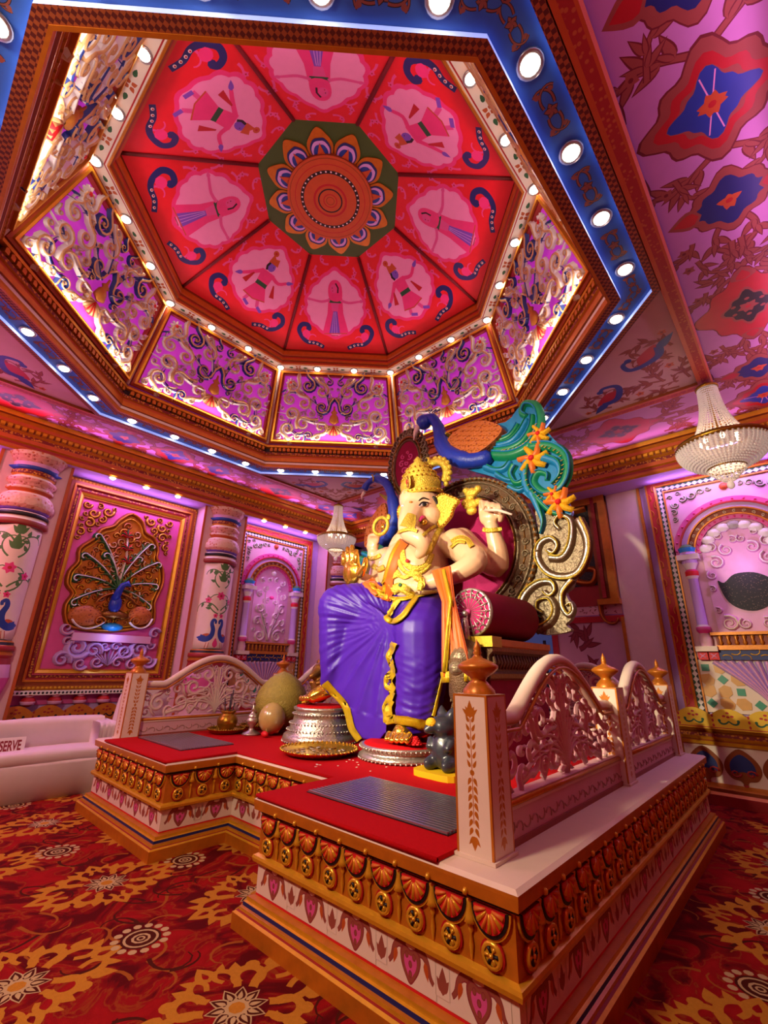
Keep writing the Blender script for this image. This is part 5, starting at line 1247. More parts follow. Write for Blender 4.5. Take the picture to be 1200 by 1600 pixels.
# seat block and arm blocks
mb = MB(); mb.box((4.30, 2.75, CT + .004), (4.98, 4.40, 1.72), 'velvetdk'); tpart('seat_block', mb)
for s, y0, y1 in ((1, 2.20, 2.60), ):
    mb = MB(); mb.box((3.88, y0, CT + .004), (5.10, y1, 1.42), 'velvetdk'); arm = tpart('arm_block', mb)
    mb = MB(); yo = y0 if s > 0 else y1; o = (0, -1, 0) if s > 0 else (0, 1, 0)
    mb.extr([(0, 1.40), (.03, 1.42), (.03, 1.46), (.015, 1.48), (.02, 1.62), (.06, 1.66), (.06, 1.70), (.08, 1.71), (.08, 1.77), (0, 1.78)], (3.84, yo, 0), (5.10, yo, 0), ['antiqued', 'bronze', 'antiqued', 'antiqued', 'antiqued', 'bronze', 'gold', 'gold', 'gold'], out=o)
    mb.box((3.86, y0, 1.42), (5.10, y1, 1.775), 'antiqued'); mb.box((3.80, y0 - .085, 1.695), (3.98, y1, 1.79), 'border'); tpart('arm_capping', mb, arm)
    mb = MB()
    for i in range(20): x = 3.90 + i * .06; mb.tube([(x, yo - .02 * s, 1.50), (x, yo - .045 * s, 1.56), (x, yo - .03 * s, 1.63)], [.012, .02, .012], 'antiqued', 5)
    tpart('arm_fluting', mb, arm, kind='stuff')
    mb = MB(); xf = 3.86; yc = 2.36           # carved beast front of the arm
    mbk = MB(); mb = mbk; k8 = len(mb.v)
    mb.tube([(xf - .02, yc, 1.66), (xf - .14, yc, 1.52), (xf - .12, yc, 1.3), (xf - .02, yc, 1.1), (xf - .06, yc, .9), (xf - .12, yc, .68)], [.16, .19, .2, .15, .13, .15], 'antiqued', 12)
    mb.blob((xf - .16, yc, 1.56), (.15, .17, .15), 'antique', None, 12, 8); mb.blob((xf - .28, yc, 1.50), (.08, .1, .07), 'antique', None, 10, 6)
    for q in (1, -1):
        mb.blob((xf - .25, yc + q * .08, 1.60), .03, 'antique', None, 8, 6); mb.blob((xf - .12, yc + q * .15, 1.68), (.04, .04, .06), 'antique', None, 8, 6)
        for k in range(7): mb.tube([(xf - .08, yc + q * .13, 1.58 - k * .06), (xf - .1, yc + q * (.2 + .02 * sin(k)), 1.5 - k * .07), (xf - .16, yc + q * .2, 1.42 - k * .07)], [.035, .03, .008], 'antique' if k % 2 else 'antiqued', 6)
    mb.v = [(a_, yc + (b_ - yc) * .8, c_) for a_, b_, c_ in mb.v]
    tpart('carved_beast', mb, arm)

# big oval back
oc = Q(728, 862); rx_, ry_ = 119 * U, 121 * U
def ell(k, n=48, c=None): return [(c or oc) + complex(rx_ * k * cos(2 * pi * i / n), ry_ * k * sin(2 * pi * i / n)) for i in range(n)]
mb = MB(); mb.prism(ell(1.0), -.10, .02, 'antiqued', MT); back = tpart('oval_back', mb)
mb = MB(); mb.prism(ell(.72), .02, .03, 'velvet', MT)
N = 48; vs = [(oc.real, oc.imag, .10)]; 
for r, h in ((.3, .095), (.55, .07), (.72, .03)): vs += [(p.real, p.imag, h) for p in ell(r)]
fs = [(0, 1 + i, 1 + (i + 1) % N) for i in range(N)] + [(1 + j * N + i, 1 + (j + 1) * N + i, 1 + (j + 1) * N + (i + 1) % N, 1 + j * N + (i + 1) % N) for j in range(2) for i in range(N)]
mb.add(vs, fs, 'velvet', MT, True); tpart('velvet_cushion', mb, back)
mb = MB()
for k, wd, h, m in ((.985, .05, .06, 'bronze'), (.93, .03, .05, 'antique'), (.76, .04, .05, 'antique'), (.725, .03, .06, 'bronze')): e = ell(k); mb.relief(e + e[:2], wd, wd, h, m, MT @ T(0, 0, .015))
tpart('rim_mouldings', mb, back, kind='stuff')
mb = MB(); n = 84
for i in range(n):
    a = 2 * pi * i / n; p = oc + complex(rx_ * .985 * cos(a), ry_ * .985 * sin(a)); mb.blob((p.real, p.imag, .05), (.036, .03, .03), 'antique', MT, 6, 4)
tpart('rope_beads', mb, back, kind='stuff')
mb = MB(); n = 34
for i in range(n):
    a = 2 * pi * i / n; p = oc + complex(rx_ * .845 * cos(a), ry_ * .845 * sin(a)); mb.relief(spi(p, .05, a, 1.4 if i % 2 else -1.4, 12), .026, .014, .03, 'antique', MT @ T(0, 0, .02))
    q = oc + complex(rx_ * .845 * cos(a + pi / n), ry_ * .845 * sin(a + pi / n)); mb.relief([q - 1j * cmath.rect(.06, a), q, q + 1j * cmath.rect(.06, a)], .02, .012, .025, 'bronze', MT @ T(0, 0, .02))
tpart('rim_scrolls', mb, back, kind='stuff')

# small crest oval with curled frame
cc = Q(638, 728)
def el2(rx, ry, n=36, c=cc): return [c + complex(rx * U * cos(2 * pi * i / n), ry * U * sin(2 * pi * i / n)) for i in range(n)]
mb = MB(); mb.prism(el2(40, 66), -.08, .02, 'antiqued', MT); cre = tpart('crest_oval', mb)
mb = MB(); mb.prism(el2(28, 50), .02, .035, 'velvetdk', MT); tpart('crest_velvet', mb, cre)
mb = MB()
for k, m in ((1.0, 'bronze'), (.86, 'antiqued')): e = el2(30 * k + 5, 52 * k + 6); mb.relief(e + e[:2], .04, .04, .05, m, MT @ T(0, 0, .015))
for i in range(22):
    a = -.5 + i * (pi + 1.0) / 21; p = cc + complex(42 * U * cos(a), 70 * U * sin(a)); mb.relief(spi(p, .095, a + (1 if i < 11 else -1) * 1.5, 1.3 * (1 if i < 11 else -1), 12), .055, .03, .06, 'antique', MT, edge='antiqued')
tpart('crest_curls', mb, cre, kind='stuff')
mb = MB(); rr = random.Random(12)
for c, R in pack(inpoly(el2(20, 34)), (cc.real - .3, cc.imag - .4, cc.real + .3, cc.imag + .4), (.06, .045, .035), 200, 4, .95): mb.relief(spi(c, R, rr.uniform(0, 6), 1.2, 10), R * .4, R * .2, .015, 'pink', MT @ T(0, 0, .035))
tpart('crest_embroidery', mb, cre, kind='stuff')

# silver scroll board on the right (and its twin on the far side)
sil = Qs([(838, 792), (870, 798), (893, 808), (912, 828), (920, 856), (914, 886), (898, 904), (893, 918), (884, 926), (890, 940), (897, 952), (892, 968), (884, 976), (892, 986), (850, 992), (822, 980), (800, 955), (812, 935), (835, 905), (845, 860), (842, 830)])
mb = MB(); mb.prism(spline(sil, 3, True), -.08, .01, 'antique', MT); sb_ = tpart('silver_scroll_board', mb)
def scr(l, w0, w1, h, m, e=None, z=.01, n=5, parent=None, name='scroll'):
    mb = MB(); c_ = spline(Qs(l), n); mb.relief(c_, w0 * 1.55 * U, w1 * 1.5 * U, h, m, MT @ T(0, 0, z), edge=e)
    if w0 > 6: L1, R1 = edges_of(c_, w0 * .85 * U, w1 * .7 * U); mb.relief(L1, w0 * .3 * U, w1 * .3 * U, .03, 'goldleaf' if m in ('silver', 'antique') else ('teal' if m == 'peagreen' else 'peagreen'), MT @ T(0, 0, z + h * .72)); return tpart(name, mb, parent)
for l, w0, w1, m in (
    ([(905, 812), (918, 840), (918, 868), (904, 895), (880, 902), (856, 894), (842, 872), (846, 850), (862, 842), (872, 852), (866, 864), (857, 860)], 9, 5, 'silver'),
    ([(860, 872), (880, 872), (892, 855), (896, 830), (892, 812), (876, 806), (868, 818), (876, 828)], 8, 4, 'silver'),
    ([(868, 884), (886, 878), (900, 860), (906, 838)], 6, 2, 'goldleaf'), ([(876, 862), (886, 848), (890, 835)], 6, 2, 'goldleaf'),
    ([(896, 905), (880, 925), (880, 948), (890, 962), (898, 954), (894, 942), (886, 946)], 7, 3, 'silver'),
    ([(812, 960), (822, 930), (842, 912), (862, 910), (868, 922), (860, 930), (852, 924)], 9, 4, 'silver'),
    ([(838, 985), (862, 972), (870, 952), (860, 934), (842, 938), (840, 952), (850, 958)], 8, 4, 'antique'),
    ([(846, 972), (858, 960), (862, 946)], 6, 2, 'goldleaf'), ([(850, 980), (872, 968), (878, 948)], 5, 2, 'goldleaf'),
    ([(840, 900), (852, 900), (880, 908)], 5, 3, 'bronze'), ([(826, 960), (838, 962), (848, 966)], 7, 3, 'bronze')):
    scr(l, w0, w1, .07, m, 'antiqued', parent=sb_)
for cxy, k_, l in (((866, 858), .72, [(905, 818), (916, 840), (916, 868), (903, 892), (880, 899), (858, 892)]), ((866, 858), .86, [(912, 840), (914, 866), (902, 890), (880, 898), (860, 890)]), ((882, 830), .6, [(884, 868), (894, 850), (896, 830), (890, 812), (876, 808)]), ((850, 945), .7, [(838, 985), (862, 972), (872, 952), (860, 932)]), ((850, 922), .6, [(814, 958), (824, 930), (844, 912), (864, 911)])):
    scr([(cxy[0] + (x - cxy[0]) * k_, cxy[1] + (y - cxy[1]) * k_) for x, y in l], 4.5, 2, .06, 'bronze', 'antiqued', parent=sb_)
# ---------------------------------------------------------------- peacock on the right of the crest
pr = tpart('peacock_crest', MB().prism(spline(Qs([(700, 690), (740, 668), (790, 660), (812, 636), (836, 626), (846, 640), (850, 668), (882, 706), (888, 740), (880, 765), (894, 800), (880, 806), (845, 800), (828, 780), (800, 760), (770, 745), (735, 735), (705, 720)]), 3, True), -.06, .01, 'teal', MT))
mb = MB()
def lift(l): return [MT @ V((Q(x, y).real, Q(x, y).imag, h)) for x, y, h in l]
mb.tube(spline(lift([(668, 672, .12), (672, 662, .14), (684, 660, .14), (693, 674, .13), (697, 695, .12), (712, 716, .13), (740, 724, .11), (772, 716, .06)]), 4), [.085] * 3 + [.075] * 5 + [.08] * 4 + [.095] * 4 + [.12] * 4 + [.13] * 4 + [.11] * 4 + [.06], 'peablue', 12); mb.blob(tuple(lift([(672, 666, .16)])[0]), .12, 'peablue', None, 14, 10); mb.blob(tuple(lift([(667, 662, .24)])[0]), .02, 'paper', None, 8, 6); tpart('peacock_neck', mb, pr)
mb = MB(); mb.tube(lift([(667, 672, .2), (662, 684, .22), (660, 696, .22)]), [.05, .03, .005], 'cream', 8); tpart('beak', mb, pr)
mb = MB()
for k in range(3): mb.tube(lift([(676, 662, .14), (680 + 4 * k, 650, .14), (684 + 6 * k, 646, .14)]), [.006, .006, .012], 'bluedk', 5)
tpart('head_tuft', mb, pr, kind='stuff')
mb = MB(); mb.relief(spline(Qs([(688, 690), (698, 686), (706, 680)]), 4), .03, .02, .16, 'border', MT); tpart('neck_band', mb, pr)
wing = spline(Qs([(706, 708), (712, 688), (735, 672), (765, 664), (793, 676), (775, 700), (745, 718), (722, 722)]), 4, True)
mb = MB(); mb.prism(wing, .0, .16, 'feather', MT); wg = tpart('wing', mb, pr)
mb = MB(); ins = inpoly([p * .94 + .06 * Q(740, 695) for p in wing])
for r in range(7):
    for c in range(10):
        z = Q(712 + c * 8 + (r % 2) * 4, 672 + r * 7.4)
        if ins(z): d = cmath.rect(1, -.2); mb.relief([z - d * .03, z, z + d * .03], .045, .02, .03, 'peaorange', MT @ T(0, 0, .155), edge='feather')
tpart('wing_feathers', mb, wg, kind='stuff')
for l, w0, w1, m in (
    ([(772, 712), (800, 712), (826, 700), (842, 678), (846, 655), (838, 634), (822, 632), (816, 646), (824, 652)], 12, 6, 'peagreen'),
    ([(776, 706), (800, 702), (820, 690), (832, 668), (834, 650)], 10, 5, 'peagreen'), ([(780, 698), (800, 692), (814, 678), (826, 656)], 9, 5, 'teal'), ([(784, 690), (800, 682), (812, 664)], 8, 4, 'peagreen'),
    ([(830, 700), (860, 698), (884, 712), (888, 740), (876, 764), (852, 770), (836, 756), (842, 740), (856, 742), (856, 752)], 11, 5, 'peagreen'),
    ([(850, 716), (872, 724), (876, 742), (864, 758)], 10, 4, 'teal'), ([(866, 712), (880, 730), (880, 748)], 6, 3, 'teal'),
    ([(828, 716), (822, 740), (826, 765), (846, 784), (870, 790), (892, 800)], 12, 4, 'teal'), ([(832, 770), (842, 792), (850, 816), (846, 835)], 10, 3, 'teal'), ([(838, 776), (862, 800), (884, 806)], 7, 3, 'peagreen'),
    ([(806, 728), (800, 742), (808, 756), (820, 752), (816, 742)], 8, 4, 'peagreen'), ([(760, 730), (775, 736), (790, 734), (800, 722)], 9, 4, 'teal'), ([(778, 742), (792, 750), (806, 752)], 7, 3, 'teal'), ([(798, 762), (812, 768), (822, 764)], 7, 3, 'teal'), ([(808, 776), (820, 782), (832, 778)], 6, 3, 'teal'),
    ([(848, 800), (838, 812), (828, 810)], 6, 3, 'teal')):
    scr(l, w0, w1, .09, m, None, .01, parent=pr, name='tail_scroll')
mb = MB()
for l in ([(790, 708), (812, 704), (832, 690), (842, 668)], [(852, 702), (876, 712), (884, 738), (872, 760)], [(824, 730), (830, 762), (850, 782)]):
    for p in spline(Qs(l), 4): mb.relief([p - .012, p + .022 + .012j], .012, .006, .012, 'goldleaf', MT @ T(0, 0, .095))
tpart('gilt_flecks', mb, pr, kind='stuff')
for x, y, R in ((836, 720, 16), (846, 682, 12), (878, 788, 15), (868, 776, 9)):
    mb = MB(); c = Q(x, y)
    for i in range(7): a = i * 2 * pi / 7; mb.relief([c, c + cmath.rect(R * U * .7, a), c + cmath.rect(R * U * 1.45, a + .2)], R * U * .7, R * U * .5, .06, 'flame' if i % 2 else 'marigold', MT @ T(0, 0, .06))
    mb.blob((c.real, c.imag, .11), R * U * .3, 'redbr', MT, 8, 5); tpart('carved_flower', mb, pr)

# ---------------------------------------------------------------- peacock on the left, beside the figure's shoulder
pl = tpart('peacock_side', MB().prism(spline(Qs([(606, 790), (590, 800), (574, 830), (574, 862), (566, 880), (566, 905), (580, 918), (600, 910), (630, 890), (632, 830), (624, 800)]), 3, True), -.06, .02, 'antiqued', MT))
mb = MB(); mb.tube(spline(lift([(577, 768, .12), (584, 757, .12), (597, 752, .12), (612, 760, .12), (620, 785, .1), (622, 815, .1), (612, 838, .1), (604, 850, .08)]), 4), [.06] * 3 + [.05] * 5 + [.07] * 8 + [.095] * 6 + [.11] * 7, 'peablue', 12); tpart('peacock_neck', mb, pl)
mb = MB(); mb.tube(lift([(577, 772, .12), (573, 778, .12), (573, 784, .12)]), [.03, .02, .004], 'cream', 8); tpart('beak', mb, pl)
mb = MB(); mb.tube(lift([(594, 748, .2), (597, 752, .21), (596, 758, .2)]), .014, 'border', 6); mb.relief(spline(Qs([(604, 776), (614, 786), (624, 790)]), 3), .03, .02, .2, 'border', MT); tpart('neck_band', mb, pl, kind='stuff')
mb = MB(); wg2 = spline(Qs([(606, 788), (592, 802), (578, 828), (576, 856), (590, 852), (606, 838), (610, 810)]), 4, True); mb.prism(wg2, .02, .09, 'feather', MT); wo_ = tpart('wing', mb, pl)
mb = MB(); ins = inpoly([p * .92 + .08 * Q(595, 825) for p in wg2])
for r in range(10):
    for c in range(6):
        z = Q(578 + c * 6, 793 + r * 6.5)
        if ins(z): mb.relief([z - .02j, z, z + .02j], .036, .014, .03, 'peaorange', MT @ T(0, 0, .085), edge='feather')
tpart('wing_feathers', mb, wo_, kind='stuff')
for l, w0, w1, m in (([(606, 850), (598, 868), (600, 886)], 18, 10, 'peagreen'), ([(572, 872), (566, 890), (576, 908), (592, 902)], 14, 8, 'peagreen'), ([(572, 866), (584, 872), (592, 888)], 8, 4, 'teal')): scr(l, w0, w1, .1, m, None, .02, parent=pl, name='tail_scroll')

# ---------------------------------------------------------------- bolster with tassel on the arm
bol = empty('bolster_cushion', T(*px(735, 945, 0, 3.86)), 'magenta bolster cushion with silver embroidered end and tassel', 'cushion')
pc = bol.location.copy(); pe = px(812, 955, 0, 4.85); R_ = 37 * pxm(735, 945, 3.86); pc.z = pe.z = 1.79 + R_
ax = (pe - pc); Lb = ax.length; bol.location = pc
MBol = frame((0, 0, 0), (0, 0, 1), ax.cross(V((0, 0, 1))).normalized(), ax.normalized()) if False else (ax.to_track_quat('Z', 'Y').to_matrix().to_4x4())
mb = MB(); mb.lathe([(R_ * .96, 0), (R_, .03), (R_, Lb - .03), (R_ * .93, Lb), (.001, Lb + .01)], 28, 'velvetdk', MBol); mb.obj('roll', bol)
mb = MB(); mb.lathe([(.001, -.035), (R_ * .5, -.03), (R_ * .9, -.008), (R_ * .97, 0)], 28, 'velvet', MBol); fcap = mb.obj('end_cap', bol)
mb = MB()
for i in range(18):
    a = i * 2 * pi / 18; mb.relief([cmath.rect(.03, a), cmath.rect(R_ * .6, a), cmath.rect(R_ * .92, a)], .014, .012, .014, 'silver', MBol @ SCL(1, 1, -1) @ T(0, 0, .022))
    b = a + pi / 18; mb.relief(arcp(cmath.rect(R_ * .93, b), R_ * .17, b + pi / 2, b + 3 * pi / 2, 8), .012, .012, .014, 'silver', MBol @ SCL(1, 1, -1) @ T(0, 0, .012)); c = cmath.rect(R_ * .62, b); mb.blob((c.real, c.imag, .03), .014, 'silver', MBol @ SCL(1, 1, -1), 6, 4)
mb.obj('silver_embroidery', bol, kind='stuff')
mb = MB(); mb.blob((0, 0, -.045), .03, 'pink', MBol, 10, 6); mb.lathe([(R_ * .93, -.012), (R_ * 1.01, -.01), (R_ * 1.01, .02), (R_ * .95, .02)], 28, 'silver', MBol); mb.obj('end_button', bol)
mb = MB(); q0 = MBol @ V((0, 0, -.06)); mb.tube([q0, q0 + V((-.02, 0, -.08)), q0 + V((-.03, .01, -.1))], .012, 'silver', 6); mb.blob(tuple(q0 + V((-.03, .01, -.02))), .03, 'silver', None, 8, 6)
mb.lathe([(.018, -.09), (.03, -.11), (.04, -.25), (.05, -.33), (.001, -.33)], 14, 'silver', T(q0.x - .03, q0.y + .01, q0.z + .03), flute=(1, 3, .06)); mb.obj('tassel', bol)
# ================================================================== STATUE (seated elephant-headed figure)
from mathutils.bvhtree import BVHTree
from mathutils import noise
def PP(x, y, X): return px(x, y, 0, X)
def remesh_obj(mb, vox, smooth_it):
    me = bpy.data.meshes.new('tmp'); me.from_pydata(mb.v, [], mb.f); me.update()
    o = bpy.data.objects.new('tmp', me); COL.objects.link(o)
    r = o.modifiers.new('r', 'REMESH'); r.mode = 'VOXEL'; r.voxel_size = vox
    s = o.modifiers.new('s', 'SMOOTH'); s.iterations = smooth_it; s.factor = .5
    bpy.context.view_layer.update()
    out = bpy.data.meshes.new_from_object(o.evaluated_get(bpy.context.evaluated_depsgraph_get()))
    bpy.data.objects.remove(o)
    out.polygons.foreach_set('use_smooth', [True] * len(out.polygons))
    return out
def chain(mb, pts, n=12, sub=4):
    """tapered limb: pts (px x, px y, depth X, radius in px)"""
    P = [(PP(x, y, X), r * pxm(x, y, X)) for x, y, X, r in pts]
    c = spline([p for p, r in P], sub); rr = []
    for i in range(len(P) - 1):
        for j in range(sub): rr.append(P[i][1] + (P[i + 1][1] - P[i][1]) * j / sub)
    rr.append(P[-1][1]); mb.tube(c, rr, 'skin', n)
    mb.blob(tuple(P[0][0]), rr[0], 'skin', None, n, 8); mb.blob(tuple(P[-1][0]), rr[-1], 'skin', None, n, 8)
def ball(mb, x, y, X, rx, ry=None, rd=None):
    k = pxm(x, y, X); ry = ry or rx; rd = rd or rx
    mb.blob(tuple(PP(x, y, X)), (rd * k, rx * k, ry * k), 'skin', None, 18, 12)
sroot = empty('seated_statue', T(4.2, 3.5, CT), 'large seated elephant-headed statue in purple silk and gold jewellery', 'statue')
SI = sroot.matrix_basis.inverted()
def sput(name, me, m, parent=None, **kw):
    if m: me.materials.clear(); me.materials.append(MATS[m])
    o = put(name, me, parent or sroot, **kw)
    if parent is None: o.matrix_basis = SI
    return o
def spart(name, mb, parent=None, **kw):
    o = mb.obj(name, parent or sroot, **kw)
    if parent is None: o.matrix_basis = SI
    return o

b = MB()
ball(b, 645, 893, 4.48, 60, 52, 52); ball(b, 655, 858, 4.58, 56, 40, 40); ball(b, 648, 925, 4.45, 58, 34, 50)     # belly, chest, hips
ball(b, 712, 850, 4.58, 26, 24, 26); ball(b, 602, 878, 4.62, 22, 22, 22)                                         # shoulders
chain(b, [(668, 845, 4.55, 30), (662, 815, 4.48, 29)])                                                          # neck
ball(b, 660, 795, 4.45, 31, 34, 34); ball(b, 650, 782, 4.40, 26, 24, 28); ball(b, 672, 808, 4.42, 20, 18, 20)        # head
chain(b, [(646, 800, 4.26, 21), (639, 817, 4.10, 18), (640, 832, 4.0, 16), (652, 839, 3.96, 15), (661, 848, 3.98, 13.5), (662, 858, 4.02, 11), (655, 866, 4.05, 8)])   # trunk
chain(b, [(712, 850, 4.58, 25), (730, 864, 4.42, 23), (742, 877, 4.26, 20), (722, 892, 4.14, 17), (692, 904, 4.05, 14), (668, 911, 4.0, 12)])      # front arm, viewer's right
ball(b, 654, 914, 3.98, 13, 10, 10)
for k in range(4): chain(b, [(646 + 6 * k, 908 + 1 * k, 3.92, 3.6), (640 + 6.3 * k, 913 + 1.5 * k, 3.87, 3.4), (636 + 6.5 * k, 921 + 2 * k, 3.89, 2.9)], 8)
chain(b, [(658, 906, 3.9, 5), (650, 903, 3.86, 4.5)], 8)
chain(b, [(722, 846, 4.72, 22), (748, 868, 4.76, 19), (776, 886, 4.78, 17), (778, 862, 4.74, 15.5), (772, 838, 4.70, 12.5), (768, 822, 4.68, 11)])      # rear arm, viewer's right
ball(b, 764, 806, 4.66, 17, 17, 10)
for k in range(4): chain(b, [(751 + 9 * k, 802 + k, 4.64, 4.0), (751 + 9 * k, 788 + 1.5 * k, 4.60, 3.8), (752 + 9 * k, 783 + 2 * k, 4.56, 3.6), (754 + 9 * k, 787 + 2 * k, 4.50, 3.4), (755 + 9 * k, 795 + 2 * k, 4.50, 3.2)], 8)
chain(b, [(782, 812, 4.62, 5), (784, 802, 4.56, 4.8), (778, 797, 4.52, 4.4)], 8)
chain(b, [(602, 878, 4.62, 20), (594, 900, 4.5, 19), (588, 914, 4.35, 16), (574, 910, 4.2, 13), (562, 903, 4.1, 11)])                                # front arm, viewer's left
chain(b, [(606, 872, 4.72, 18), (598, 890, 4.74, 16), (590, 880, 4.68, 13), (584, 866, 4.62, 10.5)])                                              # rear arm, viewer's left
ball(b, 582, 853, 4.6, 11, 12, 8)
for k in range(4): chain(b, [(577 + 4 * k, 846, 4.57, 3.8), (578 + 4.5 * k, 838 - (k % 3), 4.53, 3.5), (582 + 4 * k, 836, 4.49, 3.2)], 8)
body_me = remesh_obj(b, .0165, 6)
body = sput('body', body_me, 'skin')
bvh_body = BVHTree.FromPolygons([v.co.copy() for v in body_me.vertices], [tuple(p.vertices) for p in body_me.polygons])

# silk lower garment
L_ = MB()
chain(L_, [(640, 962, 4.42, 44), (585, 952, 4.10, 43), (533, 950, 3.86, 37)], 16); chain(L_, [(533, 950, 3.86, 36), (526, 1000, 3.84, 28), (522, 1045, 3.84, 22), (516, 1072, 3.84, 16)], 14)
chain(L_, [(672, 968, 4.38, 44), (662, 978, 4.0, 44), (657, 990, 3.9, 44)], 16); chain(L_, [(657, 990, 3.9, 44), (658, 1040, 3.9, 43), (655, 1085, 3.88, 39), (651, 1112, 3.86, 36)], 16)
ball(L_, 650, 950, 4.42, 50, 26, 50)
def slab(mb, pts, Xf, Xb):
    pts = [(q[0], q[1]) for q in pts]; n = len(pts)
    vs = [PP(x, y, Xf) for x, y in pts] + [PP(x, y, Xb) for x, y in pts]
    mb.add(vs, [list(range(n)), list(range(2 * n - 1, n - 1, -1))] + [(i, n + i, n + (i + 1) % n, (i + 1) % n) for i in range(n)], 'skin')
slab(L_, [(502, 935), (498, 960), (503, 1005), (508, 1060), (524, 1082), (542, 1102), (550, 1136), (564, 1155), (590, 1160), (604, 1145), (609, 1090), (614, 1010), (616, 975), (590, 950), (540, 925)], 3.76, 3.94)
leg_me = remesh_obj(L_, .0165, 10)
def cam_px(p):
    d = p - EYE; z = d.dot(CF); return 600 + F_PX * d.dot(CR) / z, 800 + F_PX * d.dot(CD) / z
nrm = [v.normal.copy() for v in leg_me.vertices]
for v, n_ in zip(leg_me.vertices, nrm):
    x, y = cam_px(v.co); k = 0
    if x < 618:
        a = atan2(y - 970, x - 606) % (2 * pi); r = hypot(x - 606, y - 970); low = min(1, max(0, (2.75 - a) / .8))      # a: pi/2 = straight down, pi = towards the knee
        amp = min(1, max(0, (r - 6) / 30)); w_ = a * 11 + 2.6 * sin(a * 2.3 + .5) + .9 * sin(a * 7.1)
        k = amp * ((.007 + .016 * low) * (.6 - 1.4 * abs(sin(w_)) ** .6) + .004 * sin(a * 37 + 1.5 * sin(r * .06)) + (1 - low) * .004 * sin(a * 63 + 2 * sin(r * .05)))
        if 497 < x < 512 or r > 150: k *= .4
    if x > 606:
        t = (x - 655) / 45; q = min(1, max(0, (x - 606) / 14)); lo = min(1, max(.05, (y - 1000) / 70))
        n1 = noise.noise(V((x * .022 + 3, (y + 24 * t * t + 10 * t) * .10, .3))); n2 = noise.noise(V((x * .03, (y - 20 * t) * .16, 7.1))); k += q * lo * (.013 * (.5 - 1.6 * abs(n1)) + .007 * n2)
    v.co = v.co + n_ * k
leg_me.update()
dh = sput('silk_dhoti', leg_me, 'purple')
bvh_leg = BVHTree.FromPolygons([v.co.copy() for v in leg_me.vertices], [tuple(p.vertices) for p in leg_me.polygons])
def hit(x, y, X, which=None, lift_=.012):
    d = (PP(x, y, X) - EYE).normalized(); best = None
    for t in (which or (bvh_body, bvh_leg)):
        h = t.ray_cast(EYE, d)
        if h[0] is not None and (best is None or h[3] < best[3]): best = h
    if best is None or abs(best[3] - (PP(x, y, X) - EYE).length) > 1.2: return PP(x, y, X), -d
    return best[0] + best[1] * lift_, best[1]
def ribbon(mb, path, wpx, m, X=4.0, n=6, lift_=.014, which=None, thick=.012, wave=0, across=5):
    """a band of cloth or metal lying on the figure along a traced line"""
    c = spline([complex(*p) for p in path], n); ww = wpx if isinstance(wpx, (list, tuple)) else [wpx, wpx]
    Lr, Rr = edges_of(c, ww[0], ww[1]); N = len(c); vs = []
    for i in range(N):
        for j in range(across):
            q = Lr[i] + (Rr[i] - Lr[i]) * j / (across - 1); p, nn = hit(q.real, q.imag, X, which, lift_ + (.006 if 0 < j < across - 1 else 0) + wave * sin(i * 1.3)); vs.append(p)
    fs = [(i * across + j, i * across + j + 1, (i + 1) * across + j + 1, (i + 1) * across + j) for i in range(N - 1) for j in range(across - 1)]
    k = len(vs); back_ = []
    for i in range(N):
        for j in range(across): back_.append(vs[i * across + j] + (vs[i * across + j] - EYE).normalized() * thick)
    fs += [(k + f[3], k + f[2], k + f[1], k + f[0]) for f in fs]
    for i in range(N - 1):
        for j in (0, across - 1): a_, b_ = i * across + j, (i + 1) * across + j; fs.append((a_, b_, k + b_, k + a_))
    mb.add(vs + back_, fs, m, None, True)
def band_part(name, path, w_, m, X=4.0, **kw):
    mb = MB(); ribbon(mb, path, w_, m, X, **kw); return spart(name, mb)
LEG = (bvh_leg,); BOD = (bvh_body,)
band_part('hem_border', [(508, 1066), (522, 1082), (538, 1100), (545, 1118), (550, 1138), (562, 1156)], 12, 'border', 3.76, which=LEG)
band_part('pleat_border', [(620, 1004), (611, 1026), (616, 1046), (607, 1064), (615, 1084), (606, 1104), (609, 1128)], [10, 13], 'border', 3.74, which=LEG, lift_=.03, wave=.008)
band_part('ankle_border', [(603, 1126), (620, 1123), (640, 1126), (662, 1131), (684, 1122), (692, 1108)], 14, 'border', 3.74, which=LEG, lift_=.02)
band_part('waist_border', [(588, 929), (606, 935), (630, 937), (656, 932), (682, 926)], 6, 'border', 3.9, lift_=.02)
band_part('sash_loop', [(625, 938), (612, 952), (606, 966), (618, 972), (632, 964), (642, 950), (652, 936)], 8, 'border', 3.82, lift_=.03)
band_part('side_border', [(690, 1060), (683, 1090), (676, 1118)], 5, 'border', 3.8, lift_=.012)
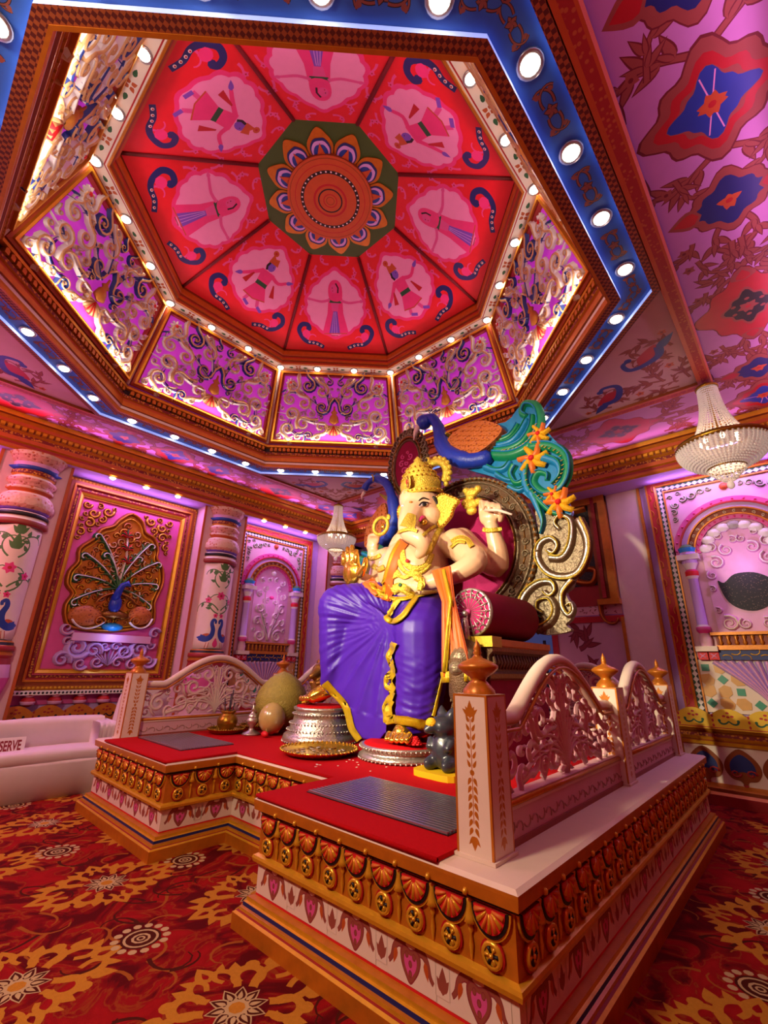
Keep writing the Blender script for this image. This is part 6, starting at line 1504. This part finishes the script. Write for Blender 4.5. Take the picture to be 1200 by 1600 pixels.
# orange shawl
mb = MB(); ribbon(mb, [(634, 845), (622, 862), (614, 884), (608, 905), (606, 928)], [15, 17], 'shawl', 4.2, lift_=.02); sh = spart('shawl', mb)
mb = MB(); ribbon(mb, [(625, 848), (614, 868), (607, 890), (600, 915), (598, 930)], 5, 'border', 4.2, lift_=.026); spart('shawl_edge', mb, sh)
mb = MB(); ribbon(mb, [(574, 908), (584, 920), (596, 928), (612, 934)], [18, 16], 'shawl', 4.0, lift_=.02); s3 = spart('shawl_sleeve', mb)
mb = MB(); ribbon(mb, [(578, 914), (590, 925), (606, 936)], 5, 'border', 4.0, lift_=.03); spart('sleeve_edge', mb, s3)
def hang(name, rows, m, thick=.03, parent=None):
    """loose hanging cloth: rows of traced points (x, y, X)"""
    mb = MB(); n = len(rows[0]); vs = []
    for i, r in enumerate(rows):
        for j, (x, y, X) in enumerate(r): vs.append(PP(x, y, X + .025 * sin(j * 2.4 + i * .3)))
    fs = [(i * n + j, i * n + j + 1, (i + 1) * n + j + 1, (i + 1) * n + j) for i in range(len(rows) - 1) for j in range(n - 1)]
    k = len(vs); vs2 = [v + V((thick, 0, 0)) for v in vs]; fs2 = [(k + f[3], k + f[2], k + f[1], k + f[0]) for f in fs]
    R = len(rows); edge = [(i * n, (i + 1) * n, k + (i + 1) * n, k + i * n) for i in range(R - 1)] + [(i * n + n - 1, (i + 1) * n + n - 1, k + (i + 1) * n + n - 1, k + i * n + n - 1) for i in range(R - 1)] + [((R - 1) * n + j, (R - 1) * n + j + 1, k + (R - 1) * n + j + 1, k + (R - 1) * n + j) for j in range(n - 1)]
    mb.add(vs + vs2, fs + fs2 + edge, m, None, True); return spart(name, mb, parent)
def rows_of(top, bot, n, cols, X0_, X1_):
    out = []
    for i in range(n + 1):
        t = i / n; a = complex(*top[0]) * (1 - t) + complex(*bot[0]) * t; b_ = complex(*top[1]) * (1 - t) + complex(*bot[1]) * t
        out.append([((a + (b_ - a) * j / cols).real, (a + (b_ - a) * j / cols).imag, X0_ + (X1_ - X0_) * t) for j in range(cols + 1)])
    return out
fall = rows_of(((674, 892), (702, 884)), ((690, 940), (708, 935)), 3, 9, 3.86, 3.66)[:-1] + rows_of(((690, 940), (708, 935)), ((690, 1058), (736, 1052)), 8, 9, 3.66, 3.60)
s4 = hang('shawl_fall', fall, 'shawl'); hang('fall_hem', rows_of(((688, 1050), (736, 1046)), ((690, 1067), (737, 1064)), 2, 9, 3.585, 3.58), 'border', parent=s4)
hang('fall_edge', rows_of(((690, 890), (696, 888)), ((700, 940), (707, 938)), 3, 3, 3.82, 3.62)[:-1] + rows_of(((700, 940), (707, 938)), ((690, 1050), (698, 1050)), 6, 3, 3.62, 3.57), 'border', .01, parent=s4)

# feet and the open golden palm
ft = MB(); chain(ft, [(660, 1135, 3.95, 19), (642, 1138, 3.84, 17), (628, 1146, 3.68, 15)]); 
for k in range(5): chain(ft, [(640 - 8 * k, 1148 + (1 if k < 3 else 0), 3.62, 6), (636 - 8 * k, 1157 - (k == 4) * 2, 3.56, 5.6 - .3 * k)], 8, 3)
sput('foot', remesh_obj(ft, .012, 3), 'goldpol')
ft = MB(); chain(ft, [(516, 1074, 3.88, 14), (503, 1082, 3.76, 12), (490, 1088, 3.68, 10)])
for k in range(4): chain(ft, [(486 - 4 * k, 1088 + k, 3.64, 4.5), (482 - 4 * k, 1091, 3.6, 4)], 8, 3)
sput('foot', remesh_obj(ft, .012, 3), 'goldpol')
hm_ = MB(); ball(hm_, 550, 893, 4.02, 19, 22, 9); chain(hm_, [(562, 903, 4.1, 10), (552, 902, 4.05, 12)], 10)
for x0, y0, x1, y1 in ((537, 880, 537, 864), (543, 877, 543, 857), (550, 876, 550, 854), (557, 878, 557, 861)): chain(hm_, [(x0, y0, 4.0, 5), ((x0 + x1) / 2, (y0 + y1) / 2, 3.99, 4.6), (x1, y1, 4.0, 3.6)], 8, 3)
chain(hm_, [(563, 897, 4.0, 7), (570, 884, 3.98, 5.2), (571, 874, 3.99, 4.0)], 8, 3)
sput('golden_palm', remesh_obj(hm_, .011, 3), 'goldpol')

# face
def dot(name, x, y, r, m, ry=None, lift_=.0, parent=None):
    p, n_ = hit(x, y, 4.2, BOD, lift_); k = pxm(x, y, 4.2); q = n_.to_track_quat('Z', 'Y').to_matrix().to_4x4(); mb = MB(); mb.blob((0, 0, 0), (r * k, (ry or r) * k, r * k * .35), m, T(*p) @ q, 12, 6); return spart(name, mb, parent)
def line_on(name, path, r, m, X=4.2, lift_=.004, parent=None):
    P = [hit(p.real, p.imag, X, BOD, lift_)[0] for p in spline([complex(*q) for q in path], 4)]; k = pxm(path[0][0], path[0][1], X); N = len(P)
    mb = MB(); mb.tube(P, [r * k * (.45 + .55 * sin(pi * (i + .5) / N)) for i in range(N)], m, 6); return spart(name, mb, parent)
line_on('eye_white', [(655, 791), (661, 788.5), (668, 788)], 3.4, 'paper'); dot('pupil', 662, 789, 3.8, 'black', 3.2, lift_=.03); line_on('upper_lid', [(653.5, 791.5), (660, 785.5), (669, 786)], 1.5, 'black', lift_=.02)
line_on('eyebrow', [(654, 783), (661, 778.5), (670, 781)], 1.3, 'black', lift_=.008); line_on('eye_white', [(627, 792), (629, 790.5), (631, 791)], 1.6, 'paper')
dot('forehead_mark', 642, 785, 3, 'gold', 2, lift_=.006)
line_on('mouth', [(655, 814), (659, 809), (664, 807)], 3.6, 'hotpink', lift_=.004); mb = MB(); p0, n0 = hit(660, 813, 4.2, BOD, 0); mb.tube([p0, p0 + n0 * .06 + V((-.05, 0, -.03)), p0 + n0 * .09 + V((-.1, .0, -.02))], [.045, .04, .025], 'goldpol', 10); spart('tusk', mb)
band_part('trunk_cap', [(643, 804), (640, 814), (637, 825)], [12, 24], 'goldleaf', 4.05, which=BOD, lift_=.012); band_part('trunk_band', [(623, 832), (632, 829), (642, 828), (652, 831)], 5, 'goldleaf', 4.05, which=BOD, lift_=.014)
line_on('hair_edge', [(676, 776), (682, 784), (684, 794)], 3.5, 'black', lift_=.002)
# ears
def ear(pts, X, veins):
    c = spline(pts_ := [PP(x, y, X) for x, y in pts], 3, True); cen = sum(c, V((0, 0, 0))) / len(c); n = len(c); d = V((-.05, 0, 0))
    mb = MB(); vs = [p for p in c] + [p + V((.04, 0, 0)) for p in c] + [cen + (p - cen) * .8 + d * .3 for p in c] + [cen + d * -.6]
    fs = [(i, (i + 1) % n, n + (i + 1) % n, n + i) for i in range(n)] + [(i, (i + 1) % n, 2 * n + (i + 1) % n, 2 * n + i) for i in range(n)] + [(2 * n + i, 2 * n + (i + 1) % n, 3 * n) for i in range(n)] + [list(range(2 * n - 1, n - 1, -1))]
    mb.add(vs, fs, 'goldleaf', None, True); e = spart('ear', mb)
    mb = MB()
    for i in range(n): mb.tube([c[i] + V((-.008, 0, 0)), c[(i + 1) % n] + V((-.008, 0, 0))], .014, 'goldpol', 6)
    spart('ear_rim', mb, e, kind='stuff')
ear([(682, 778), (692, 772), (703, 775), (717, 782), (709, 793), (705, 806), (697, 816), (688, 824), (683, 812), (680, 795)], 4.42, 4); ear([(630, 790), (624, 792), (622, 802), (625, 814), (630, 816)], 4.42, 3)
# crown
cb = PP(659, 776, 4.46); k = pxm(659, 776, 4.46); cr_ = MB()
MCr = T(*cb) @ RX(.0) @ RY(-.16)
prof = [(31, 0), (33, 2), (33, 7), (30, 9), (31, 11), (32, 20), (28, 26), (29, 28), (25, 34), (26, 36), (19, 43), (20, 45), (13, 50), (14, 52), (6, 57), (7, 60), (1, 66)]
cr_.lathe([(r * k, z * k) for r, z in prof], 32, 'goldleaf', MCr, flute=(4, 12, .025)); crown = spart('crown', cr_)
mb = MB()
for z, r, n_ in ((4, 33.5, 30), (27, 29.5, 26), (35, 26.5, 22), (44, 20.5, 18)):
    for i in range(n_): a = 2 * pi * i / n_; mb.blob((r * k * cos(a), r * k * sin(a), z * k), 1.6 * k, 'goldpol', MCr, 6, 4)
spart('crown_beads', mb, crown, kind='stuff')
mb = MB(); pm = PP(638, 753, 4.14); mb.lathe([(.001, .03), (.03, .025), (.035, .012), (.06, .02), (.08, .012), (.095, .0)], 20, ['redbr', 'goldpol', 'goldleaf', 'goldpol', 'goldleaf'], T(*pm) @ RZ(-.6) @ RY(-pi / 2 - .15), flute=(3, 5, .05)); spart('crown_medallion', mb, crown)
hc = PP(680, 743, 4.62); mb = MB(); Rh = 22 * k; arcs = [hc + V((.0, -cos(a) * Rh, sin(a) * Rh * 1.05)) for a in [(-.75 + i * (pi + 1.1) / 26) for i in range(27)]]
mb.tube(arcs, [6.5 * k] * 27, 'goldleaf', 8); halo = spart('crown_halo', mb)
mb = MB()
for p in arcs[::2]: q = hc + (p - hc) * 1.27; mb.blob(tuple(q), 4.6 * k, 'goldleaf', None, 8, 6)
spart('halo_scallops', mb, halo, kind='stuff'); mb = MB(); mb.blob(tuple(arcs[17] + V((-.05, 0, .05))), (.04, .05, .06), 'goldleaf', None, 10, 6); mb.blob(tuple(arcs[17] + V((-.09, 0, .05))), (.01, .02, .025), 'black', None, 8, 6); spart('halo_jewel', mb, halo)
# jewellery lying on the figure
jw = [('necklace', [(628, 858), (630, 874), (640, 886), (654, 888), (667, 882), (674, 866)], 9, 4.1), ('necklace', [(622, 852), (622, 872), (630, 890), (644, 897), (660, 893), (672, 882)], 6, 4.1), ('collar', [(668, 868), (676, 850), (682, 836), (688, 824)], 9, 4.2),
      ('long_necklace', [(625, 893), (613, 902), (609, 918), (616, 930)], 9, 4.05), ('long_necklace', [(640, 893), (652, 898), (658, 908), (657, 922)], 9, 4.05), ('long_necklace', [(612, 904), (622, 899), (632, 903), (644, 899), (655, 906)], 7, 4.05), ('belly_chain', [(613, 924), (624, 918), (636, 922), (644, 930)], 14, 4.0),
      ('armlet', [(707, 848), (718, 842), (730, 845), (738, 856)], 8, 4.3), ('armlet', [(706, 856), (716, 848), (728, 849)], 5, 4.3), ('bracelet', [(754, 827), (766, 829), (784, 827)], 7, 4.6), ('bracelet', [(574, 871), (584, 873), (595, 868)], 6, 4.5), ('armlet', [(582, 884), (592, 890), (602, 886)], 8, 4.5), ('wristlet', [(681, 898), (686, 906), (684, 914)], 6, 3.95), ('breast_band', [(660, 838), (670, 828), (680, 820)], 5, 4.25)]
for nm, path, wd, X in jw: band_part(nm, path, wd, 'goldleaf', X, which=BOD, lift_=.016)
for x, y, m in ((637, 877.5, 'redbr'), (627, 915, 'green'), (638, 753.5, 'redbr')):
    if y > 800: dot('jewel', x, y, 3, m, lift_=.03)
# things held in the raised hands belong to the cast figure
mb = MB(); mb.tube([PP(758, 797, 4.52), PP(778, 797, 4.46), PP(800, 804, 4.42)], [.02, .02, .012], 'cream', 8); spart('stylus', mb)
mb = MB()
for x, y, rx, ry in ((737, 770, 13, 8), (735, 778, 8, 6), (736, 788, 15, 8), (737, 798, 9, 7), (727, 786, 7, 6), (748, 784, 7, 6), (729, 767, 6, 5), (747, 764, 6, 6)): kk = pxm(x, y, 4.6); mb.blob(tuple(PP(x, y, 4.6)), (.05, rx * kk, ry * kk), 'goldleaf', None, 12, 8)
spart('gold_emblem', mb)
mb = MB(); mb.tube([PP(595 + 11 * cos(a), 822 + 13 * sin(a) - 3 * cos(a), 4.48) for a in [i * pi / 10 for i in range(20)]], .028, 'goldleaf', 8, closed=True); mb.blob(tuple(PP(598, 823, 4.48)), (.03, .04, .05), 'goldpol', None, 10, 6); mb.blob(tuple(PP(607, 808, 4.48)), (.03, .035, .05), 'goldleaf', None, 10, 6); spart('gold_loop', mb)
# ================================================================== OFFERINGS AND SMALL THINGS ON THE STAGE
def rim_beads(mb, r, z, n, s, m, M=None):
    for i in range(n): a = 2 * pi * i / n; mb.blob((r * cos(a), r * sin(a), z), s, m, M, 6, 4)
def pedestal(x, y, prof, top_r, h, label, cloth):
    r = empty('silver_pedestal', T(x, y, CT + .001), label, 'pedestal', 'round silver pedestals')
    mb = MB(); mb.lathe(prof, 40, 'silver'); mb.obj('drum', r)
    mb = MB()
    for (rr_, z) in [prof[i] for i in range(1, len(prof) - 1) if prof[i][0] > prof[i - 1][0] + .004 or i == 1][:4]: rim_beads(mb, rr_, z, 56, .011, 'silver')
    mb.obj('bead_bands', r, kind='stuff')
    mb = MB(); mb.lathe([(top_r, h - .005), (top_r * .98, h + .012), (top_r * .7, h + .02), (.001, h + .022)], 36, cloth); mb.obj('cloth_top', r)
    return r
pedestal(3.82, 3.2, [(.40, 0), (.435, .01), (.435, .035), (.40, .05), (.385, .07), (.40, .09), (.425, .105), (.425, .12), (.39, .125), (.01, .125)], .385, .125, 'low round silver pedestal with red top under the golden foot', 'redcloth')
pedestal(3.88, 4.52, [(.43, 0), (.455, .01), (.455, .04), (.44, .08), (.40, .10), (.41, .13), (.37, .16), (.38, .20), (.345, .22), (.335, .28), (.35, .30), (.30, .32), (.345, .345), (.345, .37), (.32, .375), (.01, .375)], .315, .375, 'tall tiered silver pedestal with red top beside the coin tray', 'redcloth')
def tray(x, y, R, label, m='brass', z=CT + .001):
    r = empty('scalloped_tray', T(x, y, z), label, 'tray'); mb = MB(); mb.lathe([(.001, .012), (R * .72, .012), (R * .86, .02), (R, .055), (R * 1.02, .058), (R * .99, .048), (R * .84, .008), (R * .7, .0), (.001, 0)], 64, m, flute=(3, 5, .012)); mb.obj('dish', r)
    mb = MB(); rim_beads(mb, R * 1.0, .055, 48, .013, m); mb.obj('rim_beads', r, kind='stuff'); return r
tray(3.31, 3.87, .385, 'large gold scalloped tray of coins in front of the silver pedestals', 'goldpol')
rr = random.Random(31)
for i in range(34):
    a, d = rr.uniform(0, 6.28), .29 * sqrt(rr.random()); mb = MB(); R = rr.uniform(.016, .026); mb.lathe([(.001, .004), (R, .004), (R, 0), (.001, 0)], 12, rr.choice(('silver', 'silver', 'bronze')))
    mb.obj('coin', label='small metal coin lying in the large gold tray', cat='coin', group='coins in the gold tray', M=T(3.31 + d * cos(a), 3.87 + d * sin(a), CT + .0145 + .0045 * (i % 3)))
tray(3.34, 5.76, .23, 'small brass tray under the incense pot near the far balustrade'); tray(3.83, 5.86, .20, 'small brass tray behind the wrapped jackfruit')
pot = empty('incense_pot', T(3.34, 5.76, CT + .014), 'brass pot holding dark incense sticks on a small tray', 'pot')
mb = MB(); mb.lathe([(.06, 0), (.075, .01), (.085, .03), (.125, .09), (.13, .14), (.105, .19), (.08, .21), (.08, .22), (.105, .25), (.1, .255), (.07, .225), (.06, .06), (.001, .03)], 28, 'brass'); mb.obj('vessel', pot)
for i, (a, b) in enumerate(((.03, .02), (.0, -.01), (-.02, .03), (.02, -.03))): mb = MB(); mb.tube([(a * .5, b * .5, .05), (a * 2, b * 2, .50 - .05 * i)], .007, 'dark', 6); mb.obj('incense_stick', pot)
lm = empty('silver_lamp', T(3.50, 5.43, CT + .001), 'small silver oil lamp with a pointed lid beside the incense pot', 'lamp')
mb = MB(); mb.lathe([(.11, 0), (.12, .01), (.10, .025), (.04, .05), (.03, .09), (.07, .13), (.085, .17), (.06, .2)], 24, 'silver'); mb.obj('bowl', lm); mb = MB(); mb.lathe([(.062, .2), (.065, .21), (.045, .24), (.02, .26), (.02, .28), (.03, .29), (.012, .32), (.001, .36)], 20, 'silver'); mb.obj('lid', lm)
jf = empty('wrapped_jackfruit', T(3.92, 5.42, CT + .001), 'huge greenish jackfruit wrapped in clear film beside the silver pedestal', 'fruit')
mb = MB(); N = 28; prof = []
for j in range(19):
    t = j / 18; prof.append((max(.001, .37 * sin(pi * t) ** .6 * (1 - .12 * t)), .76 * t))
mb.lathe(prof, N, 'jackfruit')
for i, v in enumerate(mb.v): k = 1 + .025 * sin(i * 1.7) + .02 * sin(i * .37); mb.v[i] = (v[0] * k, v[1] * k, v[2])
mb.obj('fruit', jf)
mb = MB(); mb.blob((-.27, -.20, .20), (.17, .17, .185), 'wrap', None, 18, 12); mb.tube([(-.27, -.2, .10), (-.30, -.23, .11), (-.22, -.3, .05)], [.08, .10, .02], 'wrap', 10); mb.obj('film_bunch', jf)
mb = MB(); mb.blob((3.50, 5.13, CT + .037), (.035, .06, .035), 'redbr', None, 12, 8); mb.obj('red_bundle', label='small red bundle under the film of the jackfruit', cat='bundle')
# bronze mouse and marigolds on the tall pedestal
ms = empty('bronze_mouse', T(4.02, 4.72, CT + .404), 'small bronze mouse figure on the tall silver pedestal half behind the silk', 'figurine')
b = MB(); b.blob((.0, .02, .17), (.13, .13, .18), 'bronze', None, 14, 10); b.blob((-.02, .04, .38), (.10, .10, .10), 'bronze', None, 14, 10); b.tube([(-.06, .03, .36), (-.16, .02, .31), (-.2, .02, .3)], [.08, .045, .02], 'bronze', 10)
for s in (1, -1): b.blob((.02, .04 + s * .08, .47), (.02, .05, .055), 'bronze', None, 10, 8); b.blob((-.1, .02 + s * .08, .06), (.09, .05, .06), 'bronze', None, 10, 8); b.tube([(-.05, .02 + s * .1, .25), (-.13, .02 + s * .05, .22)], [.04, .03], 'bronze', 8)
me = remesh_obj(b, .014, 3); me.materials.append(MATS['bronze']); put('mouse_body', me, ms)
def flower_head(name, x, y, z, R, m, label, n=5):
    mb = MB()
    for k in range(n):
        for i in range(10): a = i * 2 * pi / 10 + k * .3; q = R * (1 - k / (n + 1)); mb.blob((q * cos(a) * .72, q * sin(a) * .72, R * .16 * k + R * .25), (R * .26, R * .26, R * .13), m, None, 6, 4)
    mb.obj(name, label=label, cat='flower', M=T(x, y, z))
p = px(482, 1080, 0, 3.72)
flower_head('marigold', 3.75, 4.66, CT + .398, .075, 'marigold', 'yellow marigold lying against the golden foot on the tall pedestal'); flower_head('marigold', 3.86, 4.74, CT + .398, .06, 'marigold', 'smaller yellow marigold behind the golden foot on the tall pedestal')
flower_head('hibiscus', 3.66, 2.92, CT + .148, .085, 'redbr', 'red hibiscus beside the golden toes on the low pedestal')
mb = MB(); mb.blob((0, 0, .025), .026, 'redbr', None, 12, 8); mb.obj('red_ball', label='small red ball at the foot of the tall silver pedestal', cat='ball', M=T(3.38, 4.34, CT + .0005))
for i in range(26):
    a, d = rr.uniform(0, 6.28), rr.uniform(.05, .45); x, y = 3.25 + d * cos(a) * .9, 3.35 + d * sin(a)
    if hypot(x - 3.31, y - 3.87) < .43 or hypot(x - 3.82, y - 3.2) < .46: continue
    mb = MB(); mb.prism(spline([0, .012 + .008j, .024, .012 - .008j], 3, True), 0, .003, 'cream'); mb.obj('petal', label='fallen pale petal on the red stage cloth', cat='petal', group='fallen petals', M=T(x, y, CT + .0005) @ RZ(a * 3))
# dark stone mouse behind the near post
sm_ = empty('stone_mouse', T(3.50, 2.45, CT + .001), 'glossy dark stone mouse on a yellow cloth behind the near post', 'figurine')
mb = MB(); mb.prism(spline([-.18 - .2j, .2 - .2j, .22 + .18j, -.16 + .22j, -.22 + 0j], 4, True), 0, .045, 'yellow'); mb.obj('cloth_base', sm_)
b = MB(); b.blob((.0, .0, .19), (.13, .12, .16), 'stone', None, 14, 10); b.blob((-.02, .0, .37), (.12, .10, .09), 'stone', None, 14, 10); b.tube([(-.06, .02, .39), (-.15, .06, .36), (-.19, .08, .34)], [.075, .045, .02], 'stone', 10); b.tube([(.02, .04, .42), (.03, .05, .48), (.04, .06, .54)], [.05, .045, .008], 'stone', 10); b.tube([(.02, -.04, .42), (.03, -.06, .48), (.04, -.07, .53)], [.05, .045, .008], 'stone', 10)
for s in (1, -1): b.blob((-.08, s * .09, .09), (.1, .05, .06), 'stone', None, 10, 8); b.tube([(-.05, s * .1, .27), (-.12, s * .09, .2)], [.045, .03], 'stone', 8)
me = remesh_obj(b, .014, 3); me.materials.append(MATS['stone']); put('mouse_body', me, sm_)
mb = MB(); mb.blob((-.13, .05, .40), (.05, .05, .045), 'marigold', None, 12, 8); mb.obj('yellow_sweet', sm_)

# ================================================================== CHANDELIERS
def octa(mb, c, r, m): x, y, z = c; mb.add([(x + r, y, z), (x, y + r, z), (x - r, y, z), (x, y - r, z), (x, y, z + r * 1.25), (x, y, z - r * 1.25)], [(0, 1, 4), (1, 2, 4), (2, 3, 4), (3, 0, 4), (1, 0, 5), (2, 1, 5), (3, 2, 5), (0, 3, 5)], m)
CHM = {}
def chandelier(x, y, label, s=1.0):
    r = empty('crystal_chandelier', T(x, y, CZ - .055) @ SCL(s), label, 'chandelier', 'crystal chandeliers')
    def P(name, key, f, **kw):
        if key not in CHM: m_ = MB(); f(m_); o = m_.obj(name, r, **kw); CHM[key] = o.data
        else: put(name, CHM[key], r, **kw)
    P('hook', 'hook', lambda m: m.tube([(0, 0, .045), (0, 0, -.06)], .014, 'brass', 8))
    P('crown_plate', 'plate', lambda m: m.lathe([(.001, -.04), (.10, -.05), (.125, -.07), (.12, -.1), (.10, -.085), (.001, -.06)], 24, 'brass'))
    def bell(m):
        for i in range(36):
            a = 2 * pi * i / 36
            for j in range(26):
                t = j / 25; q = .10 + .02 * t + .20 * t ** 2.6; octa(m, (q * cos(a), q * sin(a), -.09 - .76 * t), .0135, 'crystal')
    P('bell_strands', 'bell', bell, kind='stuff')
    P('stem', 'stem', lambda m: m.lathe([(.02, -.06), (.02, -.8), (.05, -.85), (.02, -.9)], 10, 'brass'))
    P('ring', 'ring', lambda m: m.lathe([(.44, -.86), (.465, -.845), (.47, -.875), (.455, -.905), (.43, -.89), (.44, -.86)], 48, 'brass'))
    def bowl(m):
        for i in range(56):
            a = 2 * pi * i / 56
            for j in range(13):
                t = (j + .3) / 13; q = .455 * cos(t * 1.18); octa(m, (q * cos(a), q * sin(a), -.89 - .30 * sin(t * 1.18)), .0155 if j < 9 else .012, 'crystal')
    P('bowl_strands', 'bowl', bowl, kind='stuff')
    P('bowl_liner', 'liner', lambda m: m.lathe([(.44, -.89), (.40, -1.0), (.32, -1.1), (.19, -1.165)], 40, 'crystal'))
    P('inner_ring', 'iring', lambda m: m.lathe([(.18, -1.165), (.195, -1.155), (.195, -1.18), (.18, -1.18), (.18, -1.165)], 32, 'brass'))
    def clus(m):
        for i in range(22):
            a = 2 * pi * i / 22
            for j in range(6): q = .185 * (1 - j / 7.5); octa(m, (q * cos(a), q * sin(a), -1.19 - .025 * j), .014, 'crystal')
        m.blob((0, 0, -1.38), (.04, .04, .05), 'crystal', None, 10, 8)
    P('drop_cluster', 'clus', clus, kind='stuff')
    for i in range(8):
        a = 2 * pi * i / 8 + .2
        m_ = T(.27 * cos(a), .27 * sin(a), -.86)
        if 'bulb' not in CHM: b_ = MB(); b_.blob((0, 0, 0), (.028, .028, .045), 'bulb', None, 8, 6); o = b_.obj('bulb', r, M=m_); CHM['bulb'] = o.data
        else: put('bulb', CHM['bulb'], r, M=m_)
chandelier(6.17, .25, 'large crystal chandelier hanging before the right niche'); chandelier(6.2, 7.1, 'small far crystal chandelier beside the raised golden palm', .92)
